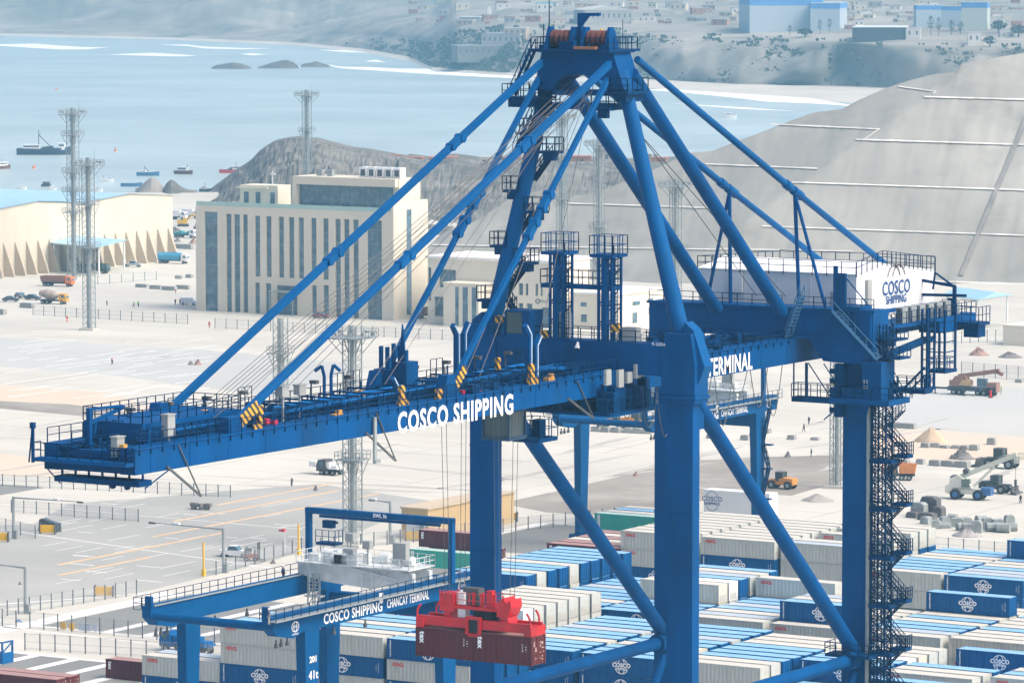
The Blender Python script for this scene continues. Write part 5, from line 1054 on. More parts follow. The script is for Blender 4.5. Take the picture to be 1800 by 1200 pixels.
# ================================================================ TOWN AND PLANT ON THE FAR COAST
TW = [M('town_wall_%s' % n, c, .8, .12, .2) for n, c in (('white', (.62, .6, .56)), ('tan', (.42, .34, .26)), ('grey', (.36, .35, .34)), ('brick', (.36, .20, .15)), ('cream', (.55, .5, .4)))]
TWN = ['white', 'tan', 'grey', 'brick', 'cream']
TR = [M('town_roof_%s' % n, c, .7, .1) for n, c in (('pale', (.5, .49, .46)), ('grey', (.3, .3, .3)), ('turquoise', (.10, .50, .55)), ('red', (.42, .2, .15)))]
def town(px, y, wpx, hpx, wm, rm, label, group=None, depth=None, gable=False, name='house', win=True, band=None, pt=None):
    p = pt or coast_ground(px, y); d = (p-_C).dot(_fw); s = F/d; W = wpx/s; Hh = hpx/s; D2 = depth or W*.7
    o = thing(name, label, 'building', p-Vector((0, 0, .6)), YAW*.9+R.uniform(-.25, .25), group); m = MB(); m.box(-W/2, W/2, 0, D2, -3, Hh); m.build('wall', wm, o)
    m = MB()
    if gable: m.prism([(-W/2-.3, Hh), (W/2+.3, Hh), (0, Hh+W*.09)], 'y', -.3, D2+.3)
    else: m.box(-W/2-.2, W/2+.2, -.2, D2+.2, Hh, Hh+.5)
    m.build('roof', rm, o)
    if win:
        n = max(2, int(W/4)); src = None
        for k in range(n):
            x = -W/2+W*(k+.5)/n
            if src is None: m = MB(); m.box(-.6, .6, -.06, -.01, Hh*.45, Hh*.75); src = m.build('window', DGREY, o, loc=(x, 0, 0))
            else: c = src.copy(); COL.objects.link(c); c.parent = o; c.location = (x, 0, 0)
    if band: m = MB(); m.box(-W/2-.05, W/2+.05, -.1, D2+.05, Hh*.82, Hh); m.build('fascia', band, o)
    return o
def cliff_pt(px, t, toward=10):
    p = coast_pt(px, 3).lerp(coast_pt(px, 11), t); o2 = (p-_C); o2.z = 0; o2.normalize(); return p-o2*toward
SCR = M('cliff_scrub_leaves', (.13, .145, .12), .95, .3, .2); m = MB()
for i in range(5200):
    k = R.random()
    if k < .45: px = R.gauss(840, 70); t = min(1.05, abs(R.gauss(.35, .35)))
    elif k < .75: px = R.gauss(1270, 70); t = min(1.0, abs(R.gauss(.45, .25)))
    else: px = R.uniform(700, 1800); t = R.random()*1.1
    if noise2(px*.03, t*3, 1, 3) < -.05: continue
    p = cliff_pt(px, t, 2); e = R.uniform(.7, 2.0)
    for q in range(2):
        v1 = Vector((R.uniform(-1, 1), R.uniform(-.4, .4), R.uniform(-.2, .9))).normalized()*e; v2 = v1.cross(Vector((R.uniform(-.4, .4), 1, R.uniform(-.3, .3)))).normalized()*e*.7; c = p+Vector((R.uniform(-2, 2), 0, e*.5)); m.add([c-v1, c+v2, c+v1, c-v2], [(0, 1, 2, 3)])
tag(m.build('cliff_scrub', SCR), kind='stuff')
BLF = M('blue_fascia', (.10, .28, .62), .5, .05); PALE = M('pale_metal_cladding', (.42, .50, .56), .6, .06)
town(1382, 57, 130, 58, PALE, PALE, 'huge pale factory hall with blue roof band on the cliff left of the dark shed', name='factory_hall', win=False, band=BLF, depth=60)
town(1450, 56, 52, 50, PALE, PALE, 'pale factory hall with blue band joined right of the biggest hall', name='factory_hall', win=False, band=BLF, depth=60)
town(1635, 48, 50, 38, PALE, PALE, 'blue-banded tank-like hall, left one of the three at top right', name='factory_hall', win=False, band=BLF); town(1674, 50, 40, 38, PALE, PALE, 'blue-banded hall in the middle of the three at top right', name='factory_hall', win=False, band=BLF); town(1712, 54, 46, 50, M('pale_green_cladding', (.5, .55, .5), .6), PALE, 'tallest blue-banded hall, right one of the three at top right', name='factory_hall', win=False, band=BLF)
town(1545, 74, 94, 26, DGREY, M('white_roof_sheet', (.8, .82, .83)), 'dark open shed with a white flat roof on the cliff edge', name='open_shed', win=False, depth=40)
town(1605, 70, 26, 22, TW[0], TR[0], 'white cubic house right of the dark shed'); town(1712, 79, 22, 22, TW[0], TR[0], 'white square house below the tallest blue-banded hall')
town(1070, 42, 86, 24, TW[2], TR[0], 'wide grey hall with a pale gable roof behind the crane top', gable=True, name='hall', depth=40); town(958, 22, 30, 16, TW[0], TR[2], 'white house with a turquoise roof left of the crane mast'); town(1136, 40, 30, 10, TW[0], TR[0], 'small white house with three dark windows right of the crane top')
town(826, 38, 38, 8, TW[2], M('white_roof_sheet', (.8, .82, .83)), 'low building with a white sloping roof at the headland top', win=False); town(860, 30, 8, 18, TW[0], TR[0], 'slender white tower on the headland', name='water_tower', win=False)
town(850, 98, 92, 22, M('dark_plant_wall', (.17, .18, .18), .8, .2), TR[1], 'long grey fish plant low on the headland shore', name='fish_plant', depth=30, pt=cliff_pt(850, .34)); town(880, 72, 70, 22, TW[2], TR[1], 'grey stepped works building above the fish plant', depth=30, pt=cliff_pt(880, .62))
town(905, 62, 40, 14, TW[1], TR[0], 'tan works building beside the crane ladder', pt=cliff_pt(905, .84))
rows = [(700, 1230, 8, 20, 7), (1210, 1340, 26, 30, 5), (1470, 1540, 38, 54, 4), (1490, 1800, 6, 24, 9), (1740, 1810, 44, 66, 5), (1240, 1330, 44, 52, 2), (1000, 1200, 12, 20, 6), (760, 1000, 28, 46, 6)]
k = 0
for (xa, xb, ya, yb, n) in rows:
    for i in range(n):
        px = xa+(xb-xa)*(i+.5)/n+R.uniform(-6, 6); y = R.uniform(ya, yb); c = R.randrange(5); r_ = R.choice((0, 0, 1, 3)); k += 1
        side = 'left of the crane top' if px < 930 else ('behind the crane top' if px < 1200 else ('above the cliff right of the crane top' if px < 1480 else 'at the top right'))
        town(px, y, R.uniform(14, 30), R.uniform(7, 13), TW[c], TR[r_], 'far small %s town house %s' % (TWN[c], side), 'far town houses')
for i in range(90):
    px = R.choice((R.uniform(700, 930), R.uniform(940, 1330), R.uniform(1330, 1800), R.uniform(1480, 1800))); y = R.uniform(-2, 44); c = R.randrange(5); side = 'left of the crane top' if px < 930 else ('behind the crane top' if px < 1200 else ('above the cliff right of the crane top' if px < 1480 else 'at the top right'))
    town(px, y, R.uniform(8, 22), R.uniform(4, 9), TW[c], TR[R.choice((0, 0, 1, 3))], 'far small %s town house %s' % (TWN[c], side), 'far town houses', win=i % 2 == 0)
# red-roofed houses on the headland behind the crane legs
for (px, y, wpx, hpx, c, r_, lab) in ((725, 280, 34, 9, 3, 3, 'low brick house on the headland just right of the far stay'), (695, 270, 20, 8, 3, 3, 'small brick house at the left end of the headland row'), (860, 277, 36, 16, 0, 0, 'white block house on the headland between the stays'), (1010, 284, 50, 18, 3, 3, 'long brick house on the headland left of the thick back strut'), (1060, 282, 24, 34, 2, 1, 'grey tower house behind a lattice mast on the headland'), (1150, 284, 40, 16, 3, 3, 'brick house on the headland beside the near pylon'), (1140, 280, 7, 24, 1, 1, 'thin brown chimney block on the headland, the left of two'), (1152, 280, 7, 22, 1, 1, 'thin brown chimney block on the headland, the right of two'), (1215, 284, 36, 14, 3, 3, 'brick house on the headland right of the near pylon'), (780, 288, 50, 12, 3, 3, 'brick terrace on the headland left of the white block house'), (905, 286, 40, 12, 1, 3, 'tan house on the headland right of the far pylon')):
    yr = lerp_tab(HEADV, px)[0]; p = DP(px, 600, 1775); p.z = H-(yr+112)/F*1775
    town(px, yr, wpx, hpx*.8, TW[c], TR[r_], lab, 'red-roofed houses on the headland', pt=p, win=c != 1)
# trees on the cliff top
LEAF = M('dusty_foliage', (.07, .085, .06), .9, .35, .6)
def tree(px, y, hpx, wpx, label, group, pt=None, palm=False):
    p = pt or coast_ground(px, y); s = F/((p-_C).dot(_fw)); Hh = hpx/s; W = wpx/s; o = thing('tree', label, 'tree', p, 0, group)
    m = MB(); m.tube((0, 0, -1), (0, 0, Hh*.6), W*.07, W*.03, 6); m.build('trunk', M('bark', (.12, .09, .07), .9, .2), o); m = MB()
    for i in range(170):
        a = R.uniform(0, 6.28); rr = W/2*R.random()**.5; z = Hh*(.35+.65*R.random()); rr *= max(.15, math.sin(math.pi*min(1, (z/Hh-.3)/.72)))**.6; c = Vector((rr*math.cos(a), rr*math.sin(a), z)); e = W*.075; v1 = Vector((R.uniform(-1, 1), R.uniform(-1, 1), R.uniform(-1, 1))).normalized()*e; v2 = v1.cross(Vector((R.uniform(-1, 1), .3, 1))).normalized()*e
        m.add([c-v1, c+v2, c+v1, c-v2], [(0, 1, 2, 3)])
    m.build('crown', LEAF, o)
for (px, y, h_, w_, lab) in ((1441, 60, 24, 10, 'tall narrow tree in front of the blue-banded hall, left one of a pair'), (1458, 58, 24, 10, 'tall narrow tree in front of the blue-banded hall, right one of a pair'), (1388, 62, 16, 9, 'short dark tree at the foot of the biggest hall'), (1636, 62, 34, 14, 'tall bushy tree before the left blue-banded hall'), (1650, 64, 32, 12, 'tall slim tree before the left blue-banded hall, the right one'), (1672, 62, 26, 14, 'rounded tree before the middle blue-banded hall'), (1688, 62, 24, 12, 'smaller tree before the right blue-banded hall'), (1415, 66, 14, 30, 'broad low bush left of the dark shed'), (1755, 60, 22, 30, 'broad tree at the right end of the cliff town'), (1790, 66, 20, 30, 'dark spreading tree at the right picture edge'), (1740, 84, 18, 26, 'low spreading tree below the cliff town')): tree(px, y, h_, w_, lab, 'trees in the cliff town')
# ================================================================ LATTICE LIGHT MASTS
def mast(px, py, h, plats, label, w_=2.3, crown=True, base=None, top_w=6.4):
    o = thing('lattice_mast', label, 'light mast', base or G(px, py), YAW*.3, 'lattice light masts'); q = w_/2; c4 = [(-q, -q), (q, -q), (q, q), (-q, q)]
    m = MB()
    for (x, y) in c4: m.tube((x, y, 0), (x, y, h), .13, n=6)
    m.build('upright', LGREY, o); m = MB(); z = 0; k = 0
    while z < h-1.5:
        for i in range(4):
            a, b = c4[i], c4[(i+1) % 4]; m.bar(a+(z,), b+(z+1.5,), .07); m.bar(a+(z,), b+(z,), .06)
        z += 1.5; k += 1
    m.tube((0, 0, 0), (0, 0, h), .42, n=8); m.build('lattice', LGREY, o); m = MB(); m.box(-q-.8, q+.8, -q-.8, q+.8, 0, .5); m.build('footing', CONC, o)
    for z in plats+([h-2] if crown else []):
        top = z == h-2; W = top_w/2 if top else w_*.95; m = MB(); m.box(-W, W, -W, W, z, z+.18); m.rail([(-W, -W, z+.18), (W, -W, z+.18), (W, W, z+.18), (-W, W, z+.18)], sp=1.3, h=1.2, close=True, r=.04)
        for (x, y) in c4: m.bar((x, y, z-2.6), (x/q*W*.9, y/q*W*.9, z), .13); m.bar((x, y, z-1.3), (x/q*W*.55, y/q*W*.55, z), .1)
        p = m.build('platform', LGREY, o)
        if top:
            m = MB()
            for a in range(10): t = a*math.pi/5; m.rbox(W*1.15*math.cos(t), W*1.15*math.sin(t), z+.6, .7, .5, .45, t)
            m.build('floodlight_ring', LGREY, p); m = MB(); m.tube((q, q, z), (q, q, z+4), .05, n=5); m.build('aerial', LGREY, p)
mast(620, 960, 35.6, [14], 'nearest lattice mast rising behind the boom and the white trolley')
mast(157, 580, 43, [20.5, 31.2], 'lattice mast right of the tall one before the buttressed warehouse', top_w=6.2)
mast(130, 490, 49, [19, 25, 30.5, 41], 'tallest lattice mast with many platforms in front of the warehouse', w_=2.6, top_w=6)
mast(494, 785, 24.8, [18], 'lattice mast behind the boom ropes below the office entrance', w_=2.1, crown=False)
mast(540, 410, 47.4, [16, 33.8], 'lattice mast standing behind the office roof against the rocky headland', top_w=6.4)
mast(988, 500, 48.7, [24], 'leftmost faint lattice mast before the terraced slope behind the A-frame')
mast(1053, 530, 44, [11, 20], 'lattice mast before the terraced slope above the right latch tower')
mast(1187, 600, 39.5, [22], 'lattice mast before the terraced slope beside the near pylon')
mast(1471, 857, 33, [], 'lattice mast just left of the outer landside crane leg', crown=False, w_=2.0)
# ================================================================ BOATS
def boat(px, py, L, label, hull, cab=WHITE, cabs=((.1, .25, 1.8),), mastx=None, rz=0, deck=None, boom=False, group='boats at anchor in the bay', cat='boat', name='fishing_boat'):
    o = thing(name, label, cat, G(px, py, -1.6), YAW+rz, group); B = L*.26; m = MB(); vs = []; n = 9; hh = L*.085+.5
    for i in range(n):
        t = i/(n-1); x = -L/2+L*t; b = B/2*(1-max(0, (t-.55)/.45)**2.2)*(.86+.14*min(1, t*3)); zt_ = hh*(1+.75*max(0, t-.5)**1.5*1.6+.12*(1-t)); vs += [(x, -b, zt_), (x, -b*.72, 0), (x, 0, -.4), (x, b*.72, 0), (x, b, zt_), (x, b*.9, zt_-.35), (x, -b*.9, zt_-.35)]
    fs = []
    for i in range(n-1):
        for k in range(7): a = 7*i+k; b = 7*i+(k+1) % 7; fs.append((a, a+7, b+7, b))
    fs += [tuple(range(7)), tuple(range(7*n-1, 7*n-8, -1))]
    m.add(vs, fs); m.build('hull', hull, o)
    for (a, b, h) in cabs: m = MB(); m.box(-L/2+L*a, -L/2+L*b, -B*.32, B*.32, hh-.3, hh+h); m.box(-L/2+L*a-.2, -L/2+L*b+.3, -B*.36, B*.36, hh+h, hh+h+.15); c = m.build('wheelhouse', cab, o); m = MB(); m.box(-L/2+L*a+.3, -L/2+L*b-.3, -B*.33, B*.33, hh+h*.5, hh+h*.8); m.build('window', DGREY, c)
    if deck: m = MB(); [m.cbox(R.uniform(-L*.2, L*.3), R.uniform(-B*.25, B*.25), hh-.3, L*.07, B*.3, R.uniform(.8, 1.8)) for i in range(4)]; m.build('deck_gear', deck, o)
    if mastx is not None:
        m = MB(); x = -L/2+L*mastx; m.tube((x, 0, hh), (x, 0, hh+L*.34), L*.007+.03, n=5)
        if boom: m.tube((x, 0, hh+L*.26), (x+L*.2, 0, hh+L*.06), L*.007+.05, n=5)
        m.build('mast', DGREY, o)
HB = {n: M('hull_'+n, c, .5, .15, 1) for n, c in (('navy', (.03, .05, .09)), ('brown', (.14, .07, .05)), ('red', (.45, .05, .06)), ('blue', (.05, .14, .26)), ('white', (.6, .62, .62)), ('dark', (.05, .07, .08)), ('green', (.10, .20, .2)))}
boat(78, 272, 25, 'big dark fishing vessel with white wheelhouses and a bent boom, beside the tallest mast', HB['navy'], cabs=((.12, .42, 1.9), (.76, .88, 2.6)), mastx=.4, deck=DGREY, boom=True)
boat(3, 297, 9, 'brown and white fishing boat cut by the left picture edge', HB['brown'], cabs=((.3, .8, 1.6),), mastx=.5, rz=.7)
boat(260, 309, 9.5, 'blue-grey boat with a raised boom, left of the brown one', HB['blue'], cabs=((.25, .4, .9),), mastx=.35, boom=True)
boat(323, 306, 9, 'brown fishing boat with white cabin and tall mast between blue and red boats', HB['brown'], cabs=((.2, .7, 1.5),), mastx=.7, rz=-.5)
boat(405, 304, 9.5, 'red fishing boat near the rocky headland', HB['red'], cabs=((.6, .9, 1.5),), mastx=.75, deck=HB['green'])
boat(231, 328, 8.5, 'long open blue boat beside the pale rock mound', HB['blue'], cabs=())
boat(366, 337, 7, 'small dark boat by the headland above the office roof', HB['dark'], cabs=((.1, .4, 1.0),), mastx=.3)
boat(189, 320, 5.5, 'small white boat with a light frame right of the masts', HB['white'], cabs=((.1, .4, .9),), mastx=.15, boom=True)
for (px, py, L, lab) in ((38, 333, 4, 'tiny white boat above the roof, the second from the left edge'), (91, 335, 3.8, 'tiny white boat just under the dark square raft'), (146, 337, 3.6, 'tiny white boat between the two left masts'), (172, 336, 4, 'tiny grey-white boat just right of the left masts'), (20, 349, 4, 'tiny white boat lowest of all, over the warehouse roof')): boat(px, py, L, lab, HB['white'], cabs=((.3, .6, .8),), name='motor_boat')
boat(1281, 208, 9, 'pale boat alone in the right part of the bay', HB['white'], cabs=((.3, .7, 1.6),))
boat(81, 328, 4, 'dark square raft floating left of the tall masts', HB['dark'], cabs=((.15, .85, .9),), cab=HB['dark'], name='raft', cat='raft', group=None)
for (px, py, lab) in ((99, 158, 'small buoy far out left of the islets'), (60, 296, 'orange buoy below the big fishing vessel'), (203, 266, 'orange buoy right of the tall mast')):
    o = thing('buoy', lab, 'buoy', G(px, py, -1.6), 0, 'buoys in the bay'); m = MB(); m.tube((0, 0, -.3), (0, 0, .9), .9, .6, 8); m.tube((0, 0, .9), (0, 0, 2), .15, n=5); m.build('float', ORANGE, o)
# ================================================================ VEHICLES
def wheels(o, pts, r, wd=.35):
    for (x, y) in pts: m = MB(); m.wheel(x, y, r, r, wd, 14); m.build('wheel', [BLACK, LGREY], o)
def car(px, py, col, label, rz=0, L=4.5, kind='car', group='parked cars'):
    o = thing('parked_car' if kind == 'car' else kind, label, 'car' if kind in ('car',) else kind.replace('_', ' ').split()[0], G(px, py), rz, group); W = 1.8; h = L/2
    m = MB()
    if kind == 'pickup_truck': body = [(-h, .45), (h, .45), (h, .95), (h-.25, 1.08), (h-1.5, 1.12), (-h, 1.12)]; cab = [(h-1.55, 1.1), (h-2.1, 1.75), (h-3.3, 1.75), (h-3.5, 1.1)]
    elif kind == 'van': body = [(-h, .4), (h, .4), (h, 1.0), (h-.5, 1.2), (h-1.3, 1.95), (-h, 2.0)]; cab = [(h-.55, 1.22), (h-1.25, 1.9), (h-2.4, 1.9), (h-2.4, 1.22)]
    else: body = [(-h, .4), (h, .4), (h, .8), (h-.3, .92), (h-1.2, 1.0), (-h+.6, 1.02), (-h, .95)]; cab = [(h-1.2, 1.0), (h-1.9, 1.48), (-h+1.2, 1.5), (-h+.4, 1.02)]
    m.prism(body, 'y', -W/2, W/2); m.build('body', col, o); m = MB(); m.prism(cab, 'y', -W/2+.08, W/2-.08); g = m.build('cabin_glass', GLASS, o)
    m = MB(); x0, x1 = sorted((cab[1][0], cab[2][0])); m.box(x0, x1, -W/2+.1, W/2-.1, cab[1][1], cab[1][1]+.06); m.build('roof', col, g)
    wheels(o, [(x, y) for x in (-h+.8, h-.85) for y in (-W/2, W/2)], .34, .24)
    for y in (-.6, .6): m = MB(); m.box(h, h+.03, y-.2, y+.2, .65, .82); m.build('headlight', WHITE, o)
    return o
CARW = M('car_white', (.7, .71, .72), .3, .03); CARS = M('car_silver', (.38, .42, .45), .3, .05); CARD = M('car_dark', (.05, .065, .08), .3, .1); CARR = M('car_maroon', (.25, .05, .06), .35, .1)
car(413, 978, CARW, 'white pickup truck beside the forklift on the grey pavement', .25, 5.0, 'pickup_truck', None)
car(234, 469, CARS, 'silver pickup truck between the canopy and the blue tanker', .3, 5.2, 'pickup_truck', None)
for (px, py, rz, lab) in ((19, 530, .5, 'dark parked car nearest the left edge'), (36, 524, -.5, 'dark parked car in the middle of the row of three'), (58, 527, .2, 'dark parked car next to the concrete mixer')): car(px, py, CARD, lab, rz)
car(334, 536, CARW, 'white van at the left foot of the office building', .1, 4.8, 'van', None)
car(473, 549, CARR, 'red car parked left of the office entrance', .1); car(565, 559, CARR, 'maroon car parked before the office windows', .1)
def truck(px, py, label, kind, cabm, bodm, L=9.5, rz=0, chassis=DGREY, group=None, name='truck'):
    o = thing(name, label, 'truck', G(px, py), rz, group); h = L/2; W = 2.5
    m = MB(); m.box(-h, h-.3, -.5, .5, .75, 1.1); m.box(-h+.2, h-2.4, -1.0, 1.0, 1.05, 1.2); m.build('chassis', chassis, o)
    m = MB(); m.prism([(h, .7), (h, 1.7), (h-.35, 2.75), (h-1.9, 2.85), (h-2.1, .7)], 'y', -W/2, W/2); c = m.build('cab', cabm, o); m = MB(); m.prism([(h+.02, 1.7), (h-.32, 2.6), (h-.36, 2.6), (h-.05, 1.7)], 'y', -1.1, 1.1); m.box(h-1.4, h-.5, -W/2-.02, W/2+.02, 1.75, 2.5); m.build('window', GLASS, c)
    b0, b1 = -h, h-2.4; m = MB()
    if kind == 'tank': m.tube((b0, 0, 2.15), (b1, 0, 2.15), 1.15, n=18); m.box(b0+.3, b1-.3, -1.1, 1.1, 1.1, 1.5); m.box(b0+1, b1-1, -.3, .3, 3.25, 3.4); nm = 'tank'
    elif kind == 'dump': m.add([(b0, -1.25, 1.3), (b1, -1.25, 1.3), (b1, 1.25, 1.3), (b0, 1.25, 1.3), (b0-.3, -1.3, 2.9), (b1, -1.3, 3.0), (b1, 1.3, 3.0), (b0-.3, 1.3, 2.9), (b0-.2, -1.15, 2.9), (b1-.1, -1.15, 3.0), (b1-.1, 1.15, 3.0), (b0-.2, 1.15, 2.9), (b0, -1.1, 2.3), (b1-.2, -1.1, 2.3), (b1-.2, 1.1, 2.3), (b0, 1.1, 2.3)], [(0, 3, 2, 1), (0, 1, 5, 4), (1, 2, 6, 5), (2, 3, 7, 6), (3, 0, 4, 7), (4, 5, 9, 8), (5, 6, 10, 9), (6, 7, 11, 10), (7, 4, 8, 11), (8, 9, 13, 12), (9, 10, 14, 13), (10, 11, 15, 14), (11, 8, 12, 15), (12, 13, 14, 15)]); [m.box(b0+.2+k*1.1, b0+.3+k*1.1, -1.36, 1.36, 1.4, 2.8) for k in range(6)]; nm = 'dump_body'
    elif kind == 'mixer': m.tube((b0-.2, 0, 2.9), (b0+1.8, 0, 2.6), .7, 1.25, 16); m.tube((b0+1.8, 0, 2.6), (b1-1.4, 0, 2.3), 1.25, 1.2, 16); m.tube((b1-1.4, 0, 2.3), (b1-.2, 0, 2.1), 1.2, .5, 16); nm = 'drum'
    elif kind == 'flat': m.box(b0, b1, -1.22, 1.22, 1.15, 1.4); [m.box(b0+.3+k*1.6, b0+1.6+k*1.6, -1.0, 1.0, 1.4, 1.8+.5*(k % 2)) for k in range(4)]; nm = 'load_bed'
    else: m.box(b0, b1, -1.22, 1.22, 1.15, 3.3); nm = 'box_body'
    m.build(nm, bodm, o); wheels(o, [(x, y) for x in (-h+1.0, -h+2.3, h-1.2) for y in (-1.15, 1.15)], .52); return o
TANKB = M('tank_blue', (.06, .26, .42), .35, .08); BROWN = M('rusty_dump_body', (.24, .12, .09), .6, .2, .8); DRUM = M('concrete_dust_drum', (.30, .25, .21), .6, .2, .6); OLIVE = M('dark_green_body', (.05, .07, .06), .6, .25)
truck(305, 463, 'blue tanker truck with a white cab beside the warehouse corner', 'tank', CARW, TANKB, 9.6, .25)
truck(102, 503, 'brown dump truck with an orange cab left of the masts', 'dump', ORANGE, BROWN, 9.4, .22); truck(95, 534, 'concrete mixer truck with a yellow-orange cab in front of the dump truck', 'mixer', M('mixer_amber', (.6, .3, .03), .5), DRUM, 7.6, .3, name='mixer_truck')
truck(165, 480, 'dark green dump truck parked under the pale blue canopy', 'dump', OLIVE, OLIVE, 9.5, .2); truck(581, 834, 'small white service truck beside the nearest mast', 'flat', DGREY, CARW, 4.6, math.pi, name='service_truck')
truck(1583, 843, 'orange dump truck behind the outer stair tower', 'dump', DGREY, M('orange_dump_body', (.55, .22, .07), .6, .1), 5.2, math.pi+.4); truck(760, 560, 'brown truck parked beside the annex', 'dump', BROWN, BROWN, 8.5, math.pi+.3)
BT = M('terminal_tractor_blue', (.0, .10, .30), .45, .08, spec=.3); p0 = truck(330, 1146, 'blue terminal tractor truck with a loaded trailer behind the numbered gantry', 'flat', BT, BT, 8.2, math.pi-.1)
for (px, py, rz, lab) in ((312, 386, .2, 'white tanker truck behind the warehouse, the left one of two'), (335, 384, .2, 'white truck behind the warehouse, the right one of two')): truck(px, py, lab, 'box', CARW, CARW, 7, rz)
truck(326, 418, 'white truck with a teal load between warehouse and office', 'flat', CARW, M('teal_load', (.08, .3, .34), .5), 8, .1)
def loader(px, py, label, col, rz=0, s=1.0, group='wheel loaders'):
    o = thing('wheel_loader', label, 'loader', G(px, py), rz, group); o.scale = (s, s, s); m = MB(); m.prism([(-3.2, .9), (-.2, .9), (-.2, 2.0), (-1.0, 2.3), (-3.2, 2.1)], 'y', -1.1, 1.1); m.box(-.3, 1.9, -.9, .9, .8, 1.5); m.build('body', col, o)
    m = MB(); m.box(-.9, .7, -.85, .85, 1.5, 1.9); m.box(-1, .8, -.9, .9, 3.2, 3.35); [m.bar((x, y, 1.8), (x, y, 3.3), .12) for x in (-.9, .7) for y in (-.85, .85)]; c = m.build('cab', DGREY, o); m = MB(); m.box(-.85, .65, -.8, .8, 1.9, 3.2); m.build('cab_glass', GLASSC, c)
    m = MB(); [m.path([(.9, y, 1.6), (2.5, y, 1.6), (3.5, y, .7)], .15, 6) for y in (-.6, .6)]; m.build('lift_arm', col, o); m = MB(); m.prism([(3.4, .2), (4.7, .1), (4.5, .4), (3.9, .5), (3.7, 1.3), (4.0, 1.5), (3.5, 1.4)], 'y', -1.5, 1.5); m.build('bucket', DGREY, o)
    wheels(o, [(x, y) for x in (-2.2, 1.4) for y in (-1.1, 1.1)], .82, .6)
LOR = M('loader_orange', (.58, .25, .05), .55, .15)
loader(1081, 752, 'orange wheel loader left one of two behind the row of grey blocks', LOR, .2); loader(1120, 753, 'orange wheel loader right one of two behind the row of grey blocks', LOR, .1); loader(1372, 858, 'yellow-orange loader half hidden by the farther gantry leg', LOR, math.pi, .9)
loader(1757, 822, 'teal-cabbed wheel loader beyond the white rough-terrain crane', M('loader_grey', (.16, .18, .18), .6), math.pi, 1.1); loader(1752, 866, 'dark wheeled machine right behind the white rough-terrain crane', CARD, 0, .95)
def excavator(px, py, label, col, rz=0):
    o = thing('excavator', label, 'excavator', G(px, py), rz); m = MB(); m.box(-1.8, 1.8, -1.3, -.7, 0, .8); m.box(-1.8, 1.8, .7, 1.3, 0, .8); m.build('track', DGREY, o); m = MB(); m.box(-1.9, 1.3, -1.2, 1.2, 1.0, 2.1); m.box(.1, 1.3, -1.2, -.1, 2.1, 3.0); m.build('upper_body', col, o); m = MB(); m.path([(1.1, .3, 1.8), (3.2, .3, 4.2), (5.2, .3, 3.2), (5.6, .3, 1.2)], .25, 6); m.build('boom', col, o); m = MB(); m.prism([(5.2, .4), (6.0, .3), (6.1, 1.2), (5.5, 1.3)], 'y', -.3, .9); m.build('bucket', DGREY, o)
excavator(322, 398, 'small yellow excavator among the trucks behind the warehouse', M('excavator_yellow', (.6, .4, .04), .5), .5)
# brown truck crane on the right
TC = M('truck_crane_brown', (.26, .15, .12), .6, .15); TCY = M('counterweight_tan', (.45, .33, .16), .6, .1)
o = thing('truck_crane', 'brown multi-axle truck crane with folded boom on the grey fill', 'mobile crane', G(1712, 694), .12); m = MB(); m.box(-5.6, 5.2, -1.25, 1.25, .9, 1.8); m.build('carrier', CARD, o); m = MB(); m.box(3.2, 5.4, -1.25, 1.25, .8, 2.8); m.build('cab', TC, o)
m = MB(); m.box(-5.2, -.6, -1.2, 1.2, 2.0, 3.1); m.prism([(-4.6, 3.1), (-1.0, 3.1), (-1.8, 4.2), (-4.0, 4.0)], 'y', -1, 1); m.build('superstructure', TC, o); m = MB(); m.prism([(-3.0, 2.1), (-.2, 2.1), (-.6, 3.4), (-2.2, 3.3)], 'y', -1.35, -1.2); m.build('counterweight', TCY, o); m = MB(); m.bar((-3.5, .2, 3.9), (5.6, .2, 5.4), .9, .9); m.bar((5.0, .2, 5.2), (6.4, .2, 4.6), .9, .7); m.build('boom', TC, o)
m = MB(); m.box(1.0, 3.2, -1.15, -.2, 2.0, 3.7); m.build('operator_cab', GLASS, o)
for (x, y) in ((-8.6, -.4), (4.6, -2.2), (-1.5, -2.3)): m = MB(); m.bar((x if x > -6 else -5.4, -.4, 1.3), (x, y, 1.3), .4); m.bar((x, y, 0), (x, y, 1.5), .25); m.cbox(x, y, 0, .8, .8, .1); m.build('outrigger', CARD, o)
wheels(o, [(x, y) for x in (-4.2, -2.9, 1.2, 2.6, 4.2) for y in (-1.15, 1.15)], .6, .4)
# white rough-terrain crane
RT = M('rough_crane_white', (.52, .54, .48), .5, .12); RTB = M('wheel_hub_blue', (.04, .12, .30), .6, .1)
o = thing('rough_terrain_crane', 'white rough-terrain crane with blue-hubbed wheels and a long lattice-tipped boom', 'mobile crane', G(1702, 877), .16); m = MB(); m.box(-3.6, 3.3, -1.0, 1.0, 1.0, 1.9); m.box(-3.9, -2.6, -1.2, 1.2, 1.2, 2.3); m.build('chassis', RT, o); m = MB(); m.box(2.6, 4.3, -1.1, 1.1, .9, 2.2); m.build('front_deck', RTB, o)
m = MB(); m.prism([(-3.3, 2.0), (1.0, 2.0), (.4, 3.0), (-1.6, 4.3), (-3.0, 3.7)], 'y', -1.1, 1.1); m.build('superstructure', RT, o); m = MB(); m.box(-.9, .5, -1.25, -.3, 2.2, 3.6); m.build('operator_cab', M('dull_cab_glass', (.10, .14, .12), .2), o); m = MB(); m.tube((-2.6, -.7, 3.6), (-2.6, .7, 3.6), .6, n=12); m.tube((-.4, -.6, 4.9), (-.4, .6, 4.9), .5, n=12); m.build('winch', DGREY, o)
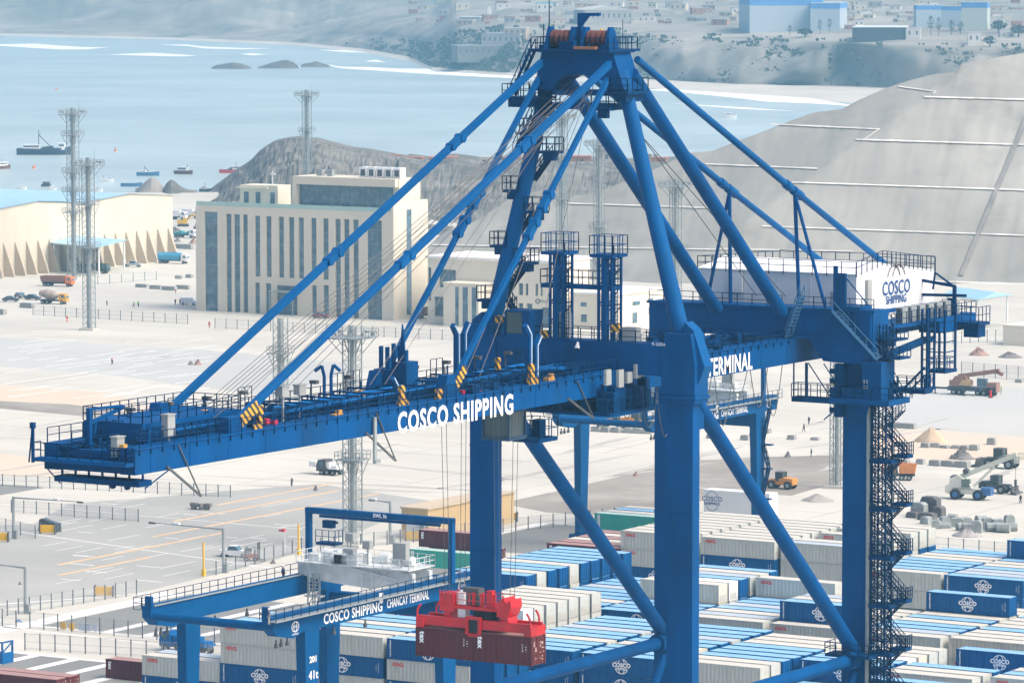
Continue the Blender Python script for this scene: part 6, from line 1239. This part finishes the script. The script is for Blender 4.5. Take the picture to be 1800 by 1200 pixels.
m = MB(); m.bar((-1.8, .3, 3.7), (8.6, .3, 8.2), .75, .85); m.bar((1.0, .3, 2.4), (4.6, .3, 5.9), .4); m.build('boom', RT, o)
m = MB(); A, B_ = Vector((8.2, .3, 8.0)), Vector((17, .3, 8.6))
for dy in (-.3, .9):
    for dz in (0, .9): m.bar(A+Vector((0, dy-.3, dz-.6)), B_+Vector((0, dy-.3, dz-.6)), .1)
    for k in range(9): p = A.lerp(B_, k/9)+Vector((0, dy-.3, -.6)); q = A.lerp(B_, (k+1)/9)+Vector((0, dy-.3, .3)); m.bar(p, q, .07)
m.build('lattice_jib', RT, o); m = MB(); m.bar((8.4, .3, 7.8), (8.4, .3, 3.6), .06); m.cbox(8.4, .3, 2.6, .4, .3, 1.2); m.path([(8.4, .3, 2.6), (8.6, .3, 2.2), (8.4, .3, 1.9), (8.2, .3, 2.1)], .09); m.build('hook_block', DGREY, o)
for x in (-2.0, 2.1):
    for y in (-1.25, 1.25): m = MB(); m.wheel(x, y, .93, .93, .6, 18); m.build('wheel', [BLACK, RTB], o)
# forklift
o = thing('forklift', 'dark forklift with raised mast beside the white pickup', 'forklift', G(443, 985), .3); m = MB(); m.box(-1.2, .9, -.6, .6, .4, 1.1); m.build('body', M('forklift_red', (.35, .13, .10), .6, .2), o); m = MB(); [m.bar((x, y, 1.0), (x, y, 2.3), .1) for x in (-.9, .5) for y in (-.5, .5)]; m.box(-1, .6, -.6, .6, 2.25, 2.35); m.box(-1.1, -.2, -.55, .55, 1.1, 1.9); m.build('cab_frame', GREY, o); m = MB(); [m.bar((1.1, y, .2), (1.1, y, 3.0), .16) for y in (-.4, .4)]; m.box(1.1, 2.2, -.45, -.3, .2, .28); m.box(1.1, 2.2, .3, .45, .2, .28); m.build('lift_mast', DGREY, o); wheels(o, [(x, y) for x in (-.8, .7) for y in (-.55, .55)], .36)
# blue steel flat rack at the bottom left
o = thing('flat_rack', 'blue open steel rack standing at the lower left picture edge', 'steel rack', Vector((-374, 483, 0))); m = MB(); m.box(-6, 0, 0, 2.4, 0, .3); m.box(-6, 0, -.02, .1, .3, 1.5); m.box(-.1, 0, 0, 2.4, .3, 1.5); [m.bar((x, y, 0), (x, y, 3.0), .22) for x in (-6, -3, -.1) for y in (.1, 2.3)]; m.bar((-6, .1, 2.9), (0, .1, 2.9), .2); m.bar((-.1, .1, 2.9), (-.1, 2.3, 2.9), .2); m.bar((-.1, .1, 1.5), (-.1, 2.3, 2.8), .14); m.bar((-3, .1, 2.8), (-.1, .1, 1.5), .14); m.build('frame', BT, o)
# ================================================================ PEOPLE
def skin_mesh(vs, es, rs, name):
    me = bpy.data.meshes.new(name); me.from_pydata(vs, es, []); o = bpy.data.objects.new(name, me); COL.objects.link(o); md = o.modifiers.new('s', 'SKIN'); o.modifiers.new('u', 'SUBSURF').levels = 1
    for v, r in zip(me.skin_vertices[0].data, rs): v.radius = (r, r)
    me.skin_vertices[0].data[0].use_root = True; bpy.context.view_layer.update(); out = bpy.data.meshes.new_from_object(o.evaluated_get(bpy.context.evaluated_depsgraph_get())); bpy.data.objects.remove(o); out.polygons.foreach_set('use_smooth', [True]*len(out.polygons)); out.name = name; return out
def pose(walk):
    w = .22 if walk else .04
    J = {'pel': (0, 0, .95), 'wst': (0, 0, 1.12), 'chs': (0, .0, 1.34), 'nck': (0, 0, 1.50), 'hd0': (.01, 0, 1.58), 'hd1': (.02, 0, 1.70)}
    for s, n in ((1, 'l'), (-1, 'r')): J['hip'+n] = (0, .1*s, .90); J['kne'+n] = (.05+w*s*.6, .11*s, .5); J['ank'+n] = (w*s, .11*s, .09); J['toe'+n] = (w*s+.16, .12*s, .04); J['sho'+n] = (0, .19*s, 1.42); J['elb'+n] = (-.04-w*s*.5, .25*s, 1.15); J['wri'+n] = (.06-w*s*.8, .25*s, .91); J['fin'+n] = (.09-w*s*.8, .24*s, .80)
    return J
RAD = dict(pel=.13, wst=.12, chs=.14, nck=.055, hd0=.085, hd1=.095, hip=.09, kne=.06, ank=.042, toe=.035, sho=.065, elb=.045, wri=.033, fin=.028)
EDG = [('pel', 'wst'), ('wst', 'chs'), ('chs', 'nck'), ('nck', 'hd0'), ('hd0', 'hd1')]+[e for n in 'lr' for e in (('pel', 'hip'+n), ('hip'+n, 'kne'+n), ('kne'+n, 'ank'+n), ('ank'+n, 'toe'+n), ('chs', 'sho'+n), ('sho'+n, 'elb'+n), ('elb'+n, 'wri'+n), ('wri'+n, 'fin'+n))]
def sub(J, keys, edges, grow, name):
    ix = {k: i for i, k in enumerate(keys)}; return skin_mesh([J[k] for k in keys], [(ix[a], ix[b]) for a, b in edges if a in ix and b in ix], [RAD[k[:3]]+grow for k in keys], name)
PM = {}
for wk in (0, 1):
    J = pose(wk); PM[wk] = (sub(J, list(J), EDG, 0, 'body'), sub(J, ['chs', 'wst', 'pel', 'shol', 'shor', 'elbl', 'elbr', 'wril', 'wrir'], EDG, .022, 'jacket'), sub(J, ['pel', 'hipl', 'hipr', 'knel', 'kner', 'ankl', 'ankr'], EDG, .02, 'trousers'))
CL = {n: M('cloth_'+n, c, .85, .1, 3) for n, c in (('orange', (.75, .12, .04)), ('green', (.25, .6, .10)), ('dark', (.035, .04, .05)), ('navy', (.04, .06, .13)), ('red', (.6, .06, .05)), ('grey', (.3, .3, .3)))}
def person(loc, top, legs, label, rz=0, walk=0, hat='white', group='people on the terminal'):
    o = thing('person', label, 'person', loc, rz, group)
    for me, nm, mt in zip(PM[walk], ('body', 'jacket', 'trousers'), (SKIN, CL[top], CL[legs])):
        c = bpy.data.objects.new(nm, me.copy()); c.data.materials.clear(); c.data.materials.append(mt); COL.objects.link(c); c.parent = o
    m = MB(); m.tube((.02, 0, 1.70), (.02, 0, 1.84), .135, .09, 12); m.tube((.04, 0, 1.69), (.04, 0, 1.71), .16, n=12); m.build('helmet', WHITE if hat == 'white' else YELLOW, o); m = MB(); m.box(.09, .14, -.03, .03, 1.60, 1.66); m.build('nose', SKIN, o)
PP = [(188, 538, 'dark', 'dark', 'person in dark clothes walking alone on the pale yard right of the near-left mast'), (235, 540, 'green', 'navy', 'person in a green vest, left one of two standing together'), (243, 540, 'green', 'dark', 'person in a green vest, right one of two standing together'), (118, 566, 'orange', 'orange', 'person in orange overalls walking by the thin fence left of a mast'), (368, 576, 'red', 'red', 'person in red overalls below the left corner of the office'), (197, 641, 'red', 'dark', 'person in red on the open yard above the boom end'), (308, 536, 'dark', 'dark', 'person in dark clothes beside the white van, the left one'), (316, 536, 'dark', 'navy', 'person in dark clothes beside the white van, the right one'), (309, 518, 'orange', 'grey', 'person in orange behind the two dark figures by the van'),
      (1320, 773, 'dark', 'dark', 'person in dark clothes beside the grey blocks left of the farther gantry leg'), (1426, 803, 'navy', 'navy', 'person in navy at the edge of the graded dark area'), (1740, 694, 'green', 'grey', 'person in a green vest at the rear of the truck crane'), (1760, 692, 'green', 'grey', 'person in a green vest standing right of the truck crane'), (1603, 700, 'dark', 'dark', 'person in dark clothes left of the truck crane'), (1422, 746, 'dark', 'dark', 'person in dark clothes far off under the hung walkway'), (1413, 759, 'dark', 'dark', 'person in dark clothes by the grey blocks under the hung walkway'), (1091, 748, 'green', 'navy', 'person in a green vest between the two orange loaders'), (1794, 885, 'dark', 'dark', 'person in dark clothes right of the white rough-terrain crane'), (513, 855, 'dark', 'dark', 'person in dark clothes on the yard left of the service truck')]
for i, (px, py, a, b, lab) in enumerate(PP): person(G(px, py), a, b, lab, R.uniform(0, 6), i % 2)
person(Vector((-300.4, 442.0, 21.75)), 'navy', 'dark', 'person in navy standing on the walkway of the nearer yard gantry', 1.2, 0, group=None)
person(Vector((-282.4, 412.6, 21.75)), 'navy', 'grey', 'person in navy at the seaward end of the nearer gantry walkway', .4, 0, group=None)
person(CB+Vector((1.5, 1.4, 87.3)), 'orange', 'orange', 'person in orange overalls standing on top of the crane apex', 3.6, 0, 'yellow', group=None)
# ================================================================ FENCES
def fence(a, b, n, h, label, wire=True, group='wire fences of the yard'):
    a = Vector(a); b = Vector(b); o = thing('wire_fence', label, 'fence', a, 0, group); d = b-a; src = None
    for i in range(n+1):
        p = d*(i/n)
        if src is None: m = MB(); m.bar((0, 0, 0), (0, 0, h), .13); src = m.build('post', M('fence_post_steel', (.10, .12, .14), .6), o, loc=p)
        else: c = src.copy(); COL.objects.link(c); c.parent = o; c.location = p
    m = MB(); [m.bar(Vector((0, 0, z)), d+Vector((0, 0, z)), .035) for z in (.3, h*.5, h-.1)]; m.build('wire', LGREY, o)
    m = MB(); m.add([(0, 0, .05), d+Vector((0, 0, .05)), d+Vector((0, 0, h-.1)), (0, 0, h-.1)], [(0, 1, 2, 3)]); m.build('mesh_panel', M('wire_mesh', (.45, .48, .5), .6, .05, alpha=.16), o)
    return o
fence(G(-16, 853), G(405, 874), 20, 2.2, 'wire fence below the boom end, farthest of the lower left fences'); fence(G(20, 900), G(243, 917), 10, 2.2, 'wire fence crossing under the boom end, second from the far side'); fence(G(-15, 928), G(62, 946), 3, 2.2, 'short wire fence at the left edge behind the yellow barriers')
fence(G(-20, 1097), G(480, 1142), 20, 2.4, 'wire fence along the near road with coloured notice boards'); fence(G(44, 1142), G(420, 1165), 14, 2.4, 'wire fence nearest the viewer behind the maroon containers'); fence(G(13, 1082), G(240, 1045), 12, 2.3, 'wire fence slanting up from the lower left lamp gantry'); fence(G(380, 1010), G(530, 968), 9, 2.2, 'wire fence slanting past the pickup truck toward the gantry'); fence(G(540, 972), G(1080, 915), 24, 2.3, 'wire fence behind the white trolley and the far legs')
fence(G(58, 554), G(330, 570), 14, 2.6, 'thin wire fence before the mixer truck on the far yard'); fence(G(378, 577), G(860, 602), 24, 2.6, 'thin wire fence across the yard below the office building'); fence(G(172, 500), G(275, 492), 5, 2.5, 'short wire fence with a gate frame below the canopy'); fence(G(1690, 660), G(1830, 672), 7, 3.2, 'thin wire fence beyond the truck crane at the right'); fence(G(1640, 967), G(1830, 983), 7, 2.3, 'wire fence behind the last container row at the right'); fence(G(1630, 606), G(1765, 600), 9, 3, 'tall mesh fence left of the small cream hut')
for (px, py, c, w_, lab) in ((112, 1108, 'y', 1.0, 'yellow notice board on the road fence'), (127, 1110, 'y', .8, 'second smaller yellow notice board on the road fence'), (150, 1111, 'w', 2.1, 'wide white notice board on the road fence'), (168, 1112, 'w', .8, 'small white notice board on the road fence')):
    o = thing('notice_board', lab, 'sign', G(px, py)); m = MB(); m.box(-w_/2, w_/2, -.14, -.08, .3, 1.3); m.bar((0, -.06, 0), (0, -.06, 1.3), .06); m.build('panel', YELLOW if c == 'y' else M('board_pale_blue', (.55, .6, .72), .6, .1, 4), o)
# ================================================================ LAMP GANTRIES, BARRIERS, BLOCKS, PILES
def lampgantry(px, py, arm, label):
    o = thing('lamp_post', label, 'lamp post', G(px, py), 0, 'lamp posts with long arms'); m = MB(); m.tube((0, 0, 0), (0, 0, 6.9), .28, .22, 8); m.cbox(.5, 0, 0, .6, .5, 1.4); m.build('post', LGREY, o); m = MB(); m.tube((0, 0, 6.7), (arm, 0, 6.9), .16, .06, 6); m.build('arm', LGREY, o); m = MB(); k = .65 if abs(arm) > 11 else .9; m.cbox(arm*k, 0, 6.9, 1.0, .5, .3); m.build('lamp', WHITE, o); m = MB(); m.cbox(arm, 0, 6.7, 1.1, .4, .25); m.build('camera_housing', DGREY, o)
lampgantry(24, 946, 13.5, 'lamp post with a long arm to the right at the left edge'); lampgantry(393, 1006, -13.5, 'lamp post with a long arm to the left beside the white pickup'); lampgantry(45, 1078, -9, 'lamp post with an arm to the left in the lower left corner')
lampgantry(686, 955, -3.5, 'lamp post in front of the tan cabin office')
for (px, py, w_, lab) in ((84, 938, 2.6, 'yellow barrier board with a dark tarpaulin beside the left lamp post'), (2, 952, 2.4, 'yellow barrier board cut by the left picture edge'), (183, 1048, 2.8, 'yellow barrier board between the two lower left lamp posts'), (896, 916, 2.6, 'yellow barrier board right of the far crane leg'), (727, 950, 2.6, 'yellow barrier board in front of the tan cabin office')):
    o = thing('traffic_barrier', lab, 'barrier', G(px, py), .35, 'yellow barrier boards'); m = MB(); m.box(-w_/2, w_/2, -.1, .1, .25, 1.5); m.build('panel', YELLOW, o); m = MB(); [m.box(x-.06, x+.06, -.4, .4, 0, 1.7) for x in (-w_/2, w_/2)]; m.build('stand', DGREY, o)
o = thing('tarpaulin_heap', 'dark tarpaulin heap behind a yellow barrier board', 'tarpaulin', G(82, 934)); m = MB(); m.prism([(-1.9, 0), (2, 0), (1.9, 1.4), (.6, 1.6), (-1.2, 2.1), (-1.7, 1.9)], 'y', .2, 1.4); m.build('cover', CARD, o)
for (px, py, h, lab) in ((358, 1012, 5.2, 'tall yellow barrier pole on the pavement below the lamp arm'), (525, 975, 5.0, 'yellow upright barrier pole beside the gantry portal')): o = thing('barrier_pole', lab, 'barrier', G(px, py)); m = MB(); m.bar((0, 0, .6), (0, 0, h), .22); m.build('pole', YELLOW, o); m = MB(); m.cbox(0, 0, 0, .5, .5, 1.1); m.build('pedestal', YELLOW, o)
o = thing('wind_sock', 'small red wind sock on a white pole by the gantry fence', 'wind sock', G(501, 970)); m = MB(); m.tube((0, 0, 0), (0, 0, 3.6), .05, n=6); m.build('pole', WHITE, o); m = MB(); m.tube((0, 0, 3.5), (-1.2, 0, 3.4), .3, .12, 8); m.build('sock', RED, o)
BLK_ = M('grey_concrete_block', (.27, .28, .275), .85, .12, .8)
def block(px, py, w_, h_, label, group, d=1.4, rz=None):
    o = thing('concrete_block', label, 'concrete block', G(px, py), R.uniform(-.15, .25) if rz is None else rz, group); s = ppm(py); W = w_/s/.9; Hh = h_/s; m = MB(); m.prism([(-W/2, 0), (W/2, 0), (W/2-.12, Hh*.92), (W/2-.3, Hh), (-W/2+.25, Hh), (-W/2+.1, Hh*.9)], 'y', -d/2, d/2); m.build('body', BLK_, o)
for i, px in enumerate((1048, 1066, 1084, 1104, 1121, 1138)): block(px, 758+i*.8, 15, 9, 'grey block, %s from the left of the six in front of the orange loaders' % ('first', 'second', 'third', 'fourth', 'fifth', 'sixth')[i], 'grey blocks before the loaders')
for (px, py, w_, h_, lab) in ((1251, 770, 15, 7, 'flat grey block just right of the near crane leg'), (1311, 773, 15, 9, 'grey block left of the dark-clothed person'), (1333, 773, 15, 8, 'slanted grey block right of the dark-clothed person'), (1352, 761, 5, 8, 'narrow grey block touching the farther gantry leg'), (1392, 772, 13, 8, 'grey block behind the gantry leg stair'), (1433, 773, 14, 5, 'low grey block between gantry stair and lattice mast'), (1628, 786, 15, 8, 'long grey block, left end of the row below the sand pile'), (1644, 786, 15, 8, 'long grey block, second of the row below the sand pile'), (1661, 787, 14, 5, 'low grey block, third of the row below the sand pile'), (1680, 788, 15, 6, 'low grey block, fourth of the row below the sand pile'), (1697, 789, 13, 7, 'grey block, fifth of the row below the sand pile'), (1713, 791, 15, 10, 'tall grey block ending the row below the sand pile'), (1743, 781, 14, 12, 'stacked grey block standing apart at the right'), (1592, 816, 12, 9, 'grey block right behind the orange dump truck'), (1618, 815, 13, 9, 'grey block right of the orange dump truck'), (1645, 818, 20, 10, 'grey pipe-like block in the line behind the white crane'), (1668, 819, 22, 10, 'grey pipe-like block in the middle of the line behind the white crane'), (1692, 821, 24, 11, 'last pale block of the line behind the white crane'), (1590, 752, 40, 9, 'long pale pipe section behind the outer stair tower'), (1792, 672, 12, 6, 'grey block at the right edge beyond the truck crane'), (1584, 785, 18, 8, 'grey block half behind the stair landing'),
     (250, 505, 22, 6, 'long grey block, left of the line below the silver pickup'), (274, 508, 20, 7, 'grey block, second of the line below the silver pickup'), (298, 510, 26, 7, 'grey block, third of the line below the silver pickup'), (322, 508, 24, 7, 'grey block, right of the line below the silver pickup'), (314, 490, 11, 6, 'lone grey block left of two above the line'), (333, 488, 11, 6, 'lone grey block right of two above the line'), (48, 541, 26, 9, 'grey block in front of the dark parked cars'), (5, 553, 10, 10, 'dark grey block at the left edge'), (320, 437, 40, 8, 'long pale pipe lying between warehouse and office')): block(px, py, w_, h_, lab, 'grey concrete blocks')
BAG = M('grey_bundle', (.26, .29, .29), .9, .25, 1.2); DBG = M('dark_bundle', (.10, .10, .105), .9, .25, 1.2)
for i in range(16):
    px = 1645+i*9+R.uniform(-3, 3); py = 922+R.uniform(-6, 9)+i*.6; o = thing('wrapped_bundle', 'grey wrapped bundle in the heap of bundles below the white crane', 'bundle', G(px, py), R.uniform(0, 1), 'grey bundles below the white crane'); m = MB(); W = R.uniform(1.4, 2.4); Hh = R.uniform(1.2, 2.1); m.tube((-W/2, 0, Hh*.48), (W/2, 0, Hh*.48), Hh*.5, Hh*.46, 9) if i % 2 else m.prism([(-W/2, 0), (W/2, 0), (W/2-.1, Hh*.8), (W/4, Hh), (-W/3, Hh*.95), (-W/2+.1, Hh*.7)], 'y', -.7, .7); m.build('cover', BAG, o)
for (px, py, W, Hh, mt, lab) in ((1616, 907, 2.6, 2.4, BAG, 'tall grey bundle left of the dark heap'), (1635, 905, 3.4, 3.2, DBG, 'dark rectangular heap, tallest of the bundles'), (1605, 909, 2.0, 1.0, DBG, 'low dark bundle at the left end of the heap'), (1650, 908, 2, 1.8, DBG, 'dark bundle right of the tallest heap'), (1630, 913, 3, 1.2, DBG, 'low dark bundle before the tallest heap'), (1628, 920, 1.6, 1.2, BAG, 'single pale bundle lying in front of the heap')): o = thing('wrapped_bundle', lab, 'bundle', G(px, py)); m = MB(); m.prism([(-W/2, 0), (W/2, 0), (W/2-.1, Hh*.85), (W/4, Hh), (-W/3, Hh), (-W/2+.1, Hh*.7)], 'y', -.9, .9); m.build('cover', mt, o)
def pile(px, py, wpx, hpx, mat, label, name='sand_pile', rough=.08, n=26):
    o = thing(name, label, 'pile', G(px, py), 0, 'small scrap heaps' if name == 'scrap_heap' else None); s = ppm(py); W = wpx/s/2; Hh = hpx/s; vs = [(0, 0, Hh)]; fs = []
    for r in range(1, 8):
        t = r/7
        for k in range(n): a = 6.2832*k/n; rr = W*t*(1+.12*noise2(math.cos(a)*2+px, math.sin(a)*2, 1)); z = Hh*(1-t)**.9*(1+rough*R.uniform(-1, 1)*(t < .99)); vs.append((rr*math.cos(a), rr*math.sin(a)*.8, z if r < 7 else -.05))
    for k in range(n): fs.append((0, 1+k, 1+(k+1) % n))
    for r in range(6):
        for k in range(n): a = 1+r*n+k; b = 1+r*n+(k+1) % n; fs.append((a, a+n, b+n, b))
    m = MB(); m.add(vs, fs); m.build('heap', mat, o, True)
pile(1637, 776, 66, 26, M('sand_heap', (.48, .38, .27), .95, .08, 1), 'conical tan sand pile beyond the outer stair tower'); pile(1437, 880, 62, 13, M('gravel_heap', (.30, .29, .27), .95, .15, 1.5), 'low grey gravel pile left of the outer landside leg', 'gravel_pile')
RUB = M('rubble_dark', (.17, .165, .16), .95, .35, 1.0); RUBR = M('rubble_reddish', (.30, .2, .17), .95, .3, 1)
for (px, py, w_, h_, mt, lab) in ((1720, 624, 40, 12, RUBR, 'reddish rubble heap beyond the fence at the right'), (1775, 628, 50, 9, RUB, 'grey rubble strip right of the reddish heap'), (1700, 942, 60, 14, M('scrap_sheet', (.30, .29, .29), .8, .3, 1), 'flat heap of grey scrap sheets in front of the bundles'), (285, 402, 46, 16, RUB, 'dark scrap heap between warehouse and office, upper one'), (276, 420, 40, 16, RUB, 'dark scrap heap beside the last buttress'), (308, 410, 34, 10, RUB, 'grey scrap heap behind the teal-loaded truck'), (480, 990, 12, 7, RUB, 'small dark debris heap right of the forklift'), (1385, 803, 14, 9, RUB, 'small dark heap at the edge of the graded area'), (1690, 806, 50, 16, RUB, 'dark rubble heap behind the white crane boom'), (885, 878, 26, 7, RUB, 'dark stony heap beside the far crane leg'), (1118, 836, 12, 7, RUBR, 'small reddish heap left of the near crane leg'), (335, 641, 12, 7, RUB, 'small dark heap, left of two on the open yard'), (348, 641, 16, 9, RUBR, 'small tan heap, right of two on the open yard'), (555, 862, 10, 9, RUB, 'small dark heap below the service truck'), (35, 1027, 8, 5, RUB, 'tiny dark heap by the left lane')): pile(px, py, w_, h_, mt, lab, 'rubble_heap', .5, 18)
o = thing('debris_stack', 'dark stack of pallets and crates on the grey pavement under the boom', 'debris stack', G(352, 895)); m = MB()
for k in range(9): m.rbox(-1.5+k*.42+R.uniform(-.2, .2), R.uniform(-.4, .4), R.choice((0, .5)), R.uniform(.6, 1.2), 1.0, R.uniform(.4, .7), R.uniform(-.3, .3))
m.build('crates', RUB, o)
for i, (px, py, w_, h_) in enumerate(((270, 388, 14, 9), (296, 400, 22, 7), (312, 425, 16, 6), (268, 408, 16, 8), (345, 405, 14, 12), (340, 428, 18, 8), (290, 378, 12, 8))): pile(px, py, w_, h_, (RUB, RUBR)[i % 2], 'small scrap heap in the storage yard between warehouse and office', 'scrap_heap', .6, 12)
pile(33, 1092, 16, 5, M('blue_tarp', (.08, .16, .30), .7, .1), 'small blue-grey tarpaulin mound beside the road fence', 'tarpaulin_mound', .1)
o = thing('red_bollard', 'red safety bollard in front of the truck crane', 'bollard', G(1741, 699)); m = MB(); m.tube((0, 0, 0), (0, 0, 1.6), .3, .25, 10); m.build('post', RED, o); m = MB(); m.tube((0, 0, 0), (0, 0, .12), .5, .5, 10); m.build('base', BLACK, o)
# ================================================================ HAZE
hz = MB(); hz.box(-8800, 3300, -1400, 8800, -2.7, 101)
HM = bpy.data.materials.new('haze_air'); HM.use_nodes = True; n = HM.node_tree; n.nodes.remove(n.nodes['Principled BSDF']); pv = n.nodes.new('ShaderNodeVolumePrincipled'); pv.inputs['Color'].default_value = (.30, .72, 1, 1); pv.inputs['Density'].default_value = .00016; pv.inputs['Anisotropy'].default_value = .1
n.links.new(pv.outputs[0], n.nodes['Material Output'].inputs['Volume']); o = hz.build('haze', HM); tag(o, kind='stuff')
